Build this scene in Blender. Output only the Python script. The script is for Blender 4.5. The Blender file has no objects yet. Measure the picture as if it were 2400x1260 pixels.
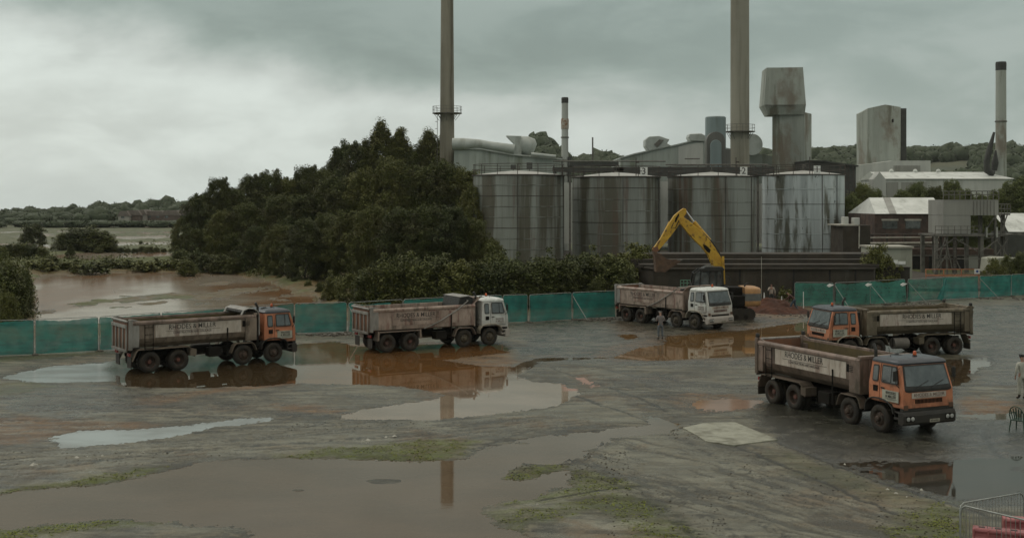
import bpy, bmesh, math, random
import numpy as np
from mathutils import Vector, Matrix
S = bpy.context.scene
R = math.radians
PI = math.pi
# ---------------------------------------------------------------- camera
FPX, HY, CH = 2760.0, 473.0, 8.58          # focal length and horizon row of the 2400 px photograph, eye height in metres
cd = bpy.data.cameras.new('camera'); cam = bpy.data.objects.new('camera', cd)
S.collection.objects.link(cam); S.camera = cam
cam.location = (0, 0, CH); cam.rotation_euler = (R(90), 0, 0)
cd.sensor_width = 36; cd.lens = 36 * FPX / 2400; cd.shift_y = (HY - 630) / 2400
cd.clip_start = 0.5; cd.clip_end = 9000
S.view_settings.view_transform = 'Standard'; S.view_settings.look = 'None'
S.view_settings.exposure = 0.08; S.view_settings.gamma = 1
S.cycles.max_bounces = 6; S.cycles.volume_bounces = 1; S.cycles.transparent_max_bounces = 12
S.cycles.caustics_reflective = False; S.cycles.caustics_refractive = False

# ---------------------------------------------------------------- node helper
class NT:
    def __init__(s, tree): s.t = tree; s.n = tree.nodes; s.l = tree.links
    def new(s, ty, **kw):
        n = s.n.new(ty)
        for k, v in kw.items(): setattr(n, k, v)
        return n
    def put(s, sock, v):
        if v is None: return
        if isinstance(v, bpy.types.NodeSocket): s.l.new(v, sock)
        elif isinstance(v, (tuple, list)) and len(v) == 3 and sock.type == 'RGBA': sock.default_value = (*v, 1)
        else: sock.default_value = v
    def m(s, op, a, b=None, c=None, clamp=False):
        n = s.new('ShaderNodeMath', operation=op, use_clamp=clamp)
        s.put(n.inputs[0], a); s.put(n.inputs[1], b); s.put(n.inputs[2], c)
        return n.outputs[0]
    def mix(s, f, a, b):
        n = s.new('ShaderNodeMix', data_type='RGBA')
        s.put(n.inputs['Factor'], f); s.put(n.inputs[6], a); s.put(n.inputs[7], b)
        return n.outputs[2]
    def ramp(s, v, a, b, lo=0.0, hi=1.0, smooth=True):
        n = s.new('ShaderNodeMapRange', interpolation_type='SMOOTHSTEP' if smooth else 'LINEAR')
        s.put(n.inputs[0], v); n.inputs[1].default_value = a; n.inputs[2].default_value = b
        s.put(n.inputs[3], lo); s.put(n.inputs[4], hi)
        return n.outputs[0]
    def mapping(s, vec, scale=(1, 1, 1), loc=(0, 0, 0), rot=(0, 0, 0)):
        n = s.new('ShaderNodeMapping'); s.put(n.inputs[0], vec)
        n.inputs['Scale'].default_value = scale; n.inputs['Location'].default_value = loc; n.inputs['Rotation'].default_value = rot
        return n.outputs[0]
    def noise(s, vec, scale=1, detail=4, rough=.55, dist=0):
        n = s.new('ShaderNodeTexNoise'); s.put(n.inputs['Vector'], vec)
        n.inputs['Scale'].default_value = scale; n.inputs['Detail'].default_value = detail
        n.inputs['Roughness'].default_value = rough; n.inputs['Distortion'].default_value = dist
        return n.outputs['Fac']

# ---------------------------------------------------------------- world: overcast sky
SUN_EL, SUN_AZ = 42, -60
W = bpy.data.worlds.new("World"); S.world = W; W.use_nodes = True
w = NT(W.node_tree); w.n.clear()
sky = w.new('ShaderNodeTexSky', sky_type='NISHITA'); sky.sun_disc = False
sky.sun_elevation = R(SUN_EL); sky.sun_rotation = R(SUN_AZ); sky.air_density = 1.5; sky.dust_density = 3
tc = w.new('ShaderNodeTexCoord').outputs['Generated']
sx = w.new('ShaderNodeSeparateXYZ'); w.put(sx.inputs[0], tc)
X_, Z_ = sx.outputs[0], sx.outputs[2]
# cloud coordinates: a flat deck seen in perspective, so clouds narrow towards the horizon
zz = w.m('MAXIMUM', Z_, 0.0)
nA = w.noise(w.mapping(tc, (3.6, 3.6, 9)), 1.0, 7, .55, .25)
nB = w.noise(w.mapping(tc, (8, 8, 20), (3, 1, 2)), 1.0, 7, .55, .3)
nC = w.noise(w.mapping(tc, (1.3, 1.3, 5), (9, 4, 2)), 1.0, 3, .5, .1)
warp = w.m('ADD', w.m('MULTIPLY', w.m('SUBTRACT', nA, .5), .22), w.m('MULTIPLY', w.m('SUBTRACT', nB, .5), .05))
ze = w.m('ADD', w.m('ADD', zz, warp), w.m('MULTIPLY', X_, .09))
t_ = w.ramp(ze, .055, .135)
Lh = w.ramp(X_, -.25, .30, .74, .51)
Lt = w.ramp(X_, -.40, .40, .34, .37)
def lerp(f, a, b): return w.m('ADD', a, w.m('MULTIPLY', f, w.m('SUBTRACT', b, a)))
L = lerp(t_, Lh, Lt)
L = w.m('MULTIPLY', L, w.ramp(nB, .34, .66, .88, 1.10))
L = w.m('MULTIPLY', L, w.ramp(nC, .35, .65, .91, 1.09))
L = w.m('ADD', L, w.ramp(Z_, .22, .8, 0, .55))        # the deck is brighter overhead
tint = w.mix(w.ramp(L, .25, .6), (.81, 1.0, .925), (.915, 1.0, .945))
tint = w.mix(w.ramp(Z_, .22, .7), tint, (1.0, .95, .83))
vm = w.new('ShaderNodeVectorMath', operation='SCALE'); w.put(vm.inputs[0], tint); w.put(vm.inputs['Scale'], w.m('MULTIPLY', L, 10))
bg = w.new('ShaderNodeBackground'); bg.inputs[1].default_value = 0.1
w.put(bg.inputs[0], w.mix(.94, sky.outputs[0], vm.outputs[0]))
wo = w.new('ShaderNodeOutputWorld'); w.put(wo.inputs[0], bg.outputs[0])
# ---------------------------------------------------------------- sun behind thick cloud
sd = bpy.data.lights.new('sun', 'SUN'); sd.energy = 0.5; sd.angle = R(25); sd.color = (1, .96, .9)
so = bpy.data.objects.new('sun', sd); S.collection.objects.link(so)
so.rotation_euler = (R(90 - SUN_EL), 0, R(180 - SUN_AZ))

# ---------------------------------------------------------------- pixel helpers (authoring only)
def gp(px, py, z=0.0):
    d = (CH - z) / (py - HY); return ((px - 1200) * d, FPX * d)
def at(px, py, Y): return ((px - 1200) * Y / FPX, Y, CH - (py - HY) * Y / FPX)
def ax(px, Y): return (px - 1200) * Y / FPX
def az(py, Y): return CH - (py - HY) * Y / FPX

# ---------------------------------------------------------------- mesh builder
COL = S.collection
class MB:
    def __init__(s): s.v = []; s.f = []
    def add(s, vs, fs):
        o = len(s.v); s.v += [tuple(v) for v in vs]; s.f += [tuple(i + o for i in f) for f in fs]; return s
    def box(s, a, b, M=None):
        x0, y0, z0 = a; x1, y1, z1 = b
        vs = [(x0,y0,z0),(x1,y0,z0),(x1,y1,z0),(x0,y1,z0),(x0,y0,z1),(x1,y0,z1),(x1,y1,z1),(x0,y1,z1)]
        if M is not None: vs = [M @ Vector(v) for v in vs]
        return s.add(vs, [(0,3,2,1),(4,5,6,7),(0,1,5,4),(1,2,6,5),(2,3,7,6),(3,0,4,7)])
    def tube(s, pts, r, n=8, closed=False):
        pts = [Vector(p) for p in pts]; rs = r if isinstance(r, (list, tuple)) else [r] * len(pts)
        rings = []; up0 = None
        for i, p in enumerate(pts):
            if closed: d = pts[(i + 1) % len(pts)] - pts[i - 1]
            else: d = pts[min(i + 1, len(pts) - 1)] - pts[max(i - 1, 0)]
            d.normalize()
            if up0 is None: up0 = Vector((0, 0, 1)) if abs(d.z) < .9 else Vector((1, 0, 0))
            a = d.cross(up0)
            if a.length < 1e-4: a = d.cross(Vector((.3, .9, .1)))
            a.normalize(); b = a.cross(d).normalized(); up0 = b
            rings.append([p + (a * math.cos(2 * PI * k / n) + b * math.sin(2 * PI * k / n)) * rs[i] for k in range(n)])
        vs = [v for g in rings for v in g]; fs = []
        m = len(rings)
        for i in range(m if closed else m - 1):
            for k in range(n):
                fs.append((i * n + k, i * n + (k + 1) % n, ((i + 1) % m) * n + (k + 1) % n, ((i + 1) % m) * n + k))
        if not closed: fs += [tuple(range(n))[::-1], tuple((m - 1) * n + k for k in range(n))]
        return s.add(vs, fs)
    def bar(s, a, b, w=.05, h=None):
        h = h or w; a = Vector(a); b = Vector(b); d = (b - a).normalized()
        u = d.cross(Vector((0, 0, 1)));
        if u.length < 1e-3: u = Vector((1, 0, 0))
        u.normalize(); v = u.cross(d).normalized(); u *= w / 2; v *= h / 2
        vs = [p + i * u + j * v for p in (a, b) for i, j in ((-1,-1),(1,-1),(1,1),(-1,1))]
        return s.add(vs, [(3,2,1,0),(4,5,6,7),(0,1,5,4),(1,2,6,5),(2,3,7,6),(3,0,4,7)])
    def prism(s, poly, y0, y1, axis='y'):
        # polygon in (x,z) pulled along y (or in (y,z) pulled along x, or (x,y) along z)
        n = len(poly)
        f = {'y': lambda p, t: (p[0], t, p[1]), 'x': lambda p, t: (t, p[0], p[1]), 'z': lambda p, t: (p[0], p[1], t)}[axis]
        vs = [f(p, y0) for p in poly] + [f(p, y1) for p in poly]
        return s.add(vs, [tuple(range(n)), tuple(range(n, 2 * n))[::-1]] + [(k, n + k, n + (k + 1) % n, (k + 1) % n) for k in range(n)])
    def lathe(s, prof, n=32, M=None, a0=0, a1=2 * PI, axis='z'):
        full = abs(a1 - a0 - 2 * PI) < 1e-6; m = n if full else n + 1; vs = []
        for r, z in prof:
            for k in range(m):
                t = a0 + (a1 - a0) * k / n; c, q = r * math.cos(t), r * math.sin(t)
                p = Vector((c, q, z)) if axis == 'z' else (Vector((c, z, q)) if axis == 'y' else Vector((z, c, q)))
                vs.append(M @ p if M is not None else p)
        fs = []
        for i in range(len(prof) - 1):
            for k in range(n):
                k2 = (k + 1) % m if full else k + 1
                fs.append((i * m + k, i * m + k2, (i + 1) * m + k2, (i + 1) * m + k))
        return s.add(vs, fs)
    def loft(s, rings, cap=True):
        n = len(rings[0]); vs = [v for g in rings for v in g]; fs = []
        for i in range(len(rings) - 1):
            for k in range(n): fs.append((i * n + k, i * n + (k + 1) % n, (i + 1) * n + (k + 1) % n, (i + 1) * n + k))
        if cap: fs += [tuple(range(n))[::-1], tuple((len(rings) - 1) * n + k for k in range(n))]
        return s.add(vs, fs)
    def strip(s, pts, y0, y1, th=.04):
        # bent sheet following (x,z) points, between y0 and y1
        up = []
        for i in range(len(pts)):
            a = Vector(pts[max(i - 1, 0)]); b = Vector(pts[min(i + 1, len(pts) - 1)]); d = (b - a).normalized()
            up.append(Vector(pts[i]) + Vector((-d.y, d.x)) * th)
        return s.prism([tuple(p) for p in pts] + [tuple(p) for p in up[::-1]], y0, y1)
    def build(s, name, mat, parent=None, loc=None, rz=0, bevel=0, seg=2, smooth=False, fix=True):
        me = bpy.data.meshes.new(name); me.from_pydata([tuple(v) for v in s.v], [], s.f)
        if fix:
            bm = bmesh.new(); bm.from_mesh(me); bmesh.ops.recalc_face_normals(bm, faces=bm.faces); bm.to_mesh(me); bm.free()
        me.materials.append(mat)
        o = bpy.data.objects.new(name, me); COL.objects.link(o)
        if parent is not None: o.parent = parent
        if loc is not None: o.location = loc
        o.rotation_euler[2] = rz
        if smooth:
            me.polygons.foreach_set('use_smooth', [True] * len(me.polygons))
        if bevel:
            b = o.modifiers.new('bevel', 'BEVEL'); b.width = bevel; b.segments = seg; b.limit_method = 'ANGLE'; b.angle_limit = R(35)
        return o
def smooth_by_angle(o, deg=35):
    me = o.data; me.polygons.foreach_set('use_smooth', [True] * len(me.polygons))
    bm = bmesh.new(); bm.from_mesh(me)
    for e in bm.edges:
        if len(e.link_faces) == 2 and e.calc_face_angle(0) > R(deg): e.smooth = False
    bm.to_mesh(me); bm.free()
def tag(o, label=None, cat=None, group=None, kind=None):
    if label: o['label'] = label
    if cat: o['category'] = cat
    if group: o['group'] = group
    if kind: o['kind'] = kind
    return o
def empty(name, loc=(0, 0, 0), rz=0, label=None, cat=None, group=None):
    o = bpy.data.objects.new(name, None); COL.objects.link(o); o.location = loc; o.rotation_euler[2] = rz; o.empty_display_size = .3
    return tag(o, label, cat, group)
KIDS = {}
def copy_tree(o, parent=None):
    c = o.copy(); COL.objects.link(c)
    if parent is not None: c.parent = parent
    for ch in list(o.children): copy_tree(ch, c)
    return c
_tc = {}
def text_mb(txt, height, depth=.006, cond=1.0):
    cu = bpy.data.curves.new('text', 'FONT'); cu.body = txt; cu.extrude = depth / 2; cu.align_x = 'CENTER'; cu.align_y = 'CENTER'
    cu.offset = .004; cu.resolution_u = 3
    ob = bpy.data.objects.new('text', cu); COL.objects.link(ob)
    bpy.context.view_layer.update()
    me = bpy.data.meshes.new_from_object(ob); bpy.data.objects.remove(ob); 
    vs = [v.co.copy() for v in me.vertices]; fs = [tuple(p.vertices) for p in me.polygons]
    k = height / .72
    vs = [Vector((v.x * k * cond, v.y * k, v.z)) for v in vs]
    bpy.data.meshes.remove(me); bpy.data.curves.remove(cu)
    return vs, fs
def place_text(mb, txt, height, o, ux, uy, cond=1.0):
    key = (txt, height, cond)
    if key not in _tc: _tc[key] = text_mb(txt, height, cond=cond)
    vs, fs = _tc[key]; ux = Vector(ux); uy = Vector(uy).normalized(); n = ux.cross(uy); o = Vector(o)
    mb.add([o + ux * v.x + uy * v.y + n * v.z for v in vs], fs)

# ---------------------------------------------------------------- materials
def new_mat(name):
    m = bpy.data.materials.new(name); m.use_nodes = True; t = NT(m.node_tree); t.n.clear()
    bs = t.new('ShaderNodeBsdfPrincipled'); out = t.new('ShaderNodeOutputMaterial'); t.put(out.inputs[0], bs.outputs[0])
    return m, t, bs
def worn(name, c1, c2=None, scale=2.0, stretch=(1, 1, 1), rough=.65, metal=0.0, grime=None, mud=None, bump=.15, bscale=12, lohi=(.35, .65), coord='Object', spec=.5, corr=None, gr2=None):
    m, t, bs = new_mat(name)
    co = t.new('ShaderNodeTexCoord').outputs[coord]
    oi = t.new('ShaderNodeObjectInfo')
    va = t.new('ShaderNodeVectorMath', operation='ADD'); t.put(va.inputs[0], co)
    cb = t.new('ShaderNodeCombineXYZ'); r_ = t.m('MULTIPLY', oi.outputs['Random'], 37.0)
    for k in range(3): t.put(cb.inputs[k], r_)
    t.put(va.inputs[1], cb.outputs[0]); cr = va.outputs[0]
    c2 = c2 or tuple(x * .75 for x in c1)
    col = t.mix(t.ramp(t.noise(t.mapping(cr, stretch), scale, 6, .6), lohi[0], lohi[1]), c1, c2)
    rg = t.ramp(t.noise(cr, scale * 2, 4), .3, .7, max(rough - .12, .02), min(rough + .1, 1))
    for gr in (grime, gr2):
        if gr:
            gc, amt, gs, gst, a, b = gr     # colour, strength, scale, stretch, ramp low, ramp high
            gf = t.m('MULTIPLY', t.ramp(t.noise(t.mapping(cr, gst, (4.3, 1.1, gs)), gs, 7, .62), a, b), amt)
            col = t.mix(gf, col, gc)
    if mud:
        mc, z0, z1, amt = mud
        sp = t.new('ShaderNodeSeparateXYZ'); t.put(sp.inputs[0], co)
        zf = t.ramp(t.m('ADD', sp.outputs[2], t.m('MULTIPLY', t.m('SUBTRACT', t.noise(cr, 2.5, 6, .65), .5), 1.3)), z0, z1, amt, 0)
        col = t.mix(zf, col, mc); rg = t.mix(zf, rg, (.8, .8, .8))
    t.put(bs.inputs['Base Color'], col); t.put(bs.inputs['Roughness'], rg)
    bs.inputs['Metallic'].default_value = metal; bs.inputs['Specular IOR Level'].default_value = spec
    if bump or corr:
        bn = t.new('ShaderNodeBump'); bn.inputs['Distance'].default_value = .03; bn.inputs['Strength'].default_value = bump
        h = t.noise(cr, bscale, 4, .6)
        if corr:
            wv = t.new('ShaderNodeTexWave', wave_type='BANDS', bands_direction=corr[0]); t.put(wv.inputs['Vector'], co); wv.inputs['Scale'].default_value = corr[1]
            h = t.m('ADD', t.m('MULTIPLY', h, .3), wv.outputs['Fac']); bn.inputs['Strength'].default_value = corr[2]
        t.put(bn.inputs['Height'], h); t.put(bs.inputs['Normal'], bn.outputs[0])
    return m
M = {}
MUD = (.052, .038, .023); DK = (.022, .021, .017)
STR = (1, 1, .10)
M['orange'] = worn('orange cab paint', (.52, .205, .105), (.43, .155, .075), 2, rough=.42, grime=(MUD, .55, 3, (1, 1, .5), .50, .72), mud=(MUD, .7, 1.5, .75), bump=.05)
M['white_paint'] = worn('white cab paint', (.60, .61, .57), (.50, .50, .46), 2, rough=.4, grime=((.19, .085, .06), .5, 2.4, (1, 1, .3), .52, .70), mud=((.30, .25, .21), .75, 1.75, .75), bump=.05)
M['roof_dark'] = worn('dark blue cab roof paint', (.030, .040, .052), (.045, .052, .06), 2, rough=.4, bump=.05)
M['roof_white'] = worn('white cab roof paint', (.66, .68, .65), (.52, .54, .50), 3, rough=.4, grime=((.15, .13, .1), .5, 4, (1, 1, 1), .56, .72), bump=.05)
M['cream'] = worn('cream wheel arch paint', (.40, .36, .28), (.3, .26, .2), 3, mud=(MUD, .6, 1.3, .8))
M['body'] = worn('muddy tipper steel', (.240, .175, .140), (.145, .105, .082), 1.6, (1, 1, .6), rough=.6, grime=((.045, .036, .024), .8, 2.2, (1.2, 1.2, .35), .48, .68), gr2=((.17, .07, .05), .4, 3.1, (1, 1, .25), .58, .72), mud=((.07, .056, .036), 1.2, 2.0, .7), bump=.25)
M['body_tan'] = worn('tan brown tipper steel', (.27, .215, .165), (.18, .14, .105), 1.6, (1, 1, .6), rough=.6, grime=((.06, .046, .03), .75, 2.2, (1.2, 1.2, .35), .50, .68), mud=((.09, .07, .045), 1.1, 1.8, .6), bump=.25)
M['body_green'] = worn('olive tipper steel', (.20, .165, .115), (.125, .10, .066), 1.6, (1, 1, .6), rough=.6, grime=((.04, .034, .02), .8, 2.2, (1.2, 1.2, .35), .48, .68), mud=((.075, .06, .035), 1.2, 2.0, .7), bump=.25)
M['body_pale'] = worn('pale worn tipper steel', (.40, .315, .260), (.27, .205, .165), 1.6, (1, 1, .4), rough=.6, grime=((.16, .06, .045), .75, 1.8, (1.3, 1.3, .22), .50, .66), gr2=((.06, .05, .035), .7, 2.9, (1, 1, .3), .52, .68), mud=((.10, .08, .055), 1.0, 1.75, .6), bump=.25)
M['inner'] = worn('rusty ochre tipper floor', (.110, .080, .030), (.075, .058, .026), 1.4, rough=.7, grime=((.04, .034, .02), .6, 2, (1, 1, 1), .5, .7))
M['inner_rust'] = worn('rust brown tipper inside', (.135, .062, .024), (.075, .045, .026), 1.2, rough=.7, grime=((.04, .034, .024), .6, 2, (1, 1, 1), .5, .7))
M['rust_panel'] = worn('rust red tailgate panel', (.20, .085, .045), (.14, .07, .04), 2, (1, 1, .4), rough=.7, mud=(MUD, 1.1, 1.9, .6))
M['pale_steel'] = worn('pale grey galvanised steel', (.30, .29, .265), (.20, .19, .17), 3, (1, 1, .3), rough=.5, mud=(MUD, .9, 1.8, .6))
M['sign'] = worn('dirty white sign board', (.52, .465, .40), (.40, .35, .29), 2.5, (1, 1, .5), rough=.55, grime=((.17, .10, .075), .75, 3, (1, 1, .2), .5, .68), bump=.05)
M['sign_clean'] = worn('cream sign board', (.42, .42, .34), (.33, .33, .27), 3, rough=.5, grime=((.12, .09, .06), .5, 4, (1, 1, .3), .58, .72), bump=.03)
M['ink'] = worn('black lettering', (.022, .022, .02), (.04, .036, .03), 5, rough=.6, bump=0)
M['ink_faded'] = worn('faded dark lettering', (.12, .06, .05), (.22, .17, .14), 6, rough=.6, bump=0, lohi=(.4, .6))
M['black'] = worn('black rubber and plastic', (.012, .012, .010), (.022, .020, .016), 4, rough=.55, mud=((.030, .023, .015), .3, 1.3, .7))
M['chassis'] = worn('muddy dark chassis', (.006, .005, .004), (.012, .010, .007), 3, rough=.85, spec=.2, mud=((.016, .012, .008), .2, 1.2, .6))
M['tyre'] = worn('muddy tyre rubber', (.013, .011, .008), (.030, .022, .013), 4, rough=.8, bump=.3, bscale=20)
M['rim'] = worn('muddy brown wheel rim', (.072, .042, .028), (.035, .026, .018), 4, rough=.7)
M['rim_grey'] = worn('muddy grey wheel rim', (.10, .082, .052), (.05, .04, .028), 4, rough=.7)
M['hub'] = worn('red brown hub', (.15, .052, .034), (.07, .035, .025), 4, rough=.6)
M['lamp'] = worn('headlamp lens', (.45, .45, .42), (.3, .3, .28), 8, rough=.15, bump=0)
M['amber'] = worn('amber beacon lens', (.55, .11, .03), (.45, .08, .02), 8, rough=.2, bump=0)
M['red_lens'] = worn('red lamp lens', (.28, .02, .02), (.2, .02, .02), 8, rough=.3, bump=0)
M['plate'] = worn('pale number plate', (.35, .33, .26), (.2, .18, .14), 8, rough=.4, bump=0)
def glass_mat():
    m, t, bs = new_mat('dark window glass')
    co = t.new('ShaderNodeTexCoord').outputs['Object']
    t.put(bs.inputs['Base Color'], t.mix(t.ramp(t.noise(co, 1.5, 5, .6), .3, .7), (.03, .038, .038), (.10, .115, .112)))  # paler patches paint reflected sky into the glass colour
    t.put(bs.inputs['Roughness'], t.ramp(t.noise(co, 3, 5), .35, .7, .04, .22)); bs.inputs['IOR'].default_value = 1.6
    bs.inputs['Specular IOR Level'].default_value = .9
    return m
M['glass'] = glass_mat()

# ---------------------------------------------------------------- numpy noise
def _h(ix, iy, seed):
    n = (ix.astype(np.int64) * 374761393 + iy.astype(np.int64) * 668265263 + seed * 1442695041) & 0xffffffff
    n = ((n ^ (n >> 13)) * 1274126177) & 0xffffffff
    return ((n ^ (n >> 16)) & 0xffff) / 65535.0
def vnoise(x, y, seed=0):
    ix = np.floor(x); iy = np.floor(y); fx = x - ix; fy = y - iy
    fx = fx * fx * (3 - 2 * fx); fy = fy * fy * (3 - 2 * fy); ix = ix.astype(np.int64); iy = iy.astype(np.int64)
    a = _h(ix, iy, seed); b = _h(ix + 1, iy, seed); c = _h(ix, iy + 1, seed); d = _h(ix + 1, iy + 1, seed)
    return (a + (b - a) * fx) + ((c + (d - c) * fx) - (a + (b - a) * fx)) * fy
def fbm(x, y, seed=0, o=5, g=.5):
    r = 0; a = 1; tt = 0
    for k in range(o):
        r = r + a * vnoise(x * 2 ** k + 13.7 * k, y * 2 ** k + 5.1 * k, seed + k); tt += a; a *= g
    return r / tt * 2 - 1
def sdist(x, y, poly):
    # signed distance in metres to a ground polygon, positive inside
    P = np.array(poly); d2 = np.full(x.shape, 1e9); ins = np.zeros(x.shape, bool)
    for i in range(len(P)):
        ax_, ay_ = P[i]; bx, by = P[(i + 1) % len(P)]; ex, ey = bx - ax_, by - ay_
        t = np.clip(((x - ax_) * ex + (y - ay_) * ey) / (ex * ex + ey * ey + 1e-9), 0, 1)
        d2 = np.minimum(d2, (x - ax_ - t * ex) ** 2 + (y - ay_ - t * ey) ** 2)
        c = ((ay_ <= y) != (by <= y)) & (x < (bx - ax_) * (y - ay_) / (by - ay_ + 1e-12) + ax_); ins ^= c
    d = np.sqrt(d2); return np.where(ins, d, -d)
def ldist(x, y, line):
    d2 = np.full(x.shape, 1e9)
    for (ax_, ay_), (bx, by) in zip(line[:-1], line[1:]):
        ex, ey = bx - ax_, by - ay_
        t = np.clip(((x - ax_) * ex + (y - ay_) * ey) / (ex * ex + ey * ey + 1e-9), 0, 1)
        d2 = np.minimum(d2, (x - ax_ - t * ex) ** 2 + (y - ay_ - t * ey) ** 2)
    return np.sqrt(d2)
def ss(x, a, b):
    t = np.clip((x - a) / (b - a), 0, 1); return t * t * (3 - 2 * t)
def G(pts): return [gp(*p) for p in pts]

# puddle outlines on the ground of the yard (converted from photo positions to metres)
PUD = [
 (.10, G([(-260,1175),(0,1157),(100,1146),(190,1140),(280,1128),(340,1115),(400,1100),(460,1085),(560,1077),(640,1073),(700,1075),(775,1072),(831,1077),(910,1080),(981,1082),(1037,1077),(1097,1073),(1150,1045),(1262,1024),(1375,1012),(1525,995),(1520,975),(1575,985),(1590,1000),(1562,1015),(1450,1024),(1400,1050),(1319,1088),(1225,1084),(1172,1120),(1225,1128),(1330,1100),(1337,1140),(1262,1161),(1169,1180),(1142,1191),(1131,1200),(1169,1229),(1217,1251),(1244,1264),(1280,1340),(560,1340),(600,1264),(581,1252),(525,1234),(424,1230),(409,1222),(337,1221),(262,1217),(169,1222),(105,1230),(0,1241),(-260,1262)])),
 (.07, G([(118,1022),(180,1010),(300,1006),(400,1000),(520,986),(590,979),(655,977),(600,992),(500,1000),(420,1020),(330,1032),(250,1042),(150,1049),(118,1036)])),
 (.07, G([(0,884),(60,870),(130,857),(240,850),(300,838),(440,832),(560,828),(700,806),(790,800),(835,812),(1000,806),(1100,806),(1180,808),(1192,826),(1100,836),(1037,844),(1085,850),(1131,858),(1200,858),(1262,838),(1430,838),(1262,848),(1240,862),(1214,880),(1255,895),(1307,899),(1367,919),(1337,932),(1300,952),(1225,963),(1150,970),(1075,977),(1019,985),(925,983),(831,983),(790,981),(812,970),(850,959),(925,949),(981,942),(1034,933),(1039,926),(1011,916),(944,906),(869,901),(700,899),(560,906),(400,909),(300,905),(270,893),(150,897),(40,893)])),
 (.06, G([(1437,836),(1490,815),(1560,806),(1560,788),(1640,782),(1760,772),(1895,752),(1905,800),(1870,830),(1780,834),(1700,838),(1600,842),(1520,845),(1440,839)])),
 (.02, G([(1440,786),(1480,783),(1500,790),(1470,796)])),
 (.018, G([(1950,1084),(2050,1078),(2150,1082),(2260,1074),(2420,1066),(2700,1050),(2700,1160),(2420,1152),(2240,1176),(2110,1134),(2010,1104)])),
 (.02, G([(1620,940),(1700,933),(1790,938),(1770,955),(1690,965),(1625,955)])),
 (.02, G([(1340,884),(1372,884),(1402,905),(1385,908)])),
 (.02, G([(2236,845),(2310,838),(2330,852),(2300,862),(2240,858)])),
 (.02, G([(2240,972),(2420,965),(2420,985),(2300,984)])),
 (.02, G([(2080,842),(2300,842),(2290,870),(2250,905),(2220,905)])),
]
# marsh ponds beyond the fence
POND = [
 (G([(75,646),(120,642),(250,640),(400,637),(520,640),(575,645),(640,668),(700,690),(760,712),(830,740),(700,752),(400,760),(250,765),(40,775),(60,735),(72,700)]), 1),
 (G([(115,598),(180,592),(300,590),(405,589),(415,600),(380,604),(300,608),(200,613),(130,609)]), 0),
 (G([(0,570),(90,571),(130,574),(190,578),(130,585),(60,580),(0,579)]), 0),
 (G([(265,566),(330,567),(400,566),(405,575),(330,576),(270,578)]), 0),
 (G([(250,553),(330,553),(420,549),(420,559),(300,562),(255,560)]), 0),
 (G([(40,557),(110,558),(105,563),(45,562)]), 0),
 (G([(130,540),(230,538),(235,542),(140,544)]), 0),
 (G([(310,546),(410,543),(410,547),(320,549)]), 0),
 (G([(0,622),(40,618),(60,628),(10,640),(-60,650),(-60,630)]), 0),
]
MOSS = [  # outline, strength
 (G([(-60,1166),(0,1150),(100,1137),(190,1128),(280,1112),(340,1100),(390,1098),(340,1116),(190,1142),(0,1160)]), 1.),
 (G([(640,1072),(700,1062),(800,1052),(900,1040),(1040,1034),(1110,1036),(1060,1076),(981,1084),(831,1079),(775,1074),(700,1077)]), 1.),
 (G([(1165,1120),(1200,1100),(1260,1090),(1330,1094),(1290,1112),(1200,1128)]), 1.),
 (G([(-60,1246),(0,1240),(105,1229),(262,1216),(409,1222),(350,1232),(180,1250),(-60,1270)]), 1.),
 (G([(1165,1181),(1262,1158),(1337,1142),(1340,1105),(1400,1110),(1500,1140),(1480,1150),(1400,1160),(1300,1175),(1180,1190)]), .9),
 (G([(1135,1200),(1300,1185),(1450,1152),(1540,1190),(1640,1250),(1680,1300),(1540,1300),(1400,1200),(1250,1222),(1200,1245)]), .75),
 (G([(2080,1250),(2160,1190),(2230,1180),(2260,1220),(2240,1300),(2060,1300)]), .9),
 (G([(1850,1110),(1990,1150),(2120,1190),(2240,1200),(2240,1185),(2100,1145),(1960,1098),(1840,1060)]), .35),
 (G([(-60,930),(0,900),(60,895),(130,905),(60,925)]), .5),
 (G([(0,825),(120,822),(240,822),(240,830),(0,850)]), .5),
 (G([(1810,1060),(1900,1100),(1980,1130),(1940,1128),(1860,1098),(1780,1065)]), .3),
]
DARK = [
 (G([(1780,955),(1830,940),(2240,905),(2250,985),(2420,985),(2700,980),(2700,1200),(2240,1188),(2100,1142),(1960,1096),(1880,1062),(1825,1040),(1790,1005)]), .95),
 (G([(1860,860),(2240,850),(2290,905),(2240,935),(1800,935)]), .5),
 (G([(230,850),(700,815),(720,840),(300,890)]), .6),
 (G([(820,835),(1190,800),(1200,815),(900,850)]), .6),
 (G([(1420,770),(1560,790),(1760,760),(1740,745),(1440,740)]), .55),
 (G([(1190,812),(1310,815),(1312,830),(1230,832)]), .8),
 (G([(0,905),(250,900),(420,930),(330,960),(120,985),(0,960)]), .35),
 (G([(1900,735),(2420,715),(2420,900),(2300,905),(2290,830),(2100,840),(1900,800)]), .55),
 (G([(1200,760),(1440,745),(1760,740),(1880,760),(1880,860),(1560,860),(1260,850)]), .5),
 (G([(1430,870),(1560,880),(1760,905),(1780,930),(1600,920),(1450,885)]), .25),
]
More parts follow.
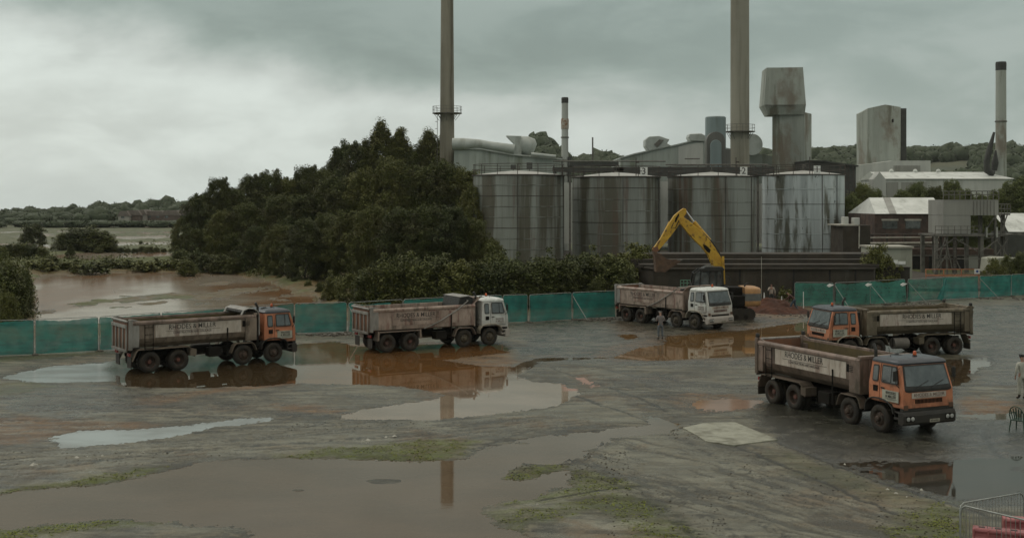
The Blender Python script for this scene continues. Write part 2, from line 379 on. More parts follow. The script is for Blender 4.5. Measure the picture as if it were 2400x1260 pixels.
RUST = [
 (G([(-60,985),(60,975),(200,988),(370,992),(360,1004),(200,1008),(60,1040),(-60,1050)]), .8),
 (G([(330,935),(420,925),(560,905),(690,893),(690,903),(480,925),(380,948),(330,950)]), 1.),
 (G([(640,950),(700,945),(790,960),(820,968),(750,972),(660,965)]), .8),
 (G([(1560,935),(1620,922),(1780,928),(1790,960),(1640,968),(1590,955)]), .8),
 (G([(2240,938),(2300,930),(2380,945),(2375,975),(2300,982),(2238,975)]), 1.),
 (G([(1420,812),(1560,790),(1700,770),(1880,745),(1910,800),(1870,840),(1440,850),(1400,836)]), .9),
 (G([(1400,740),(1450,750),(1560,790),(1500,800),(1440,780)]), .5),
 (G([(1740,745),(1790,710),(1880,716),(1960,716),(1900,740),(1800,752)]), .9),
 (G([(830,808),(1190,800),(1195,845),(1210,890),(1100,925),(1040,915),(860,900),(820,850)]), .9),
 (G([(270,885),(700,850),(700,895),(400,910),(280,905)]), .5),
 (G([(1340,884),(1372,882),(1406,905),(1385,910)]), .9),
 (G([(400,640),(560,640),(700,685),(830,745),(560,750),(420,735),(500,700)]), .9),
 (G([(60,636),(250,632),(560,636),(560,645),(250,642),(70,648)]), .9),
 (G([(110,596),(410,586),(415,604),(130,612)]), .5),
 (G([(1340,1222),(1420,1235),(1500,1240),(1560,1270),(1330,1300)]), .5),
]
PALE = [
 (G([(1350,1245),(1345,1215),(1390,1225),(1440,1220),(1530,1212),(1550,1235),(1480,1250)]), 1.),
 (G([(1180,1190),(1260,1172),(1400,1152),(1440,1150),(1300,1180),(1200,1200)]), .7),
 (G([(840,1030),(940,1020),(940,1026),(860,1040)]), .6),
 (G([(700,870),(1000,905),(1040,925),(980,940),(860,955),(600,975),(560,940),(700,905)]), .25),
 (G([(1240,965),(1450,935),(1520,985),(1300,1010),(1100,1040),(700,1060),(300,1095),(0,1130),(0,1060),(300,1045),(620,1000),(900,990)]), .38),
 (G([(1430,1040),(1600,1010),(1700,1060),(2100,1200),(2150,1290),(1700,1300),(1560,1170),(1350,1090)]), .42),
]
CRACK = [G(l) for l in (
 [(1245,898),(1335,925),(1440,960),(1525,990),(1528,996),(1420,1008),(1262,1024),(1130,1042)],
 [(1285,862),(1345,882),(1420,905),(1500,935),(1560,965)],
 [(1300,835),(1262,840),(1240,852)],
 [(1420,866),(1480,882),(1560,888),(1640,902),(1720,912),(1780,912)],
 [(1370,868),(1420,862),(1560,850),(1700,850),(1860,862)],
 [(1825,1040),(1960,1094),(2100,1142),(2240,1188),(2320,1215)],
 [(1640,1018),(1760,1062),(1900,1120),(2000,1165),(2100,1205)],
 [(1960,866),(2240,858),(2400,866)],
 [(2240,905),(2400,902)],
 [(2100,1060),(2250,1090),(2400,1080)],[(2300,1010),(2330,1060),(2400,1120)],[(2150,1030),(2260,1048),(2400,1030)],
 [(1262,1175),(1400,1152),(1500,1140),(1515,1138)],
 [(2320,800),(2400,798)],[(1700,838),(1900,800)],
)]
RUT = [G(l) for l in (
 [(1320,1045),(1390,1095)],[(1290,1050),(1330,1075)],[(1350,1060),(1420,1110),(1560,1200),(1640,1260)],
 [(1500,1130),(1600,1180),(1760,1270)],[(1540,1120),(1700,1180),(1840,1260)],[(1620,1040),(1750,1110),(1900,1190)],
 [(1180,1080),(1220,1130)],[(600,985),(760,975),(900,990)],[(380,1020),(640,1003),(900,990),(1100,980)],
 [(1100,1060),(1230,1010)],[(100,1100),(400,1060),(700,1040),(1100,1010)])]
FL = G([(-400,850),(0,833),(230,824),(690,782),(815,778),(1240,754),(1440,744),(1800,725),(2052,715),(2210,703),(2400,693),(2800,672)])
def fence_y(x):
    P = np.array(sorted(FL)); return np.interp(x, P[:, 0], P[:, 1])
TRACKS = [(G([(1120,1050),(1300,1025),(1480,1015),(1640,1025),(1800,1080),(2120,1200),(2200,1300),(1480,1320),(1560,1230),(1340,1120),(1180,1100)]), -.94),
 (G([(-200,1060),(300,1040),(640,995),(900,985),(1240,965),(1500,1000),(1200,1030),(900,1040),(600,1070),(300,1105),(-200,1140)]), .42),
 (G([(-200,930),(200,915),(700,905),(1000,925),(820,985),(500,990),(-200,1010)]), .30),
 (G([(1240,890),(1560,880),(1780,930),(1700,1000),(1560,990),(1420,920)]), -.9)]
def ground_fields(x, y):
    """height, and the masks moss / dark / rust / pale, crack for ground positions in metres"""
    n1 = fbm(x * .35, y * .35, 1, 6, .55); n2 = fbm(x * 1.6, y * 1.6, 20, 5, .6); n3 = fbm(x * 6, y * 6, 40, 4, .6)
    h = .045 + .018 * n1 + .016 * n2 + .006 * n3
    beyond = y > fence_y(x)
    near = ~beyond
    wob = .55 * n2 + .30 * n3 + .18 * fbm(x * 14, y * 14, 50, 2)
    X0, X1, Y0, Y1 = x.min(), x.max(), y.min(), y.max()
    def each(poly, pad):
        P = np.array(poly); mm = (x > P[:, 0].min() - pad) & (x < P[:, 0].max() + pad) & (y > P[:, 1].min() - pad) & (y < P[:, 1].max() + pad)
        return mm
    for dep, poly in PUD:
        mm = each(poly, 1.2)
        if not mm.any(): continue
        d = sdist(x[mm], y[mm], poly) + wob[mm] * .75
        t = np.clip(d * (.22 if dep > .05 else .12), -1, dep)
        hn = np.where(d > 0, -t + .30 * np.maximum(n2[mm], 0) * .012 + (.05 * np.maximum(n1[mm] * .8 + n2[mm] * .7 - .06, 0) if dep < .03 else .09 * np.maximum(n2[mm] - .30, 0)), h[mm])
        edge = ss(-d, 0, .5)
        h[mm] = np.where(d > 0, np.minimum(h[mm], hn), h[mm] * edge + (1 - edge) * np.minimum(h[mm], .012))
    for ipx, ipy, ir in ((902, 1127, .55), (1222, 1038, .2), (700, 1148, .12)):   # islands in the near puddle
        ic = gp(ipx, ipy); e = np.sqrt(((x - ic[0]) / 1.0) ** 2 + ((y - ic[1]) / .62) ** 2) + .25 * n2
        h = np.maximum(h, .03 * (1 - e / ir))
    # marsh
    marsh = ss(y - fence_y(x), .5, 3)
    left = marsh * (1 - ss(x - (-7 + (y - 80) * -.12), 0, 3))
    mh = .12 + .10 * fbm(x * .12, y * .12, 60, 5) + .05 * n1 - .13 * ss(fbm(x * .05, y * .03, 66, 4), .05, .3) * ss(y, 120, 160)
    h = np.where(left > 0, h * (1 - left) + mh * left, h)
    h = np.where(beyond & (left < .99), np.maximum(h, .05 * marsh + .05 + .05 * n1), h)
    for poly, near_pond in POND:
        mm = each(poly, 6)
        if not mm.any(): continue
        xx, yy = x[mm], y[mm]
        d = sdist(xx, yy, poly) + 1.6 * n1[mm] + .4 * n2[mm]
        isl = fbm(xx * .26, yy * .13, 80, 6, .62) + .10 if near_pond else fbm(xx * .1, yy * .06, 90, 4, .5) - .22
        if near_pond: isl = isl + .25 * ss(xx, -24, -16) * ss(yy, 80, 100) - .12 * ss(-xx, 24, 32)
        hp = -.05 + np.maximum(isl, -.3) * .22
        hp = np.minimum(hp, .03 + .02 * n2[mm])
        h[mm] = np.where(d > 0, np.minimum(h[mm], hp), h[mm])
        bank = np.exp(-((d + 2.2) / 1.6) ** 2) * (.35 if near_pond else .25) * (d < 0) * left[mm] * ss(yy - fence_y(xx), 3, 10)
        h[mm] += bank
    out = []
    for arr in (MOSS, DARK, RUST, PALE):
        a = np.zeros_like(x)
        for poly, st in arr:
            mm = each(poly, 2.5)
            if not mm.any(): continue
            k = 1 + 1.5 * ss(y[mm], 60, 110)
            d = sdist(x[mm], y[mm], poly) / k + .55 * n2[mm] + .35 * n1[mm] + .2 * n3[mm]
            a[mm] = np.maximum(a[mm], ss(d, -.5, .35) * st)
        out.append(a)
    moss, dark, rust, pale = out
    moss = np.maximum(moss * (.7 + .5 * n3), 0)
    far = ss(y - fence_y(x), 2, 12)
    moss = np.maximum(moss, far * np.clip(.55 + .5 * n1 + .6 * ss(h, .0, .06), 0, 1))
    rust = np.maximum(rust, .35 * ss(n1, .15, .5)); rust = np.maximum(rust, far * .95 * ss(-y, -150, -135) * ss(fbm(x * .3, y * .2, 77, 4), -.35, .05))
    moss = np.where((far > 0) & (y < 150), moss * (1 - .7 * rust), moss)
    cr = np.zeros_like(x)
    for i, l in enumerate(CRACK):
        mm = each(l, 1.0)
        if mm.any(): 
            d = ldist(x[mm] + .22 * n2[mm], y[mm] + .22 * n2[mm], l); w_ = .05 + .06 * np.clip(n1[mm] + .3, 0, 1)
            cr[mm] = np.maximum(cr[mm], 1 - ss(d, w_ * .5, w_ * 1.7))
    for l in RUT:
        mm = each(l, 1.5)
        if mm.any():
            d = ldist(x[mm] + .1 * n2[mm], y[mm] + .1 * n2[mm], l)
            cr[mm] = np.maximum(cr[mm], (1 - ss(d, .05, .40)) * ss(n3[mm] + .35 * n2[mm], .0, .25) * .9)
    # scattered clods
    cr = np.maximum(cr, .85 * ss(fbm(x * 5, y * 5, 140, 3, .5), .52, .60) * ss(n1, -.1, .3) * near)
    trk = np.zeros_like(x)
    for poly, an in TRACKS:
        mm = each(poly, 2)
        if not mm.any(): continue
        xx, yy = x[mm] + .4 * n1[mm], y[mm] + .4 * n1[mm]; ca, sa = math.cos(an), math.sin(an); al = xx * ca + yy * sa; ac = -xx * sa + yy * ca
        st_ = fbm(al * .22, ac * 3.8, 300, 4, .65) + .6 * fbm(al * 1.6, ac * 7, 310, 3, .6) + .5 * n1[mm]
        trk[mm] = np.maximum(trk[mm], ss(sdist(x[mm], y[mm], poly) + .6 * n1[mm], -.4, 1.2) * ss(st_, .02, .38))
    cr = np.maximum(cr, trk * .60); h = h + (.022 * n3 - .03 * trk) * near * (h > .02) * (trk > 0)
    h = h - .02 * cr * (h > .02) * near
    pale = np.where(beyond, 0, pale)
    return h, moss, dark, rust, pale, cr
def build_ground():
    NR, NC = 1050, 1150
    inv = np.linspace(1 / 15.0, 1 / 1500.0, NR)
    # more rows far away so that the ponds and banks stay crisp
    Y = 1 / inv
    s_ = np.linspace(-.66, .66, NC)
    YY, SS = np.meshgrid(Y, s_, indexing='ij'); XX = YY * SS
    h, moss, dark, rust, pale, cr = ground_fields(XX, YY)
    h = h * 1.0
    # land rises gently far away
    h -= np.clip(YY - 560, 0, 9000) * .035
    n = NR * NC
    me = bpy.data.meshes.new('ground'); me.vertices.add(n)
    me.vertices.foreach_set('co', np.stack([XX, YY, h], -1).astype(np.float32).ravel())
    i = np.arange(NR - 1)[:, None] * NC + np.arange(NC - 1)[None]; q = np.stack([i, i + 1, i + NC + 1, i + NC], -1).reshape(-1, 4)
    me.loops.add(q.size); me.loops.foreach_set('vertex_index', q.ravel().astype(np.int32))
    me.polygons.add(len(q)); me.polygons.foreach_set('loop_start', (np.arange(len(q)) * 4).astype(np.int32))
    me.polygons.foreach_set('use_smooth', np.ones(len(q), bool))
    me.update(calc_edges=True)
    a = me.attributes.new('cover', 'FLOAT_COLOR', 'POINT'); a.data.foreach_set('color', np.stack([moss, dark, rust, pale], -1).astype(np.float32).ravel())
    a = me.attributes.new('crack', 'FLOAT', 'POINT'); a.data.foreach_set('value', cr.astype(np.float32).ravel())
    m, t, bs = new_mat('wet yard ground')
    at_ = t.new('ShaderNodeAttribute', attribute_name='cover'); sp = t.new('ShaderNodeSeparateColor'); t.put(sp.inputs[0], at_.outputs['Color'])
    mo, da, ru, pa = sp.outputs[0], sp.outputs[1], sp.outputs[2], at_.outputs['Alpha']
    ck = t.new('ShaderNodeAttribute', attribute_name='crack').outputs['Fac']
    co = t.new('ShaderNodeNewGeometry').outputs['Position']; px = t.new('ShaderNodeSeparateXYZ'); t.put(px.inputs[0], co); z = px.outputs[2]
    flat = t.mapping(co, (1, 1, 0))
    nb = t.noise(flat, .35, 6, .6); nm = t.noise(flat, 1.4, 7, .62); nf = t.noise(flat, 9, 6, .65); ns = t.noise(t.mapping(flat, (.35, 1.6, 0), rot=(0, 0, .35)), 1.2, 6, .6)
    c = t.mix(t.ramp(nb, .38, .62), (.178, .168, .122), (.082, .076, .054))
    c = t.mix(t.m('MULTIPLY', t.ramp(ns, .44, .58), .8), c, (.040, .036, .024))
    c = t.mix(t.m('MULTIPLY', t.ramp(nm, .52, .70), .65), c, (.235, .212, .148))
    c = t.mix(t.m('MULTIPLY', t.ramp(pa, 0, 1), 1, clamp=True), c, t.mix(t.ramp(nm, .35, .65), (.27, .262, .20), (.19, .183, .138)))
    c = t.mix(t.m('MULTIPLY', ru, t.ramp(nm, .30, .6, .35, .9)), c, t.mix(t.ramp(ns, .35, .65), (.19, .10, .035), (.11, .058, .022)))
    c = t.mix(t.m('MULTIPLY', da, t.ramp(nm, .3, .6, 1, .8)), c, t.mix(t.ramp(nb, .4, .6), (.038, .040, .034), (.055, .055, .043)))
    c = t.mix(t.m('MULTIPLY', mo, t.ramp(nf, .36, .56, .35, 1), clamp=True), c, t.mix(t.ramp(nm, .35, .65), (.095, .125, .006), (.062, .070, .012)))
    py_ = px.outputs[1]
    c = t.mix(t.m('MULTIPLY', t.ramp(py_, 150, 260), .85), c, t.mix(t.ramp(nb, .4, .6), (.135, .135, .075), (.085, .10, .055)))
    c = t.mix(t.m('MULTIPLY', ck, .85), c, (.018, .018, .013))
    wet = t.ramp(z, -.012, .034, 1, 0)              # damp rim where the ground dips to the water
    c = t.mix(t.m('MULTIPLY', wet, .8), c, t.mix(.65, c, (.022, .019, .012)))
    vo = t.new('ShaderNodeTexVoronoi', feature='DISTANCE_TO_EDGE'); wv = t.new('ShaderNodeVectorMath', operation='ADD'); t.put(wv.inputs[0], flat); nv = t.new('ShaderNodeTexNoise'); t.put(nv.inputs['Vector'], flat); nv.inputs['Scale'].default_value = .8; nv.inputs['Detail'].default_value = 5; t.put(wv.inputs[1], nv.outputs['Color']); t.put(vo.inputs['Vector'], wv.outputs[0]); vo.inputs['Scale'].default_value = .42
    c = t.mix(t.m('MULTIPLY', t.ramp(vo.outputs['Distance'], .012, .035, .8, 0), t.m('MULTIPLY', t.ramp(nb, .42, .58, .3, 1), t.ramp(da, .1, .6))), c, (.018, .017, .013))
    c = t.mix(t.ramp(nf, .35, .65, 0, .6), c, t.mix(.45, c, (.02, .02, .015)))
    t.put(bs.inputs['Base Color'], c)
    film = t.ramp(t.noise(t.mapping(flat, (.5, .8, 0)), .9, 5, .6), .40, .60)
    dry = t.m('MULTIPLY', t.m('SUBTRACT', 1.0, film), 1.0)
    rg = t.ramp(nm, .3, .7, .22, .46)
    rg = t.m('ADD', rg, t.m('MULTIPLY', dry, .14)); rg = t.m('ADD', rg, t.m('MULTIPLY', mo, .3))
    rg = t.m('SUBTRACT', rg, t.m('MULTIPLY', da, .25)); rg = t.m('SUBTRACT', rg, t.m('MULTIPLY', wet, .10), None, True)
    t.put(bs.inputs['Roughness'], t.m('MAXIMUM', rg, .12)); t.put(bs.inputs['Specular IOR Level'], t.m('ADD', .28, t.m('MULTIPLY', da, .35)))
    bn = t.new('ShaderNodeBump'); bn.inputs['Distance'].default_value = .06; bn.inputs['Strength'].default_value = .55
    t.put(bn.inputs['Height'], t.m('ADD', nf, t.m('MULTIPLY', t.noise(flat, 30, 3, .6), .4))); t.put(bs.inputs['Normal'], bn.outputs[0])
    me.materials.append(m)
    o = bpy.data.objects.new('ground', me); COL.objects.link(o); o['kind'] = 'structure'
    # wider land around the detailed sheet, a little lower
    b = MB().add([(-3000, -300, -.6), (3000, -300, -.6), (3000, 700, -.6), (-3000, 700, -.6), (3000, 2400, -72), (-3000, 2400, -72)], [(0, 1, 2, 3), (3, 2, 4, 5)]).build('terrain', worn('distant land', (.075, .085, .045), (.10, .095, .06), .02, rough=.9, bump=0))
    b['kind'] = 'structure'
    # water: one level sheet, it shows wherever the ground lies below it
    m, t, bs = new_mat('murky puddle water'); out = t.n['Material Output'] if 'Material Output' in t.n else [n for n in t.n if n.type == 'OUTPUT_MATERIAL'][0]
    co = t.new('ShaderNodeNewGeometry').outputs['Position']; px = t.new('ShaderNodeSeparateXYZ'); t.put(px.inputs[0], co)
    fr = t.new('ShaderNodeFresnel'); fr.inputs[0].default_value = 1.40
    bn = t.new('ShaderNodeBump'); bn.inputs['Distance'].default_value = .004; bn.inputs['Strength'].default_value = .12
    t.put(bn.inputs['Height'], t.noise(t.mapping(co, (1, 2.2, 0)), 2.2, 3, .5))
    gl = t.new('ShaderNodeBsdfGlossy'); gl.inputs['Roughness'].default_value = .02; gl.inputs['Color'].default_value = (.96, .93, .88, 1)
    t.put(gl.inputs['Normal'], bn.outputs[0])
    at2 = t.new('ShaderNodeAttribute', attribute_name='murk_reflect'); silt = t.new('ShaderNodeAttribute', attribute_name='silt').outputs['Fac']
    di = t.new('ShaderNodeBsdfDiffuse')
    nz = t.noise(t.mapping(co, (.5, 1.0, 0)), .5, 5, .6)
    t.put(di.inputs[0], t.mix(t.ramp(nz, .35, .65, 0, .35), at2.outputs['Color'], (.07, .05, .03)))
    tr = t.new('ShaderNodeBsdfTransparent'); tr.inputs[0].default_value = (.85, .72, .55, 1)
    m1 = t.new('ShaderNodeMixShader'); t.put(m1.inputs[0], at2.outputs['Alpha']); t.put(m1.inputs[1], tr.outputs[0]); t.put(m1.inputs[2], di.outputs[0])
    t.put(gl.inputs['Roughness'], t.ramp(silt, 0, 1, .02, .16))
    m2 = t.new('ShaderNodeMixShader'); t.put(m2.inputs[0], t.m('MULTIPLY', fr.outputs[0], t.ramp(silt, 0, 1, 1.0, .42))); t.put(m2.inputs[1], m1.outputs[0]); t.put(m2.inputs[2], gl.outputs[0])
    t.put(out.inputs[0], m2.outputs[0])
    nr, nc = 420, 460; Y = 1 / np.linspace(1 / 15.0, 1 / 470.0, nr); s_ = np.linspace(-.66, .66, nc); YY, SS = np.meshgrid(Y, s_, indexing='ij'); XX = YY * SS
    nn = fbm(XX * .5, YY * .5, 400, 5)
    C = np.zeros(XX.shape + (4,)); C[:] = (.085, .062, .036, .62); SI = np.zeros_like(XX) + .05
    Z_ = [ # outline, colour + opacity, silt, soft edge in metres
      (G([(-400,1060),(1600,980),(1600,1400),(-400,1400)]), (.128, .086, .052, .84), .22, 1),
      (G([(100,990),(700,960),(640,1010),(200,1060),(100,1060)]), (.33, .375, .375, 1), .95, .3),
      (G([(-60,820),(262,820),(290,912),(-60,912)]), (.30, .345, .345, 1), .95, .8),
      (G([(262,820),(700,780),(760,860),(700,915),(280,915)]), (.060, .042, .022, .85), .05, .6),  # murk darkened with the lorry's brown reflection painted into the water colour
      (G([(700,780),(1200,780),(1200,990),(700,990)]), (.165, .080, .028, .90), .0, .8),
      (G([(700,960),(1100,905),(1240,870),(1400,900),(1400,1000),(700,1000)]), (.235, .175, .125, .92), .0, 1.2),  # murk plus the pinkish beige of reflected sky painted into the colour
      (G([(1400,740),(1940,740),(1940,850),(1400,850)]), (.17, .100, .042, .9), .05, 1),
      (G([(1780,1040),(2800,930),(2800,1260),(1900,1200)]), (.030, .030, .025, .75), .30, 1),
      (G([(1600,920),(1800,920),(1800,970),(1600,970)]), (.26, .165, .12, .95), .5, .2),
      (G([(1320,876),(1420,876),(1420,915),(1320,915)]), (.33, .20, .16, 1), .8, .1)]
    for poly, c4, si, sf in Z_:
        wgt = ss(sdist(XX, YY, poly) + .5 * nn, -sf, sf); C = C * (1 - wgt[..., None]) + np.array(c4) * wgt[..., None]; SI = SI * (1 - wgt) + si * wgt
    fy = fence_y(XX); wm = ss(YY - fy, 0, 3) * (XX < 0); mn = fbm(XX * .12, YY * .05, 410, 5, .6); wmud = ss(mn + 1.1 * ss(XX, -27, -14) * ss(-YY, -150, -100), -.32, .30)
    mc = np.array((.245, .215, .17, .95)) * (1 - wmud[..., None]) + np.array((.125, .062, .024, .95)) * wmud[..., None]
    C = C * (1 - wm[..., None]) + mc * wm[..., None]; SI = SI * (1 - wm) + (.62 + .3 * wmud) * wm
    i = np.arange(nr - 1)[:, None] * nc + np.arange(nc - 1)[None]; q = np.stack([i, i + 1, i + nc + 1, i + nc], -1).reshape(-1, 4)
    me = bpy.data.meshes.new('water'); me.vertices.add(nr * nc); me.vertices.foreach_set('co', np.stack([XX, YY, XX * 0], -1).astype(np.float32).ravel())
    me.loops.add(q.size); me.loops.foreach_set('vertex_index', q.ravel().astype(np.int32)); me.polygons.add(len(q)); me.polygons.foreach_set('loop_start', (np.arange(len(q)) * 4).astype(np.int32)); me.update(calc_edges=True)
    a = me.attributes.new('murk_reflect', 'FLOAT_COLOR', 'POINT'); a.data.foreach_set('color', C.astype(np.float32).ravel())
    a = me.attributes.new('silt', 'FLOAT', 'POINT'); a.data.foreach_set('value', SI.astype(np.float32).ravel())
    me.materials.append(m); wt = bpy.data.objects.new('water', me); COL.objects.link(wt)
    wt['kind'] = 'structure'
build_ground()

# ---------------------------------------------------------------- tipper lorries
AX = [0, -1.72, -5.20, -6.68]
def make_wheel(root, x, side, dual, rimmat):
    wd = .60 if dual else .32; y1 = 1.20; yo = side * y1; yi = side * (y1 - wd)
    Mx = Matrix.Translation((x, 0, .515))
    s = side
    def L(prof): return [(r, s * y) for r, y in prof]
    ty = MB()
    segs = [(y1, y1 - .29)] + ([(y1 - .33, y1 - wd)] if dual else [])
    for o_, i_ in segs:
        ty.lathe(L([(.29, o_ - .02), (.34, o_), (.44, o_ + .005), (.495, o_ - .03), (.515, o_ - .07), (.515, i_ + .07), (.495, i_ + .03), (.44, i_), (.29, i_), (.29, o_ - .02)]), 32, Mx, axis='y')
        for k in range(32):                          # tread blocks
            a = 2 * PI * k / 32; Mr = Mx @ Matrix.Rotation(a, 4, 'Y')
            ty.box((.505, min(s * (o_ - .05), s * (i_ + .05)), -.028), (.528, max(s * (o_ - .05), s * (i_ + .05)), .028), Mr)
    w = ty.build('wheel', M['tyre'], root); smooth_by_angle(w, 40)
    rm = MB()
    if dual:
        rm.lathe(L([(.29, y1 - .015), (.275, y1 - .03), (.255, y1 - .2), (.17, y1 - .24), (.15, y1 - .22), (.0, y1 - .22)]), 28, Mx, axis='y')
    else:
        rm.lathe(L([(.29, y1 - .015), (.275, y1 - .04), (.25, y1 - .10), (.22, y1 - .06), (.17, y1 - .0), (.0, y1 - .0)]), 28, Mx, axis='y')
    for k in range(10):
        a = 2 * PI * k / 10; yy = (y1 - .24) if dual else (y1 - .03)
        c = Vector((math.cos(a) * .20, 0, math.sin(a) * .20))
        rm.lathe(L([(.0, yy + .045), (.018, yy + .045), (.018, yy - .02)]), 6, Matrix.Translation((x + c.x, 0, .515 + c.z)), axis='y')
    r_ = rm.build('rim', rimmat, w); smooth_by_angle(r_, 30)
    h0 = y1 - .22 if dual else y1
    hb = MB().lathe(L([(.11, h0 - .02), (.11, h0 + .08), (.085, h0 + .12), (0, h0 + .13)]), 16, Mx, axis='y').build('hub', M['hub'] if dual else rimmat, w); smooth_by_angle(hb, 30)
def cab_y(z): return 1.2 if z < 1.8 else 1.2 - (z - 1.8) / (2.62 - 1.8) * .10
def cab_x(z): return 1.26 - max(0, z - 1.72) * .30
def side_panel(mb, pts, s, off, th=.02):
    # panel on the cab side: (x,z) outline; sits proud of the shell by off
    n = len(pts); a = [(x, s * (cab_y(z) + off), z) for x, z in pts]; b = [(x, s * (cab_y(z) + off - th), z) for x, z in pts]
    mb.add(a + b, [tuple(range(n)), tuple(range(n, 2 * n))[::-1]] + [(k, n + k, n + (k + 1) % n, (k + 1) % n) for k in range(n)])
def rounded(x0, z0, x1, z1, r=.07, skew=0):
    p = []
    for cx, cz, a0 in ((x1 - r, z1 - r, 0), (x0 + r, z1 - r, 90), (x0 + r, z0 + r, 180), (x1 - r, z0 + r, 270)):
        for k in range(4):
            a = R(a0 + 30 * k); p.append((cx + r * math.cos(a), cz + r * math.sin(a)))
    if skew: p = [(x - max(0, (z - z0)) * skew if x > (x0 + x1) / 2 else x, z) for x, z in p]
    return p
def make_truck(X, Y, th, label, cab='orange', style='rounded', cover=None, white_arch=False, grp='eight wheel tipper lorries in the wet yard', faded=False, tank=True, posts=True):
    root = empty('tipper_lorry', (X, Y, .02), th, label, 'lorry', grp)
    cm = M['orange'] if cab == 'orange' else M['white_paint']
    bodym = {'rounded': M['body'] if not label.startswith('leftmost') else M['body_tan'], 'green': M['body_green'], 'pale': M['body_pale']}[style]
    straight = style == 'pale'
    # chassis
    c = MB()
    for s in (-1, 1): c.box((-7.45, s * .43 - .04, .72), (1.0, s * .43 + .04, .98))
    for x in (-7.3, -6, -4.4, -3, -1, .4): c.box((x - .05, -.38, .76), (x + .05, .38, .94))
    for x in AX: c.tube([(x, -.95, .515), (x, .95, .515)], .085, 10)
    for x in AX[2:]: c.lathe([(.02, -.28), (.2, -.2), (.24, 0), (.2, .2), (.02, .28)], 14, Matrix.Translation((x, 0, .53)), axis='y')
    c.tube([(-6.6, 0, .66), (-3, 0, .74), (-1, 0, .78)], .06, 8)
    for s in (-1, 1):
        for x in AX: c.strip([(x - .55, .72), (x - .3, .66), (x, .63), (x + .3, .66), (x + .55, .72)], s * .5 - .05, s * .5 + .05, .06)
    c.box((-.5, -.42, .55), (.7, .42, 1.15))
    c.box((-3.4, -.95, .55), (-2.75, -.50, .92))
    c.build('chassis', M['chassis'], root, bevel=.01, seg=1)
    # cab shell
    P = [(-.55, 1.16), (-.55, 1.8), (-.47, 2.62), (cab_x(2.62), 2.62), (cab_x(1.72), 1.72), (1.28, 1.05), (.76, 1.05), (.70, 1.16)]
    n = len(P); hw = [cab_y(z) for _, z in P]; hw[3] = 1.08; hw[4] = 1.17; hw[5] = 1.17
    vs = [(x, -w_, z) for (x, z), w_ in zip(P, hw)] + [(x, w_, z) for (x, z), w_ in zip(P, hw)]
    cs = MB().add(vs, [tuple(range(n)), tuple(range(n, 2 * n))[::-1]] + [(k, n + k, n + (k + 1) % n, (k + 1) % n) for k in range(n)])
    cs.box((-.60, -1.0, 1.3), (-.552, 1.0, 1.36)).box((-.60, -1.0, 1.6), (-.552, 1.0, 1.66))
    cabo = cs.build('cab', cm, root, bevel=.06, seg=3)
    # roof
    def ring(x0, x1, w_, z, r=.12):
        return [(x, y, z) for x, y in rounded(x0, -w_, x1, w_, r)]
    fx = cab_x(2.62)
    rf = MB().loft([ring(-.49, fx + .03, 1.125, 2.60), ring(-.50, fx + .05, 1.13, 2.66), ring(-.44, fx - .02, 1.08, 2.74), ring(-.30, fx - .18, .95, 2.80, .2), ring(-.1, fx - .5, .6, 2.825, .2)])
    rfo = rf.build('roof', M['roof_dark'] if cab == 'orange' else M['roof_white'], cabo); smooth_by_angle(rfo, 40)
    hb = MB().lathe([(.20, 2.81), (.20, 2.835), (.0, 2.84)], 16, Matrix.Translation((-.12, -.25, 0))).tube([(-.22, -.25, 2.85), (-.02, -.25, 2.87)], .02, 6)
    hb.build('roof_hatch', M['black'], rfo)
    # windscreen with its black lower panel
    def front_panel(mb, poly, off, th=.02):
        k_ = len(poly); a = [(cab_x(z) + off, y, z) for y, z in poly]; b = [(cab_x(z) + off - th, y, z) for y, z in poly]
        mb.add(a + b, [tuple(range(k_))[::-1], tuple(range(k_, 2 * k_))] + [(i, (i + 1) % k_, k_ + (i + 1) % k_, k_ + i) for i in range(k_)])
    fp = MB(); front_panel(fp, [(-.98, 2.58), (.98, 2.58), (1.09, 1.725), (-1.09, 1.725)], .016); fp.prism([(-1.09, 1.724), (1.09, 1.724), (1.05, 1.66), (.9, 1.63), (-.9, 1.63), (-1.05, 1.66)], 1.25, 1.279, 'x')
    surround = fp.build('windscreen_surround', M['black'], cabo, bevel=.01)
    g = MB(); front_panel(g, [(-.92, 2.54), (.92, 2.54), (1.01, 1.86), (.0, 1.83), (-1.01, 1.86)], .026)
    g.build('windscreen', M['glass'], cabo)
    wp = MB()
    for y in (-.55, .15): wp.tube([(cab_x(1.78) + .05, y, 1.76), (cab_x(1.9) + .05, y + .22, 1.88), (cab_x(2.05) + .045, y + .62, 2.02)], .014, 5)
    wp.build('wiper', M['black'], cabo)
    for s in (-1, 1):
        # door window, quarter light, rear side window
        d = MB(); side_panel(d, rounded(.12, 1.88, 1.02, 2.54, .07, .22), s, .010)
        fr = d.build('door_window', M['black'], cabo)
        g = MB(); side_panel(g, rounded(.17, 1.93, .62, 2.49, .04), s, .018); side_panel(g, rounded(.67, 1.93, .96, 2.49, .03, .22), s, .018)
        g.build('pane', M['glass'], fr)
        d = MB(); side_panel(d, rounded(-.36, 1.88, -.04, 2.50, .07), s, .010); fr = d.build('rear_side_window', M['black'], cabo)
        g = MB(); side_panel(g, rounded(-.32, 1.93, -.08, 2.45, .05), s, .018); g.build('pane', M['glass'], fr)
        d = MB()      # door seam
        d.tube([(x, s * (cab_y(z) + .001), z) for x, z in ((.045, 2.56), (.045, 1.8), (.045, 1.2), (1.09, 1.2), (1.09, 1.8), (.87, 2.56))], .009, 4)
        d.build('door_seam', M['chassis'], cabo)
        MB().box((.12, s * 1.205 - .012, 1.66), (.30, s * 1.205 + .012, 1.71)).build('door_handle', M['black'], cabo)
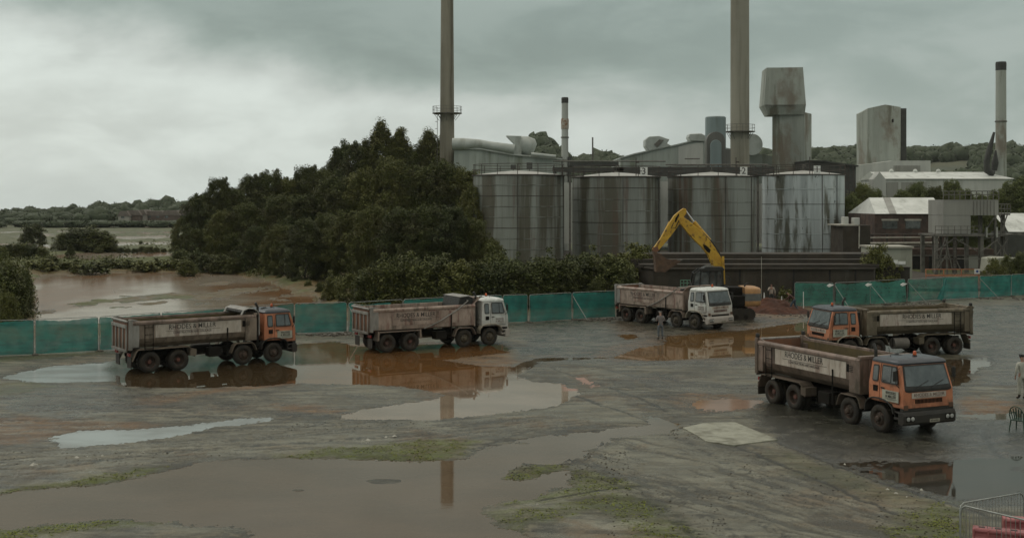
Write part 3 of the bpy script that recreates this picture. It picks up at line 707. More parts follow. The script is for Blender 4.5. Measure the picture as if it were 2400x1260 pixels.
        v = MB(); v.box((-.30, s * 1.203 - .012, 1.52), (-.06, s * 1.203 + .012, 1.74)); v.build('air_vent', M['chassis'], cabo)
        sg = MB(); sg.box((.20, s * 1.203 - .010, 1.24), (1.06, s * 1.203 + .012, 1.64)); sgo = sg.build('door_sign', M['sign_clean'] if cab == 'orange' else M['white_paint'], cabo)
        tx = MB(); ux = (-s, 0, 0) if s > 0 else (1, 0, 0)
        place_text(tx, 'RHODES', .105, (.66, s * 1.221, 1.55), ux, (0, 0, 1), .95); place_text(tx, '& MILLER', .105, (.66, s * 1.221, 1.42), ux, (0, 0, 1), .95)
        tx.box((.36, s * 1.217 - .003, 1.335), (.98, s * 1.217 + .004, 1.345)); tx.box((.45, s * 1.217 - .003, 1.30), (.9, s * 1.217 + .004, 1.312))
        tx.build('lettering', M['ink'] if cab == 'orange' else M['ink_faded'], sgo)
        # mirror
        mr = MB().tube([(1.02, s * 1.12, 2.5), (1.1, s * 1.36, 2.45), (1.1, s * 1.38, 1.95), (1.06, s * 1.18, 1.8)], .014, 6)
        mo = mr.build('mirror_arm', M['black'], cabo)
        MB().box((1.05, s * 1.38 - .09, 2.05), (1.10, s * 1.38 + .09, 2.42)).build('mirror', M['black'], mo, bevel=.02)
        # wheel arch of the steering axle
        pts = [(.80, .80), (.74, 1.02), (.55, 1.16), (.30, 1.24), (0, 1.26), (-.30, 1.24), (-.52, 1.16), (-.66, .98), (-.70, .72)]
        MB().strip(pts[::-1], min(s * .82, s * 1.27), max(s * .82, s * 1.27), .05).build('wheel_arch', M['cream'] if white_arch or cab == 'white' else M['black'], cabo, bevel=.02)
        st = MB().box((.80, min(s * .75, s * 1.2), .62), (1.28, max(s * .75, s * 1.2), .70)).box((.80, min(s * .8, s * 1.2), .86), (1.28, max(s * .8, s * 1.2), .92)).box((.80, min(s * .85, s * 1.17), .70), (.84, max(s * .85, s * 1.17), 1.08)).box((1.20, min(s * .85, s * 1.19), .60), (1.28, max(s * .85, s * 1.19), 1.04))
        st.build('cab_step', M['black'] if cab == 'orange' else M['white_paint'], cabo, bevel=.01, seg=1)
    # front sign and grille
    sg = MB().box((1.268, -.78, 1.41), (1.289, .82, 1.61)); sgo = sg.build('front_sign', M['sign'], cabo)
    tx = MB(); place_text(tx, 'RHODES & MILLER', .12, (1.293, .02, 1.52), (0, 1, 0), (0, 0, 1), 1.05); tx.box((1.289, -.6, 1.44), (1.293, .6, 1.45)); tx.build('lettering', M['ink_faded'], sgo)
    gr = MB()
    for k in range(20): gr.box((1.262, -.62 + k * .064, 1.22), (1.292, -.62 + k * .064 + .034, 1.37))
    gr.box((1.262, -.64, 1.205), (1.284, .67, 1.385)) if False else None
    gr.build('grille', M['chassis'] if cab == 'orange' else M['ink_faded'], cabo)
    # bumper
    bmat = M['black'] if cab == 'orange' else M['white_paint']
    b = MB(); b.prism([(1.05, .92), (1.30, .94), (1.36, .80), (1.36, .52), (1.28, .44), (1.05, .46)], -1.23, 1.23)
    bo = b.build('bumper', bmat, root, bevel=.03)
    MB().box((1.10, -1.17, .945), (1.27, 1.17, 1.045)).build('bumper_gap', M['black'] if cab == 'orange' else M['chassis'], bo)
    for s in (-1, 1):
        MB().box((1.352, s * .92 - .20, .58), (1.368, s * .92 + .20, .80)).build('lamp_recess', M['chassis'], bo)
        for dy in (-.10, .10):
            lm = MB().lathe([(.078, 1.362), (.078, 1.385), (.06, 1.395), (0, 1.40)], 14, Matrix.Translation((0, s * .92 + dy, .69)), axis='x'); smooth_by_angle(lm.build('headlight', M['lamp'], bo), 40)
        MB().box((1.272, s * 1.06 - .10, 1.00), (1.296, s * 1.06 + .10, 1.18)).build('indicator', M['rust_panel'], bo, bevel=.01)
    np_ = MB().box((1.362, -.02, .52), (1.376, .44, .64)).build('number_plate', M['plate'], bo)
    tx = MB(); 
    for k, wd in enumerate((.035, .03, .035, .03, .035, .03)): tx.box((1.374, .03 + k * .062, .555), (1.379, .03 + k * .062 + wd, .61))
    tx.build('lettering', M['ink'], np_)
    # roof beacon and aerial
    be = MB().lathe([(.09, 2.80), (.09, 2.85), (.05, 2.87)], 12, Matrix.Translation((.45, .1, 0))).build('beacon', M['black'], root)
    smooth_by_angle(MB().lathe([(.065, 2.86), (.07, 2.93), (.055, 3.0), (0, 3.02)], 14, Matrix.Translation((.45, .1, 0))).build('lens', M['amber'], be), 50)
    MB().tube([(.2, -.8, 2.77), (.1, -.82, 3.15)], .010, 5).build('aerial', M['black'], root)
    # exhaust stack and air intake behind the cab
    MB().tube([(-.72, -.72, .9), (-.72, -.72, 2.95), (-.78, -.72, 3.05), (-.86, -.72, 3.18)], .065, 10).tube([(-.72, -.72, 1.5), (-.72, -.72, 2.3)], .11, 12).build('exhaust_stack', M['black'], root, smooth=False)
    MB().box((-.85, .55, 1.0), (-.62, .85, 2.5)).build('air_intake', M['black'], root, bevel=.03)
    # wheels
    for i, x in enumerate(AX):
        for s in (-1, 1): make_wheel(root, x, s, i > 1, M['rim_grey'] if (cab == 'white' and i < 2) else M['rim'])
    # tipper body
    xf, xr = -1.0, -7.75
    inm = M['inner'] if not straight else M['inner_rust']
    if straight:
        out = [(1.20, 2.42), (1.20, 1.28), (.95, 1.20)]; inn = [(1.14, 2.42), (1.14, 1.36), (.92, 1.30)]; ztop = 2.46
    else:
        out = [(1.19, 2.50), (1.19, 1.72), (1.06, 1.46), (.80, 1.24)]; inn = [(1.13, 2.50), (1.13, 1.76), (1.00, 1.52), (.76, 1.32)]; ztop = 2.56
    full = [(-y, z) for y, z in out] + out[::-1]; fin = [(-y, z) for y, z in inn] + inn[::-1]
    tb = MB().prism(full + fin[::-1], xr + .06, xf - .1, 'x')
    body = tb.build('tipper_body', bodym, root)
    li = MB()
    fin2 = [(y * .995, z + .004) for y, z in fin]
    li.add([(xr + .07, y, z) for y, z in fin2] + [(xf - .11, y, z) for y, z in fin2], [(k, k + 1, len(fin2) + k + 1, len(fin2) + k) for k in range(len(fin2) - 1)])
    zf = fin2[len(fin2) // 2][1]
    li.add([(xf - .11, y, z) for y, z in fin2], [tuple(range(len(fin2)))])
    li.build('lining', inm, body, fix=False)
    rail = MB()
    for s in (-1, 1):
        r0 = [(s * 1.13, ztop - .16), (s * 1.255, ztop - .14), (s * 1.265, ztop - .03), (s * 1.20, ztop + .05), (s * 1.13, ztop + .05)]
        rail.prism(r0, xr + .05, xf - .02, 'x')
    rail.build('top_rail', M['body'] if style == 'rounded' else bodym, body, bevel=.015)
    hb = MB()
    if straight:
        hb.box((xf - .10, -1.2, 1.2), (xf, 1.2, ztop + .05)); hb.prism([(xf, ztop + .05), (xf - .10, ztop + .05), (xf + .35, ztop + .42), (xf + .42, ztop + .40)], -1.1, 1.1)
    else:
        hb.box((xf - .10, -1.2, 1.24), (xf, 1.2, ztop + .06))
        for s in (-1, 1): hb.prism([(s * 1.13, 1.22), (s * 1.255, 1.26), (s * 1.255, ztop - .10), (s * 1.13, ztop - .10)], xf - .62, xf + .001, 'x')
        hb.box((xf - .16, -1.23, ztop + .02), (xf + .05, 1.23, ztop + .13))
    for y in (-.8, -.4, 0, .4, .8): hb.box((xf, y - .04, 1.3), (xf + .05, y + .04, ztop))
    hb.build('headboard', bodym, body, bevel=.015)
    # rear pillars
    for s in (-1, 1):
        rp = MB().box((xr - .02, min(s * 1.10, s * 1.285), 1.18), (xr + .16, max(s * 1.10, s * 1.285), ztop + .16))
        rp.prism([(xr + .16, ztop + .05), (xr + .16, ztop + .16), (xr + .22, ztop + .15), (xr + .62, ztop + .03)], min(s * 1.13, s * 1.20), max(s * 1.13, s * 1.20))
        rp.box((xr + .16, min(s * 1.10, s * 1.245), 1.3), (xr + .50, max(s * 1.10, s * 1.245), ztop - .16)) if s else None
        rp.build('rear_pillar', M['pale_steel'] if style in ('pale',) or label.startswith('leftmost') else bodym, body, bevel=.02)
        if posts:
            pc = MB().lathe([(0, ztop + .16), (.085, ztop + .17), (.10, ztop + .24), (.085, ztop + .32), (0, ztop + .34)], 10, Matrix.Translation((xr + .08, s * 1.2, 0)))
            pc.tube([(xr + .08, s * 1.28, ztop + .24), (xr + .08, s * 1.12, ztop + .24)], .03, 6)
            pc.build('tailgate_hinge', M['black'], body)
    # tailgate
    tg = MB().box((xr - .07, -1.12, 1.16), (xr, 1.12, ztop + .02))
    tgo = tg.build('tailgate', M['rust_panel'] if not style == 'green' else bodym, body)
    rb = MB()
    for y in (-1.08, -.55, 0, .55, 1.08): rb.box((xr - .13, y - .05, 1.16), (xr - .07, y + .05, ztop - .14))
    rb.box((xr - .15, -1.14, 1.08), (xr - .072, 1.14, 1.22)); rb.box((xr - .16, -1.14, ztop - .28), (xr - .072, 1.14, ztop - .12)); rb.tube([(xr - .10, -1.2, ztop + .06), (xr - .10, 1.2, ztop + .06)], .06, 8)
    rb.build('rib', M['pale_steel'] if style != 'green' else bodym, tgo, bevel=.01, seg=1)
    # side sign, lettering, small details
    for s in (-1, 1):
        yb = 1.19 if not straight else 1.20
        x0, x1 = (-6.42, -1.85); z0, z1 = (1.74, 2.38) if not straight else (1.50, 2.22)
        sg = MB().box((x0, min(s * (yb + .004), s * (yb + .016)), z0), (x1, max(s * (yb + .004), s * (yb + .016)), z1))
        sgo = sg.build('side_sign', M['sign'] if not straight else M['body_pale'], body)
        tx = MB(); ux = (-s, 0, 0) if s > 0 else (1, 0, 0); xc = -4.5 if not straight else -4.9
        zc = z1 - .17 if not straight else 2.05
        place_text(tx, 'RHODES & MILLER', .25, (xc, s * (yb + .020), zc), ux, (0, 0, 1), .88)
        tx.box((xc - 1.4, s * (yb + .018) - .003, zc - .195), (xc + 1.5, s * (yb + .018) + .003, zc - .18))
        place_text(tx, 'CONSTRUCTION AND HAULAGE', .105, (xc, s * (yb + .020), zc - .28), ux, (0, 0, 1), .92)
        tx.build('lettering', M['ink'], sgo)
        ld = MB(); xl = -6.98 if not straight else -7.0; yl = s * (yb + .08)
        if not straight:
            for x in (xl, xl + .42): ld.bar((x, yl, 1.12), (x, yl, 2.40), .03)
            for k in range(4): ld.bar((xl, yl, 1.2 + k * .36), (xl + .42, yl, 1.2 + k * .36), .025)
            ld.build('ladder', M['chassis'], body)
            bx = MB().box((-1.78, min(s * yb, s * (yb + .05)), 2.02), (-1.36, max(s * yb, s * (yb + .05)), 2.32))
            for k in range(4): bx.box((-1.76, min(s * yb, s * (yb + .07)), 2.05 + k * .065), (-1.38, max(s * yb, s * (yb + .07)), 2.07 + k * .065))
            bx.build('side_grating', M['chassis'], body)
        # rear mudguard over both driven axles
        zg = 1.20
        pts = [(-7.62, .62), (-7.42, 1.08), (-7.30, zg), (-4.72, zg), (-4.55, 1.08), (-4.34, .66)]
        if straight: pts = [(-7.35, .68), (-7.20, 1.18), (-7.18, 1.19), (-4.70, 1.19), (-4.62, 1.18), (-4.50, .72)]
        MB().strip(pts[::-1], min(s * .66, s * 1.26), max(s * .66, s * 1.26), .05).build('rear_mudguard', bodym, root, bevel=.01, seg=1)
        if straight:
            for x in (-4.62, -7.26): MB().box((x - .05, min(s * 1.0, s * 1.27), .70), (x + .04, max(s * 1.0, s * 1.27), 1.22)).build('mudguard_plate', bodym, root)
        else: MB().box((-4.62, min(s * .7, s * 1.25), .70), (-4.30, max(s * .7, s * 1.25), 1.02)).build('mudguard_plate', bodym, root)
        pts = [(-2.42, .66), (-2.26, 1.04), (-2.12, 1.15), (-1.22, 1.15), (-1.08, 1.02), (-.96, .72)]
        MB().strip(pts[::-1], min(s * .86, s * 1.25), max(s * .86, s * 1.25), .04).build('second_axle_mudguard', bodym, root, bevel=.01, seg=1)
        MB().box((-7.66, min(s * .62, s * 1.2), .28), (-7.62, max(s * .62, s * 1.2), .82)).build('mud_flap', M['black'], root)
        rl = MB().box((-7.72, min(s * .75, s * 1.15), .88), (-7.66, max(s * .75, s * 1.15), 1.02)); rl.build('tail_light', M['red_lens'], root)
        pl = MB().bar((-2.62, s * 1.24, .60), (-2.62, s * 1.24, 2.0 if s < 0 else 1.2), .06, .03); pl.build('marker_post', M['chassis'], root)
        # fuel tank
        if s < 0 or tank:
            ft = MB().tube([(-2.78, s * .95, .74), (-3.72, s * .95, .74)], .30, 18) if s > 0 else MB().box((-3.6, s * 1.18, .55), (-2.9, s * .62, 1.02))
            ft.build('fuel_tank', M['pale_steel'] if s > 0 else M['chassis'], root, bevel=.02)
        if straight:
            MB().tube([(-4.4, s * 1.27, 1.24), (-3.4, s * 1.28, 1.62), (-2.2, s * 1.27, 2.25), (-1.5, s * 1.20, 2.72)], .035, 8).build('cover_bar', M['pale_steel'], root)
        elif cover is None:
            pass
    if straight:
        cv = MB(); cv.tube([(-1.5, -1.2, 2.74), (-1.5, 1.2, 2.74)], .035, 8)
        rl = [(-1.05, ztop + .1), (-.80, 2.98), (-1.2, 3.02), (-1.9, 2.92), (-2.35, ztop + .12), (-2.3, ztop - .1), (-1.2, ztop)]
        cv.build('cover_bar', M['pale_steel'], root)
        if cover == 'tarp':
            MB().prism([(-1.12, ztop - .3), (-1.06, 2.88), (-1.35, 2.98), (-1.95, 2.93), (-2.12, ztop - .35)], -1.05, 1.08).build('rolled_tarpaulin', M['black'], root, bevel=.06)
            MB().prism([(-1.3, 2.99), (-.78, 2.90), (-.75, 2.93), (-1.3, 3.02), (-1.98, 2.96), (-1.95, 2.93)], -1.1, 1.1).build('tarpaulin_hood', M['pale_steel'], root)
        else:
            MB().box((-1.35, -1.15, ztop + .05), (-1.05, 1.15, ztop + .22)).build('rolled_tarpaulin', M['black'], root, bevel=.05)
    if cover == 'cowl':
        cw = [(-1.85, 2.62), (-1.72, 2.86), (-1.45, 2.96), (-1.15, 2.93), (-.92, 2.80), (-.82, 2.55), (-.82, 1.5)]
        MB().strip(cw[::-1], -1.24, -1.05, .05).strip(cw[::-1], 1.05, 1.24, .05).strip(cw[1:6][::-1], -1.1, 1.1, .03).build('sheet_cowl', M['pale_steel'], root, bevel=.01, seg=1)
        MB().tube([(-1.65, -1.1, 2.74), (-1.65, 1.1, 2.74)], .10, 10).build('rolled_tarpaulin', M['black'], root)
    return root
make_truck(-13.45, 64.0, R(36), 'leftmost orange cab tipper lorry with dark roof facing away by the green fence', 'orange', 'rounded', 'cowl', posts=False)
make_truck(-1.92, 71.4, R(30.4), 'white cab tipper lorry with black tarpaulin behind the cab parked beside the brown puddle', 'white', 'pale', 'tarp', posts=False)
make_truck(13.15, 79.7, R(-52.5), 'white cab tipper lorry facing the camera under the yellow excavator arm', 'white', 'pale', 'roll', posts=False)
make_truck(18.1, 65.3, R(196), 'orange cab tipper lorry facing left with a cream wheel arch, behind the nearest lorry', 'orange', 'green', None, white_arch=True)
make_truck(14.75, 44.3, R(-66.7), 'nearest and largest orange cab tipper lorry facing the camera on dark wet tarmac', 'orange', 'rounded', None)

# ---------------------------------------------------------------- vegetation
def leaf_mat(name, a, b, c3=None):
    m, t, bs = new_mat(name)
    ri = t.new('ShaderNodeNewGeometry').outputs['Random Per Island']
    oi = t.new('ShaderNodeObjectInfo').outputs['Random']
    co = t.new('ShaderNodeTexCoord').outputs['Object']
    c = t.mix(ri, a, b)
    c = t.mix(t.m('MULTIPLY', t.ramp(t.noise(co, .5, 3), .42, .62), .7), c, c3 or tuple(x * .6 for x in a))
    c = t.mix(t.m('MULTIPLY', oi, .55), c, tuple(x * q for x, q in zip(b, (1.55, 1.3, 1.1))))
    t.put(bs.inputs['Base Color'], c); bs.inputs['Roughness'].default_value = .55; bs.inputs['Specular IOR Level'].default_value = .25
    return m
M['leaf'] = leaf_mat('dark green leaves', (.036, .050, .015), (.102, .120, .034), (.050, .044, .016))
M['leaf_pale'] = leaf_mat('fresher green leaves', (.036, .048, .015), (.078, .094, .030), (.036, .038, .014))
M['leaf_olive'] = leaf_mat('olive yellow leaves', (.060, .075, .022), (.105, .120, .034), (.045, .055, .02))
M['leaf_belt'] = leaf_mat('mid green leaves', (.075, .100, .035), (.13, .16, .055), (.06, .075, .03))
M['moss_leaf'] = leaf_mat('short bright moss and grass', (.080, .110, .010), (.130, .160, .018), (.06, .075, .012))
M['bark'] = worn('grey brown bark', (.045, .038, .028), (.03, .026, .02), 4, rough=.9)
rng = np.random.default_rng(7)
def leaves_mesh(name, cen, size, mat, up=.35):
    n = len(cen)
    nr = rng.normal(size=(n, 3)); nr[:, 2] = np.abs(nr[:, 2]) + up; nr /= np.linalg.norm(nr, axis=1)[:, None]
    t = rng.normal(size=(n, 3)); t -= (t * nr).sum(1)[:, None] * nr; t /= np.linalg.norm(t, axis=1)[:, None]
    b = np.cross(nr, t); s_ = (np.asarray(size) * rng.uniform(.6, 1.35, n))[:, None]
    v = np.stack([cen - t * s_ * .62, cen + b * s_ * .34 + nr * s_ * .1, cen + t * s_ * .62, cen - b * s_ * .34 + nr * s_ * .1], 1).reshape(-1, 3)
    me = bpy.data.meshes.new(name); me.vertices.add(4 * n); me.vertices.foreach_set('co', v.astype(np.float32).ravel())
    me.loops.add(4 * n); me.loops.foreach_set('vertex_index', np.arange(4 * n, dtype=np.int32))
    me.polygons.add(n); me.polygons.foreach_set('loop_start', (np.arange(n) * 4).astype(np.int32)); me.update(calc_edges=True)
    me.materials.append(mat); return me
def crown_points(h, r, z0, nclump, per, shape='round', clump=.55, seed=0):
    """leaf positions: clumps on an uneven envelope from z0 to h with maximum radius r"""
    g = np.random.default_rng(seed); out = []; tips = []
    lob = g.uniform(.72, 1.18, 9); ph = g.uniform(0, 6.28)
    for k in range(nclump):
        u = g.uniform(0, 1) ** .85
        if shape == 'birch': env = r * (1 - u) ** .72 + .06 * r * (u < .97)
        if shape == 'birch': env *= (.55 + .45 * min(1, u * 5))
        elif shape == 'round': env = r * math.sin(PI * min(.97, .16 + .80 * u)) ** .6
        else: env = r * (1 - u * .55) * min(1, .75 + u)
        a = g.uniform(0, 2 * PI); lb = lob[int((a + ph) / (2 * PI) * 9) % 9] * (1 + .18 * math.sin(7 * u * 3 + a * 2))
        rr = env * lb * g.uniform(.35, 1) ** .5 * (1.0 if g.uniform() > .2 else g.uniform(1.05, 1.4))
        c = np.array([rr * math.cos(a), rr * math.sin(a), z0 + (h - z0) * u + abs(g.normal()) * (.35 if u > .6 else .15)])
        tips.append(c); cr = clump * g.uniform(.6, 1.35)
        m_ = int(per * g.uniform(.6, 1.4))
        p = g.normal(size=(m_, 3)); p /= np.linalg.norm(p, axis=1)[:, None] + 1e-9
        p *= (g.uniform(0, 1, m_) ** .45)[:, None] * cr; p[:, 2] *= g.uniform(.7, 1.5)
        out.append(c + p)
    return np.concatenate(out), tips
def trunk_mb(h, r, tips, z0, seed=0):
    g = random.Random(seed); mb = MB()
    pts = [(g.uniform(-.1, .1) * k, g.uniform(-.1, .1) * k, h * .88 * k / 6) for k in range(7)]
    mb.tube(pts, [r * (1 - k / 7.2) for k in range(7)], 8)
    for c in g.sample(list(tips), min(22, len(tips))):
        zb = max(z0 * .6, c[2] - g.uniform(.5, 1.6)); k = min(6, max(0, zb / (h * .88) * 6)); i = int(k); f = k - i
        a = Vector(pts[i]).lerp(Vector(pts[min(6, i + 1)]), f); cc = Vector(c)
        mid = a.lerp(cc, .5) + Vector((0, 0, -.15)); rr = r * (1 - k / 7.2) * .45
        mb.tube([a, mid, cc], [rr, rr * .6, rr * .2], 5)
    return mb
PROTO = {}
def tree_proto(kind):
    if kind in PROTO: return PROTO[kind]
    P = {  # h, r, z0, clumps, leaves per clump, shape, clump radius, leaf size, material
        'tall': (10, 2.4, .8, 560, 110, 'birch', .33, .10, 'leaf'), 'tall_b': (10, 2.1, 1.0, 500, 110, 'birch', .32, .10, 'leaf'),
        'broad': (8, 3.1, .3, 680, 115, 'round', .40, .115, 'leaf'), 'broad_b': (8, 2.8, .2, 640, 115, 'round', .39, .115, 'leaf'), 'broad_olive': (8, 2.6, .3, 560, 110, 'round', .38, .115, 'leaf_belt'), 'broad_pale': (8, 2.6, .3, 560, 110, 'round', .38, .115, 'leaf_pale'),
        'bush': (2.6, 1.7, 0, 170, 80, 'mound', .34, .115, 'leaf_pale'), 'bush_b': (2.4, 1.6, 0, 170, 80, 'mound', .33, .11, 'leaf'), 'bush_c': (2.8, 1.3, 0, 130, 80, 'round', .30, .12, 'leaf_olive'),
        'far': (7, 3.2, .0, 120, 34, 'round', .9, .5, 'leaf'), 'far_b': (6, 3.4, .0, 120, 34, 'round', .9, .5, 'leaf_pale'),
        'scrub': (1.1, 1.4, 0, 40, 26, 'mound', .34, .22, 'leaf'),
    }[kind]
    h, r, z0, nc, per, sh, cl, ls, mt = P; sd = sum(map(ord, kind))
    pts, tips = crown_points(h, r, z0, nc, per, sh, cl, sd)
    pts = pts[pts[:, 2] > .02]
    cme = leaves_mesh('crown', pts, ls, M[mt])
    tk = trunk_mb(h, h * .016 + .02, tips, z0, sd)
    me = bpy.data.meshes.new('trunk'); me.from_pydata(tk.v, [], tk.f); me.materials.append(M['bark'])
    PROTO[kind] = (cme, me, h); return PROTO[kind]
_tn = [0]
def tree(kind, x, y, h, label, group, z=0.0, wide=1.0, name=None, cat=None):
    cme, tme, h0 = tree_proto(kind); s = h / h0; _tn[0] += 1
    isb = kind.startswith('bush') or kind == 'scrub'
    o = empty(name or ('bush' if isb else 'tree'), (x, y, z), (_tn[0] * 2.399) % 6.283, label, cat or ('bush' if isb else 'tree'), group)
    o.scale = (s * wide, s * wide, s)
    for nm, me in (('crown' if not isb else 'foliage', cme), ('trunk' if not isb else 'stem', tme)):
        c = bpy.data.objects.new(nm, me); COL.objects.link(c); c.parent = o
    return o
ORD = ['first', 'second', 'third', 'fourth', 'fifth', 'sixth', 'seventh', 'eighth', 'ninth', 'tenth', 'eleventh', 'twelfth', 'thirteenth', 'fourteenth', 'fifteenth', 'sixteenth', 'seventeenth', 'eighteenth', 'nineteenth', 'twentieth'] + ['twenty-' + q for q in ('first', 'second', 'third', 'fourth', 'fifth', 'sixth', 'seventh', 'eighth', 'ninth')] + ['thirtieth'] + ['thirty-' + q for q in ('first', 'second', 'third', 'fourth', 'fifth', 'sixth', 'seventh', 'eighth', 'ninth')] + ['fortieth'] + ['forty-' + q for q in ('first', 'second', 'third', 'fourth', 'fifth', 'sixth', 'seventh', 'eighth', 'ninth')]
# back row of the thicket: (pixel x, pixel y of the top, depth, kind, width factor)
rows = [
 ('back row of the dark thicket', 'trees of the dark thicket', [(432,520,182,'broad',1.0),(470,468,182,'broad_b',.9),(512,438,182,'broad_pale',.8),(545,462,182,'broad',1.0),(590,432,190,'broad_pale',1.0),(632,424,190,'broad',.95),(680,432,190,'broad_b',1.0),(718,412,190,'broad_pale',.8),(752,420,190,'broad',.9),(790,372,205,'tall_b',1.3),(822,354,205,'broad_b',.7),(858,358,205,'tall',1.1),(893,318,205,'tall',1.25),(938,330,205,'tall_b',1.25),(972,372,205,'broad',.75),(1003,338,205,'tall',1.3),(1040,352,205,'broad',1.0),(1072,366,205,'tall_b',1.4),(1098,380,200,'broad_b',.8),(1118,392,195,'tall',1.1)]),
 ('middle row of the dark thicket', 'trees of the dark thicket', [(455,545,158,'broad_b',.9),(520,510,158,'broad',1.0),(580,490,158,'broad_b',1.05),(650,478,158,'broad',1.05),(720,470,158,'broad_b',1.1),(790,440,158,'broad',1.05),(850,420,158,'broad_b',.95),(915,400,158,'broad',.85),(975,410,158,'broad_b',.9),(1035,405,158,'broad',.95),(1085,415,158,'broad_b',.9),(1112,450,150,'broad_b',.7)]),
 ('front row of the dark thicket', 'trees of the dark thicket', [(600,545,140,'broad',1.1),(660,540,132,'broad_b',1.1),(715,530,124,'broad_pale',1.1),(765,520,130,'broad',1.1),(820,510,124,'broad_b',1.1),(880,505,120,'broad',1.0),(940,505,117,'broad_b',1.05),(1000,505,115,'broad',1.0),(1060,505,114,'broad_pale',.95),(1110,530,114,'broad_b',.85),(1150,575,113,'broad',.9)]),
]
KD = {'tall': 'tall pointed dark tree', 'tall_b': 'slender pointed dark tree', 'broad': 'rounded dark green tree', 'broad_b': 'bushy dark tree', 'broad_pale': 'lighter green rounded tree', 'broad_olive': 'olive green rounded tree'}
for rown, gr, lst in rows:
    for i, (px, top, Y, kind, wd) in enumerate(lst):
        top -= 10 if kind[:4] == 'tall' else 4
        h = az(top, Y)
        tree(kind, ax(px, Y), Y, h, '%s in the %s, %s from left' % (KD[kind], rown, ORD[i]), gr, 0, wd)
# bushes along the foot of the thicket and in front of the tanks
bl = [(560,622,142,'bush_b'),(590,632,138,'bush'),(622,640,133,'bush_b'),(655,645,127,'bush_c'),(690,652,121,'bush'),(722,660,115,'bush_b'),(752,665,108,'bush'),(785,655,101,'bush_b'),(820,650,96,'bush_c'),(862,645,93,'bush'),(902,632,93,'bush_b'),(942,620,94,'bush'),(985,630,93,'bush_b'),(1028,615,94,'bush'),(1070,625,93,'bush_c'),(1112,628,94,'bush'),(1155,632,94,'bush'),(1198,626,95,'bush_b'),(1238,634,95,'bush'),(1280,622,96,'bush_b'),(1322,626,96,'bush'),(1362,612,98,'bush'),(1402,616,98,'bush_b'),(1440,612,97,'bush_c')]
for i, (px, top, Y, kind) in enumerate(bl):
    tree(kind, ax(px, Y), Y, az(top, Y) * .90, 'low %s bush at the foot of the thicket, %s from left' % ({'bush': 'fresh green', 'bush_b': 'dark green', 'bush_c': 'olive'}[kind], ORD[i]), 'bushes along the foot of the thicket', 0, 1.15)
bl = [(1148,560,112,'broad_b',.8),(1168,604,101,'bush_b',1),(1205,618,102,'bush_b',.9),(1245,621,103,'bush',1),(1285,610,103,'bush_c',1),(1325,607,101,'broad_b',.7),(1368,584,103,'broad_b',.75),(1408,592,103,'broad_b',.7),(1450,600,104,'bush_c',1.0),(1490,578,106,'bush_c',.9),(1475,632,102,'bush_c',.7),(1395,662,95,'bush',.8),(1475,654,98,'bush_b',.6),(1512,582,109,'bush_c',.6),(1345,622,105,'bush_b',.9),(1430,626,101,'bush_b',.9)]
for i, (px, top, Y, kind, wd) in enumerate(bl):
    tree(kind, ax(px, Y), Y, az(top, Y) * .84, '%s leafy shrub in front of the grey tanks, %s from left' % ({'bush': 'light', 'bush_b': 'dark', 'bush_c': 'olive', 'broad_b': 'tall dark', 'broad': 'tall rounded'}[kind], ORD[sorted([q[0] for q in bl]).index(px)]), 'shrubs in front of the tanks', 0, wd, name='shrub', cat='shrub')
# bushes in the marsh on the left
bl = [(-5,650,84,'bush_b',1.0),(38,672,85,'bush',.7),(-5,700,80,'bush',.8),(12,634,93,'bush_b',.9),(48,645,98,'bush_b',.8),(-30,625,100,'broad_b',.9),(20,706,78,'bush_b',.7),(58,655,92,'bush',.5)]
for i, (px, top, Y, kind, wd) in enumerate(bl):
    tree(kind, ax(px, Y), Y, az(top, Y), 'dark bush left of the marsh pond, %s nearest to the camera' % ORD[sorted([q[2] for q in bl]).index(Y)], 'bushes left of the marsh pond', 0, wd)
bl = [(165,574,172,'tall',1.6),(160,556,204,'bush_b',2.0),(198,545,203,'bush',2.2),(232,550,202,'bush_b',2.0),(255,562,201,'bush_c',1.6),(180,580,201,'bush',1.9),(197,581,201,'bush_b',1.9),(214,584,201,'bush',1.9),(231,583,197,'bush_b',1.9),(248,581,201,'bush',1.9),(265,580,200,'bush_b',1.9),(282,582,198,'bush',1.9),(299,584,198,'bush_b',1.9),(316,584,197,'bush',1.9),(333,580,201,'bush',1.9),(350,581,197,'bush_b',1.9),(367,582,201,'bush_b',1.9),(384,584,200,'bush_b',1.9),(401,584,201,'bush_b',1.9),(418,580,199,'bush',1.9),(5,582,174,'bush',1.5),(28,580,174,'bush',1.5),(52,578,174,'bush_b',1.5),(75,581,174,'bush',1.5),(98,586,174,'bush_b',1.5),(70,622,148,'scrub',2.0),(94,620,142,'scrub',2.0),(118,624,149,'scrub',2.0),(142,622,145,'scrub',2.0),(166,621,144,'scrub',2.0),(190,625,142,'scrub',2.0),(214,625,139,'scrub',2.0),(238,621,146,'scrub',2.0),(262,616,149,'scrub',2.0),(286,620,145,'scrub',2.0),(310,618,147,'scrub',2.0),(334,621,144,'scrub',2.0),(358,625,145,'scrub',2.0),(382,617,147,'scrub',2.0),(406,619,146,'scrub',2.0),(425,596,150,'bush_b',1.5),(455,600,146,'bush_b',1.5),(485,604,143,'bush',1.5),(515,606,141,'bush',1.5),(545,610,140,'bush_b',1.5),(440,618,136,'bush_b',1.5),(78,536,230,'bush',1.5),(330,566,240,'bush_b',1.5),(120,606,150,'bush',1.5)]
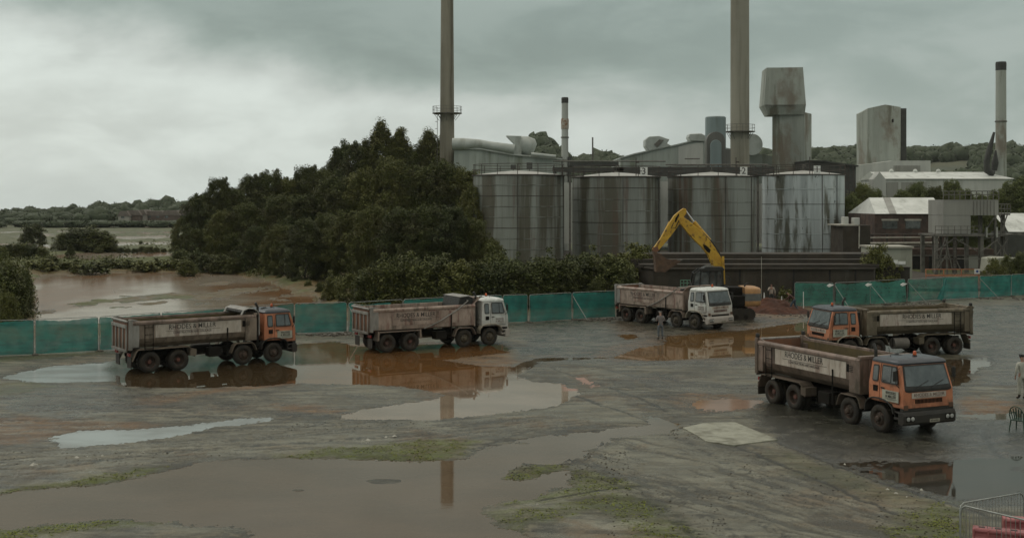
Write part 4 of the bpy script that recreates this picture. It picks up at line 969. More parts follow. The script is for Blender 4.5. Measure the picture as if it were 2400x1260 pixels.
for i, (px, top, Y, kind, wd) in enumerate(bl):
    tree(kind, ax(px, Y), Y, max(.5, az(top, Y)), 'lone dark sapling standing at the pond bank' if i == 0 else '%s on the marsh banks, %s nearest to the camera' % ('low scrub bush' if kind == 'scrub' else 'rounded bush', ORD[sorted([q[2] + q[0] * 1e-4 for q in bl]).index(Y + px * 1e-4)] if len(bl) else ''), 'bushes on the marsh banks', 0, wd)
# trees behind the sheds on the right
tl = [(1995,470,168,'broad_olive',.9),(2022,445,172,'broad_olive',.8),(2050,458,170,'broad_olive',.8),(2085,483,176,'broad_olive',.8),(2115,460,176,'broad_olive',.8),(2150,443,178,'broad_olive',.8),(2190,453,178,'broad_pale',.8),(2232,438,180,'broad_olive',.8),(2262,458,178,'broad_olive',.8),(2300,468,176,'broad_olive',.8),(2338,458,180,'broad_olive',.9),(2372,440,182,'broad_olive',1.),(2405,430,180,'broad_olive',1.),(2005,530,160,'broad_olive',.8),(2035,535,158,'broad_olive',.8),(2440,450,178,'broad_olive',1.)]
for i, (px, top, Y, kind, wd) in enumerate(tl):
    tree(kind, ax(px, Y), Y, az(top, Y), '%s behind the sheds right of the tanks, %s in the belt' % (KD[kind], ORD[i]), 'trees behind the sheds', 0, wd)
for i, (px, top, Y, kind) in enumerate([(2055,600,104,'bush_c'),(2330,622,112,'bush_c'),(2362,616,113,'bush_c'),(2395,612,113,'bush'),(1840,688,99,'scrub')]):
    tree(kind, ax(px, Y), Y, az(top, Y), 'straggly %s bush just behind the green fence, %s from the concrete wall' % ('olive' if kind == 'bush_c' else 'green', ORD[i]), 'straggly bushes behind the right fence', 0, .8)
# low marsh growth and grasses that nobody could count
def stuff_leaves(name, pts, size, mat, up=.35):
    me = leaves_mesh(name, pts, size, mat, up); o = bpy.data.objects.new(name, me); COL.objects.link(o); o['kind'] = 'stuff'; return o
def marsh_growth():
    g = rng; n = 90000
    Y = 1 / g.uniform(1 / 520, 1 / 88, n); px = g.uniform(-150, 620, n); x = (px - 1200) * Y / FPX
    h, mo, da, ru, pa, cr = ground_fields(x, Y)
    keep = (Y > fence_y(x) + 4) & (h > .07) & (Y < 230) & (fbm(x * .1, Y * .06, 200, 4) + .6 * fbm(x * .6, Y * .5, 210, 2) > .12)
    x, Y, h = x[keep], Y[keep], h[keep]
    z = h + g.uniform(0, 1, len(x)) ** 2 * (.25 + .0022 * Y)
    stuff_leaves('marsh_grass', np.stack([x, Y, z], 1), np.clip(Y * .0016, .12, .6), M['leaf_olive'])
def leaves_sized(): pass
marsh_growth()
def moss_growth():
    g = rng; n = 260000
    Y = 1 / g.uniform(1 / 60, 1 / 28, n); px = g.uniform(-20, 2420, n); x = (px - 1200) * Y / FPX
    h, mo, da, ru, pa, cr = ground_fields(x, Y)
    keep = (mo > .45) & (h > .004) & (g.uniform(0, 1, n) < mo * .8) & (fbm(x * 2.5, Y * 2.5, 230, 3) > -.05)
    x, Y, h = x[keep], Y[keep], h[keep]
    stuff_leaves('grass', np.stack([x, Y, h + g.uniform(0, .02, len(x))], 1), .05, M['moss_leaf'], 2.5)
moss_growth()
# distant woods: hazy masses
def wood(name, n, fn, size, mat):
    stuff_leaves(name, fn(n), size, mat)
def cores(name, blobs, mat):
    bm = bmesh.new(); bmesh.ops.create_icosphere(bm, subdivisions=2, radius=1); V0 = np.array([v.co[:] for v in bm.verts]); F0 = np.array([[v.index for v in f.verts] for f in bm.faces]); bm.free()
    B = np.array(blobs); n = len(B); jit = 1 + .16 * rng.normal(size=(n, len(V0), 1))
    V = (B[:, None, :3] + V0[None] * jit * B[:, None, 3:6]).reshape(-1, 3); F = (F0[None] + (np.arange(n) * len(V0))[:, None, None]).reshape(-1, 3)
    me = bpy.data.meshes.new(name); me.vertices.add(len(V)); me.vertices.foreach_set('co', V.astype(np.float32).ravel()); me.loops.add(F.size); me.loops.foreach_set('vertex_index', F.ravel().astype(np.int32))
    me.polygons.add(len(F)); me.polygons.foreach_set('loop_start', (np.arange(len(F)) * 3).astype(np.int32)); me.polygons.foreach_set('use_smooth', np.ones(len(F), bool)); me.update(calc_edges=True); me.materials.append(mat)
    o = bpy.data.objects.new(name, me); COL.objects.link(o); o['kind'] = 'stuff'
BL = []
def far_left(n):
    g = rng; P = []
    for row, (Y, base) in enumerate(((430, 0), (470, 0), (520, 0), (600, 0), (392, 0))):
        x = -260.0
        while x < (-95 if row < 3 else -90):
            px = 1200 + x * FPX / Y
            prof = np.interp(px, [-300, 0, 60, 120, 200, 240, 300, 340, 400, 450, 520, 700], [492, 492, 488, 485, 484, 472, 478, 470, 472, 468, 455, 450]) + (22, 11, 0, 0, 46)[row]
            top = az(prof + g.normal() * 5, Y); r = g.uniform(3, 7); m_ = 420
            p = g.normal(size=(m_, 3)); p /= np.linalg.norm(p, axis=1)[:, None]; p *= (g.uniform(.25, 1.05, m_))[:, None] ** .5
            c = np.array([x, Y + g.normal() * 4, 0]); hh = max(2.5, top)
            BL.append((c[0], c[1], hh * .5, r * .86, r * .86, hh * .46)); P.append(c + np.stack([p[:, 0] * r, p[:, 1] * r, hh * .5 + p[:, 2] * hh * .5], 1)); x += r * g.uniform(.5, 1.1)
    return np.concatenate(P)
M['far_leaf'] = leaf_mat('far woodland leaves', (.045, .062, .030), (.060, .078, .038), (.038, .052, .026))
wood('far_wood', 0, far_left, .6, M['far_leaf'])
M['far_mass'] = worn('far woodland mass', (.048, .064, .032), (.034, .047, .024), .35, rough=.9, bump=0)
cores('far_wood_mass', BL, M['far_mass'])
def hill_profile(px): return np.interp(px, [1180, 1240, 1262, 1290, 1312, 1340, 1395, 1415, 1440, 1470, 1900, 1950, 2010, 2130, 2180, 2250, 2330, 2400, 2700, 3200], [420, 345, 332, 345, 368, 385, 380, 370, 376, 395, 366, 360, 358, 362, 364, 358, 354, 356, 350, 360])
def build_hills():
    nx, ny = 160, 14; Y = np.linspace(330, 760, ny); px = np.linspace(1150, 3300, nx)
    v = []; f = []
    for j, y in enumerate(Y):
        for p in px:
            t = ss(np.array(j / (ny - 1)), 0, .8); v.append(((p - 1200) * y / FPX, y, float(max(0, (az(hill_profile(p) + 14, 700)) * t)) + float(fbm(np.array(p * .01), np.array(y * .01), 5, 3)) * 2))
    for j in range(ny - 1):
        for i in range(nx - 1): f.append((j * nx + i, j * nx + i + 1, (j + 1) * nx + i + 1, (j + 1) * nx + i))
    o = MB().add(v, f).build('hill', worn('distant hillside', (.05, .062, .035), (.08, .085, .05), .03, rough=.9, bump=0)); o['kind'] = 'structure'
    g = rng; P = []; BH = []
    for k in range(2100):
        p = g.uniform(1180, 2750); j = g.uniform(.35, 1.0); y = 330 + 430 * j
        if 2125 < p < 2290 and .40 < j < .62: continue
        t = float(ss(np.array(j), 0, .8)); z = max(0, az(hill_profile(p) + 14, 700) * t); x = (p - 1200) * y / FPX
        r = g.uniform(3, 6); m_ = 110; q = g.normal(size=(m_, 3)); q /= np.linalg.norm(q, axis=1)[:, None]; q *= g.uniform(.3, 1.05, m_)[:, None] ** .5
        vz = r * g.uniform(.7, 1.2); BH.append((x, y, z + r * .3, r * .9, r * .9, vz * .9))
        P.append(np.array([x, y, z + r * .3]) + q * np.array([r, r, vz]))
    cores('hill_wood_mass', BH, M['far_mass'])
    stuff_leaves('hill_wood', np.concatenate(P), 1.2, M['far_leaf'], 1.6)
build_hills()
# haze over the whole valley
def build_haze():
    b = MB().box((-2500, -60, -1.8), (2500, 2500, 75)).build('haze', None) if False else None
    me = MB(); me.box((-3100, -310, -74), (3100, 2500, 75))
    m = bpy.data.materials.new('haze air'); m.use_nodes = True; t = NT(m.node_tree); t.n.clear()
    pv = t.new('ShaderNodeVolumePrincipled'); pv.inputs['Color'].default_value = (.96, 1, .98, 1); pv.inputs['Density'].default_value = .00007
    out = t.new('ShaderNodeOutputMaterial'); t.put(out.inputs['Volume'], pv.outputs[0])
    o = me.build('haze', m); o['kind'] = 'stuff'
HAZE = True
if HAZE: build_haze()
# houses far off on the left
M['brick_far'] = worn('distant brick', (.135, .100, .085), (.11, .085, .075), 1, rough=.9)
M['render_far'] = worn('distant pale render', (.36, .34, .30), (.3, .28, .25), 1, rough=.9)
M['tile_far'] = worn('distant roof tiles', (.17, .145, .125), (.14, .12, .105), 1, rough=.9)
for i, (px, w_, mt, lab) in enumerate([(290,9,'render_far','small pale house end at the left of the distant row'),(312,12,'brick_far','brick house between two pale gables in the distant row'),(332,7,'render_far','pale gabled house in the middle of the distant row'),(362,16,'brick_far','long brick house right of the pale gable far away'),(400,14,'brick_far','rightmost distant brick house beside the thicket'),(432,10,'render_far','pale house half hidden by the thicket edge far away')]):
    Y = 404 + i * 9.3 % 7; x = ax(px, Y); h = 3.7 + .23 * (i % 3); w_ *= .42; r = empty('house', (x, Y, 0), 0, lab, 'house', 'distant houses across the marsh')
    MB().box((-w_ / 2, 0, 0), (w_ / 2, 8, h)).build('wall', M[mt], r)
    MB().prism([(-w_ / 2 - .3, h), (w_ / 2 + .3, h), (w_ / 2 - .8, h + 1.7), (-w_ / 2 + .8, h + 1.7)], -.3, 8.3).build('roof', M['tile_far'], r)
    for k in range(int(w_ // 3)): MB().box((-w_ / 2 + 1 + k * 3, -.06, 3.0), (-w_ / 2 + 2.1 + k * 3, .0, 4.1)).build('window', M['glass'], r)

# ---------------------------------------------------------------- factory, tanks and chimneys
GRN = (.060, .070, .035)
M['conc_dark'] = worn('dark stained concrete', (.044, .033, .021), (.027, .021, .014), .5, (1, 1, .5), rough=.8, grime=((.022, .02, .014), .7, .8, (1, 1, .12), .48, .68), gr2=((.10, .09, .07), .4, 1.5, (1, 1, .2), .58, .75), bump=.3, bscale=4)
M['conc'] = worn('pale stained concrete', (.35, .375, .335), (.23, .25, .22), .3, STR, rough=.8, grime=((.11, .11, .075), .8, .5, (1, 1, .14), .50, .62), gr2=((.16, .12, .085), .7, .22, (1, 1, .6), .50, .66), bump=.1)
M['chim'] = worn('brown grey concrete chimney', (.27, .25, .195), (.185, .17, .13), .4, STR, rough=.8, grime=((.09, .08, .055), .8, .7, (1, 1, .05), .48, .64), bump=.1)
M['chim_r'] = worn('buff concrete chimney', (.34, .325, .26), (.26, .25, .20), .3, STR, rough=.8, grime=((.14, .125, .09), .7, .5, (1, 1, .05), .5, .66), bump=.1)
M['chim_pale'] = worn('pale metal flue', (.40, .42, .39), (.32, .33, .30), .5, STR, rough=.6, grime=((.20, .10, .05), .7, .9, (1, 1, .3), .60, .72))
M['clad'] = worn('grey ribbed cladding with green stains', (.36, .395, .36), (.27, .30, .27), .5, (1, 1, .08), rough=.6, grime=((.12, .14, .09), .75, .45, (1, 1, .10), .46, .66), corr=('X', 1.1, .12))
M['clad_white'] = worn('white ribbed cladding', (.52, .53, .49), (.42, .43, .40), .5, (1, 1, .1), rough=.6, grime=((.28, .29, .25), .5, .5, (1, 1, .2), .5, .7), corr=('X', .9, .10))
M['clad_dark'] = worn('dark grey sheet', (.06, .062, .055), (.045, .046, .04), .6, rough=.7)
M['blue_clad'] = worn('blue grey silo sheet', (.20, .26, .26), (.16, .20, .20), .6, STR, rough=.5, grime=((.11, .13, .11), .5, .6, (1, 1, .1), .5, .7))
M['duct'] = worn('pale grey duct metal', (.42, .45, .42), (.34, .37, .34), .5, rough=.5, grime=((.22, .23, .19), .6, .6, (1, 1, .3), .5, .7), bump=.05)
M['duct_dark'] = worn('dark arched duct', (.13, .13, .115), (.09, .09, .08), .6, STR, rough=.6)
M['cap'] = worn('black chimney cap', (.03, .032, .028), (.045, .045, .04), 2, rough=.7)
M['rail'] = worn('dark rusty handrail', (.035, .03, .024), (.06, .045, .035), 3, rough=.7, bump=0)
M['steel'] = worn('grey brown steelwork', (.15, .145, .125), (.10, .095, .08), 2, rough=.7, bump=0)
M['tank'] = worn('blue grey tank plates', (.255, .275, .250), (.165, .175, .155), .55, (1, 1, .05), rough=.55, grime=((.060, .052, .028), .85, .42, (1, 1, .07), .45, .58), gr2=((.095, .050, .030), .7, .9, (1, 1, .05), .54, .68), bump=.05, lohi=(.4, .6))
M['tank_pale'] = worn('pale patchy tank plates', (.48, .53, .53), (.33, .37, .37), .8, (1, 1, .06), rough=.5, grime=((.07, .068, .040), .9, .6, (1, 1, .16), .47, .60), gr2=((.02, .02, .016), .9, 2.0, (1, 1, .35), .66, .70), bump=.05, lohi=(.4, .6))
M['tank_roof'] = worn('pale tank roof sheet', (.40, .40, .37), (.30, .30, .27), .6, rough=.6)
M['white_board'] = worn('white number board', (.80, .80, .77), (.72, .72, .68), 3, rough=.5, bump=0)
M['brick'] = worn('dark red brown brick', (.095, .060, .045), (.060, .042, .034), .8, rough=.85, grime=((.03, .026, .022), .6, .7, (1, 1, .3), .48, .68), bump=.3)
M['roof_white_sheet'] = worn('white corrugated roof', (.62, .64, .60), (.50, .52, .48), .4, rough=.5, grime=((.30, .31, .28), .6, .7, (1, .4, 1), .52, .68), corr=('X', 1.6, .15))
M['hopper'] = worn('grey hopper sheet', (.31, .31, .28), (.25, .25, .225), .5, STR, rough=.6, grime=((.13, .12, .10), .5, .8, (1, 1, .1), .5, .7))
M['shed'] = worn('pale olive shed wall', (.33, .335, .27), (.27, .275, .22), .5, rough=.7, grime=((.16, .16, .12), .6, .8, (1, 1, .2), .52, .7))
M['pale_pipe'] = worn('pale pipe', (.42, .40, .34), (.3, .28, .23), 2, rough=.5, bump=0)
M['void'] = worn('unlit doorway', (.012, .011, .010), (.018, .016, .014), 2, rough=.9, bump=0)  # near black colour paints the shade inside openings; wall joints use it too

def top_thing(name, label, cat, group=None, loc=(0, 0, 0)): return empty(name, loc, 0, label, cat, group)
# raised tank yard with its stepped retaining wall
yard = MB().box((6, 112, -.3), (48, 200, .35)).build('tank_yard', M['conc_dark']); yard['kind'] = 'structure'
bw = top_thing('retaining_wall', 'dark stepped concrete retaining wall below the four grey tanks', 'wall')
MB().prism([(12.1, 100.8), (31.0, 100.8), (33.4, 107.5), (33.4, 111), (8.9, 111)], -.2, 2.80, 'z').build('lower_wall', M['conc_dark'], bw)
MB().prism([(12.0, 100.6), (31.1, 100.6), (31.1, 100.9), (12.2, 100.9), (9.6, 110), (9.4, 110)], 2.80, 2.93, 'z').build('coping', M['conc_dark'], bw)
for k, (y, z) in enumerate(((102.6, 3.14), (104.6, 3.48), (106.2, 3.90))):
    MB().box((11.2 - k * .6, y, 2.802), (32 + k * .6, 109.7 + k * .01, z)).build('step', M['conc_dark'], bw, bevel=.03)
MB().bar((21.3, 100.55, .2), (21.3, 100.55, 3.9), .035).build('conduit', M['pale_pipe'], bw)
for X in (16.5, 19.5, 24.1, 27.2, 29.4): MB().box((X - .06, 100.74, .0), (X + .06, 100.81, 2.79)).build('joint', M['void'], bw)
def tank(px, Y, r, ztop, mat, n, label, num=None, nump=0):
    x = ax(px, Y); t = empty('storage_tank', (x, Y, 0), 0, label, 'tank', 'steel storage tanks in a row')
    h = ztop
    o = MB().lathe([(r, 0), (r, h), (r - .03, h)], 72).build('shell', mat, t); smooth_by_angle(o, 30)
    g = random.Random(n)
    for k in range(n):
        z = h * (k + 1) / (n + 1)
        MB().lathe([(r + .004, z - .035), (r + .035, z - .025), (r + .035, z + .025), (r + .004, z + .035)], 72).build('hoop', mat if k % 3 else M['rail'], t)
    MB().lathe([(r - .02, h - .12), (r + .12, h - .10), (r + .12, h + .02), (r - .05, h + .03)], 72).build('rim', M['rail'], t)
    ro = MB().lathe([(r - .04, h + .02), (r * .75, h + .22), (r * .4, h + .46), (.25, h + .62), (0, h + .64)], 48).build('roof', M['tank_roof'], t); smooth_by_angle(ro, 30)
    MB().lathe([(.22, h + .6), (.22, h + .85), (0, h + .87)], 12).tube([(0, 0, h + .8), (0, 0, h + 1.5)], .05, 6).tube([(0, 0, h + 1.45), (.35, 0, h + 1.45), (.35, 0, h + 1.3)], .06, 6).build('vent', M['steel'], ro)
    rl = MB(); np_ = 14
    for k in range(np_):
        a = 2 * PI * k / np_ + .2; c = ((r - .05) * math.cos(a), (r - .05) * math.sin(a)); rl.bar((c[0], c[1], h), (c[0], c[1], h + 1.35), .075)
    for z in (.68, 1.35): rl.tube([((r - .05) * math.cos(2 * PI * k / 56), (r - .05) * math.sin(2 * PI * k / 56), h + z) for k in range(56)], .04, 5, True)
    rl.build('railing', M['rail'], t)
    for a in (-2.05 + .23 * n, -.95 - .08 * n):
        MB().bar(((r + .06) * math.cos(a), (r + .06) * math.sin(a), .1), ((r + .06) * math.cos(a), (r + .06) * math.sin(a), h), .07).build('downpipe', M['rail'], t)
    if num:
        X = ax(nump, Y - r + .35) - x; yy = -(r - .35) if abs(X) < 2 else -math.sqrt(max(.2, (r) ** 2 - X ** 2)) - .02
        X = ax(nump, Y + yy) - x
        z0 = h + .05
        b = MB().box((X - .47, yy - .03, z0), (X + .47, yy + .0, z0 + 1.12)).build('number_board', M['white_board'], t)
        tx = MB(); place_text(tx, num, .85, (X, yy - .036, z0 + .57), (1, 0, 0), (0, 0, 1)); tx.build('lettering', M['ink'], b)
        MB().bar((X - 1.0, yy, h - .2), (X - 1.0, yy, h + 2.4), .10).bar((X - 1.0, yy, h + 1.8), (X - .6, yy, h + 1.8), .16).build('lamp_post', M['rail'], t)
    return t
tank(1882, 168, 5.75, 12.4, M['tank_pale'], 5, 'rightmost grey storage tank with pale patchy plates and number 1 board', '1', 1915)
tank(1668, 158, 5.85, 11.95, M['tank'], 6, 'grey storage tank with number 2 board behind the yellow excavator arm', '2', 1743)
tank(1444, 156, 5.82, 11.85, M['tank'], 7, 'streaked grey storage tank with number 3 board', '3', 1509)
tank(1215, 152, 5.88, 12.0, M['tank'], 8, 'leftmost brown streaked storage tank beside the thicket, without a number board')
for (a, b, Y0, Y1, z, lb) in ((1318, 1345, 152, 156, 11.9, 'rusty walkway linking the leftmost tank to tank 3'), (1545, 1567, 156, 158, 11.9, 'rusty walkway linking tank 3 to tank 2'), (1768, 1792, 158, 168, 12.1, 'rusty walkway from tank 2 across to the rightmost tank')):
    A = Vector((ax(a - 14, Y0), Y0 - 3.6, z)); B = Vector((ax(b + 14, Y1), Y1 - 3.6, z)); t = top_thing('walkway', lb, 'walkway', 'walkways between the tanks')
    d = (B - A).normalized(); nn = Vector((-d.y, d.x, 0)) * .4
    MB().prism([(A + nn)[:2], (B + nn)[:2], (B - nn)[:2], (A - nn)[:2]], z, z + .1, 'z').build('deck', M['rail'], t)
    m_ = MB()
    for s in (-1, 1):
        for q in (.5, 1.0): m_.bar(A + nn * s + Vector((0, 0, q)), B + nn * s + Vector((0, 0, q)), .05)
        for q in range(5): p = A.lerp(B, q / 4) + nn * s; m_.bar(p + Vector((0, 0, .1)), p + Vector((0, 0, 1.02)), .05)
    m_.build('railing', M['rail'], t)
for px, w_, h_, lb in ((1241, 15, 15, 'dark square box on the leftmost tank roof rail'), (1203, 14, 10, 'low dark box left of the square box above the leftmost tank')):
    X = ax(px, 153); t = top_thing('instrument_box', lb, 'box', 'dark boxes above the leftmost tank', (X, 153, 12.7)); MB().box((-w_ / 40, -.4, .1), (w_ / 40, .4, h_ / 17 + .1)).build('box', M['clad_dark'], t, bevel=.02); MB().bar((0, 0, -.3), (0, 0, .1), .08).build('post', M['rail'], t)
# wall side frame beside tank 1
t = top_thing('lattice_ladder', 'tall dark lattice ladder against the right side of tank 1', 'ladder')
m_ = MB(); Y = 172
for a, b in (((1981, 385), (1986, 590)), ((2000, 385), (2008, 590)), ((1988, 387), (1994, 590))): m_.bar(at(*a, Y), at(*b, Y), .10)
for k in range(14):
    f = k / 13; m_.bar(at(1981 + 5 * f, 390 + 195 * f, Y), at(2000 + 8 * f, 396 + 190 * f, Y), .06)
    if k < 13: m_.bar(at(1981 + 5 * f, 390 + 195 * f, Y), at(2000 + 8 * f, 411 + 190 * f, Y), .045)
m_.build('frame', M['rail'], t)
# chimneys
def chimney(px, Y, r0, r1, ztop, mat, label, zp=None, rp=0, cap=0, ladder=False, bands=()):
    t = empty('chimney', (ax(px, Y), Y, 0), 0, label, 'chimney', 'chimneys of the works')
    hs = ztop - cap; o = MB().lathe([(r0, 0)] + [(r0 + (r1 - r0) * k / 8, hs * k / 8) for k in range(1, 9)] + [(r1 * .8, hs)], 40).build('shaft', mat, t); smooth_by_angle(o, 30)
    if cap: MB().lathe([(r1 + .03, hs - .02), (r1 + .05, hs + cap * .8), (r1 - .02, ztop), (r1 * .7, ztop)], 32).build('cap', M['cap'], t)
    for z in bands: MB().lathe([(r0 + .0, z - .12), (r0 + .06, z - .1), (r0 + .06, z + .1), (r0 + .0, z + .12)], 32).build('band', M['steel'], t)
    if zp:
        MB().lathe([(r0 * .9, zp - .12), (rp, zp - .12), (rp, zp), (r0 * .9, zp)], 32).build('platform', M['steel'], t)
        rl = MB()
        for k in range(16): a = 2 * PI * k / 16; rl.bar((rp * .98 * math.cos(a), rp * .98 * math.sin(a), zp), (rp * .98 * math.cos(a), rp * .98 * math.sin(a), zp + 1.1), .05)
        for q in (.55, 1.1): rl.tube([(rp * .98 * math.cos(2 * PI * k / 40), rp * .98 * math.sin(2 * PI * k / 40), zp + q) for k in range(40)], .03, 5, True)
        rl.build('railing', M['steel'], t)
        for k in range(8): a = 2 * PI * k / 8; MB().bar((r0 * .98 * math.cos(a), r0 * .98 * math.sin(a), zp - 1.3), (rp * .9 * math.cos(a), rp * .9 * math.sin(a), zp - .12), .07).build('bracket', M['steel'], t)
    if ladder:
        ld = MB(); X = -r0 - .30
        for y in (-.25, .25): ld.bar((X, y, 2), (X, y, zp), .05)
        for k in range(int(zp * 2)): ld.bar((X, -.25, 2 + k * .45), (X, .25, 2 + k * .45), .03) if 2 + k * .45 < zp else None
        for k in range(int(zp / 1.2)): ld.tube([(X - .38 * math.sin(a) - .0, .36 * math.cos(a), 3 + k * 1.2) for a in [PI * q / 8 for q in range(9)]], .025, 4)
        ld.build('ladder', M['steel'], t)
    return t
chimney(1048, 200, 1.36, 1.06, 42.8, M['chim'], 'tall tapering concrete chimney rising behind the thicket', 23.65, 2.5, 0, True)
chimney(1734, 196, 1.60, 1.50, 54, M['chim_r'], 'tallest thick concrete chimney with a platform between tank 2 and the block tower', 20.3, 2.5)
t = chimney(1324, 200, .64, .56, 26.3, M['chim_pale'], 'slim pale metal chimney with a black cap and rust patch above the tanks', None, 0, .95, bands=(15.6, 19.5))
MB().lathe([(.62, 20.9), (.66, 21.1), (.66, 22.4), (.61, 22.7)], 24).build('rust_patch', worn('rust streak metal', (.20, .10, .05), (.36, .33, .28), 1.4, rough=.8, lohi=(.42, .55)), t)
for s in (-.75, .75): MB().box((s - .3, -.5, 12), (s + .3, .5, 16.2)).build('buttress', M['clad_dark'], t)
chimney(2346, 210, .98, .88, 33.5, M['conc'], 'concrete chimney with black cap at the far right above the white building', None, 0, 1.5, bands=(13.0, 22.9))
o = MB().tube([at(2328, 408, 208), at(2314, 400, 208), at(2312, 380, 208), at(2318, 355, 208), at(2322, 340, 208), at(2330, 310, 208)], [.6, .62, .5, .5, .42, .2], 12).build('bent_flue', M['cap']); tag(o, 'bent dark flue curving up the left side of the far right chimney', 'flue')
smooth_by_angle(o, 60)
o = MB().tube([at(2330, 400, 209), at(2332, 380, 209), at(2334, 352, 209)], [.5, .6, .1], 10).build('flue_shroud', M['cap']); tag(o, 'short dark shroud between the bent flue and the far right chimney', 'flue')
o = MB().tube([at(1389, 470, 200), at(1389, 322, 200)], .13, 8).build('vent_pole', M['steel']); tag(o, 'thin grey vent pole standing alone between the tanks and chimneys', 'pole')
# factory hall on the left with the long duct
def front(pts, Y): return [(ax(px, Y), az(py, Y)) for px, py in pts]
t = top_thing('factory_hall', 'green stained factory hall behind the leftmost tank', 'building'); Y = 192
MB().prism(front([(1064, 520), (1064, 350), (1124, 350), (1197, 363), (1316, 374), (1316, 520)], Y), Y, Y + 22).build('wall', M['clad'], t)
MB().prism(front([(1060, 350), (1060, 347), (1124, 347), (1197, 360), (1318, 371.5), (1318, 374.5), (1197, 363.5), (1124, 350.5)], Y), Y - .4, Y + 22).build('roof', M['duct'], t)
t = top_thing('roof_duct', 'long pale duct with a wide angular scoop on the green stained hall roof', 'duct')
sm = lambda o, a=35: smooth_by_angle(o, a)
sm(MB().tube([at(1060, 338, 192), at(1085, 338, 192), at(1122, 337, 192), at(1150, 342, 192), at(1205, 351, 192)], [1.0, 1.0, .72, .72, .85], 20).build('pipe', M['duct'], t))
MB().prism(front([(1186, 318), (1222, 319), (1222, 363), (1150, 366), (1199, 345), (1204, 336)], 193), 192.6, 196.6).build('scoop', M['duct'], t, bevel=.05)
c0 = Vector(at(1220, 341, 194.6)); sm(MB().tube([c0, c0 + Vector((1.2, 0, -.05)), c0 + Vector((2.1, 0, -.2)), c0 + Vector((2.5, 0, -.35))], [1.55, 1.53, 1.3, .6], 28).build('drum', M['duct'], t), 50)
sm(MB().tube([at(1245, 361, 191), at(1303, 367, 191)], .27, 12).build('small_pipe', M['duct'], t))
# middle hall with slanting roof
t = top_thing('slant_roof_hall', 'grey ribbed hall with a slanting roofline behind tank 3', 'building'); Y = 206
MB().prism(front([(1455, 520), (1455, 369), (1486, 360), (1588, 338), (1626, 329), (1655, 329), (1700, 346), (1757, 355), (1812, 367), (1812, 520)], Y), Y, Y + 20).build('wall', M['clad'], t)
MB().prism(front([(1590, 343), (1648, 333), (1648, 386), (1590, 386)], Y), Y - .06, Y - .002).build('wall_panel', M['clad_white'], t)
MB().prism(front([(1453, 369), (1486, 359.5), (1588, 337.5), (1626, 328), (1626, 331), (1588, 340.5), (1486, 362.5), (1453, 372)], Y), Y - .3, Y + 20).build('roof_edge', M['duct'], t)
t = top_thing('roof_ventilator', 'curled pale ventilator on the slope of the slant roof hall', 'ventilator', 'ventilators on the slant roof hall')
MB().prism(front([(1520, 354), (1512, 343), (1512, 328), (1521, 320), (1545, 319), (1569, 327), (1563, 336), (1572, 341), (1563, 346)], 206), 205.6, 209).build('hood', M['duct'], t, bevel=.12)
MB().prism(front([(1533, 338), (1545, 327), (1556, 328), (1548, 338), (1540, 345)], 205.5), 205.4, 205.58).build('opening', M['steel'], t)
t = top_thing('roof_ventilator', 'flat topped pale ventilator left of the blue grey silo', 'ventilator', 'ventilators on the slant roof hall')
MB().prism(front([(1618, 331), (1613, 322), (1616, 314), (1643, 313), (1653, 318), (1654, 332)], 206), 205.6, 209).build('hood', M['duct'], t, bevel=.15)
t = top_thing('roof_ventilator', 'round pale ventilator drum just right of the tallest chimney', 'ventilator', 'ventilators on the slant roof hall')
sm(MB().lathe([(0, 0), (1.85, 0), (1.85, 2.4), (0, 2.4)], 28, Matrix.Translation((ax(1757, 205), 203.0, az(340, 205))), axis='y').build('hood', M['duct'], t))
# silo with arched duct
t = top_thing('silo', 'blue grey cylindrical silo left of the tallest chimney', 'silo', None, (ax(1677, 192), 192, 0))
sm(MB().lathe([(1.67, 0), (1.67, 22.3), (1.5, 22.45), (0, 22.45)], 36).build('shell', M['blue_clad'], t))
t = top_thing('arched_duct', 'dark round topped duct standing in front of the blue grey silo', 'duct')
ar = [(1655, 400), (1655, 340)] + [(1677 - 22 * math.cos(R(a)), 332 - 23 * math.sin(R(a))) for a in range(0, 181, 15)] + [(1699, 340), (1699, 400)]
MB().prism(front(ar, 188.5), 188, 190).build('casing', M['duct_dark'], t, bevel=.05)
ar = [(1664, 400), (1664, 345)] + [(1677 - 13 * math.cos(R(a)), 342 - 14 * math.sin(R(a))) for a in range(0, 181, 15)] + [(1690, 345), (1690, 400)]
MB().prism(front(ar, 187.9), 187.4, 187.99).build('flue_face', M['blue_clad'], t, bevel=.08)
MB().box((ax(1699, 188.4) + .01, 188.2, 4), (ax(1712, 188.4), 191, az(350, 188.4))).build('side_casing', M['duct_dark'], t)
# block tower with overhanging head
t = top_thing('block_tower', 'concrete block tower with a wide tapering head above tank 1', 'tower'); Y = 202
MB().prism([(ax(1810, Y), Y), (ax(1885, Y - 1.2), Y - 1.2), (ax(1902, Y + 3), Y + 3), (ax(1902, Y + 7), Y + 7), (ax(1824, Y + 7), Y + 7)], 0, az(264, Y), 'z').build('shaft', M['conc'], t)
def q4(l, r, z, Yf, d): return [(ax(l, Yf), Yf, z), (ax(r, Yf), Yf - .6, z), (ax(r, Yf) - .1, Yf + d, z), (ax(l, Yf) + .4, Yf + d, z)]
hd = MB().loft([q4(1801, 1884, az(269, 201), 201.2, 5), q4(1791, 1887, az(246, 201), 200.6, 6), q4(1797, 1880, az(159, 201), 200.9, 5.6)]).build('head', M['conc'], t)
MB().box((ax(1794, 200.4), 200.2, az(247, 200.4) - .05), (ax(1886, 200.4), 200.3, az(247, 200.4) + .05)).build('ledge', M['steel'], hd)
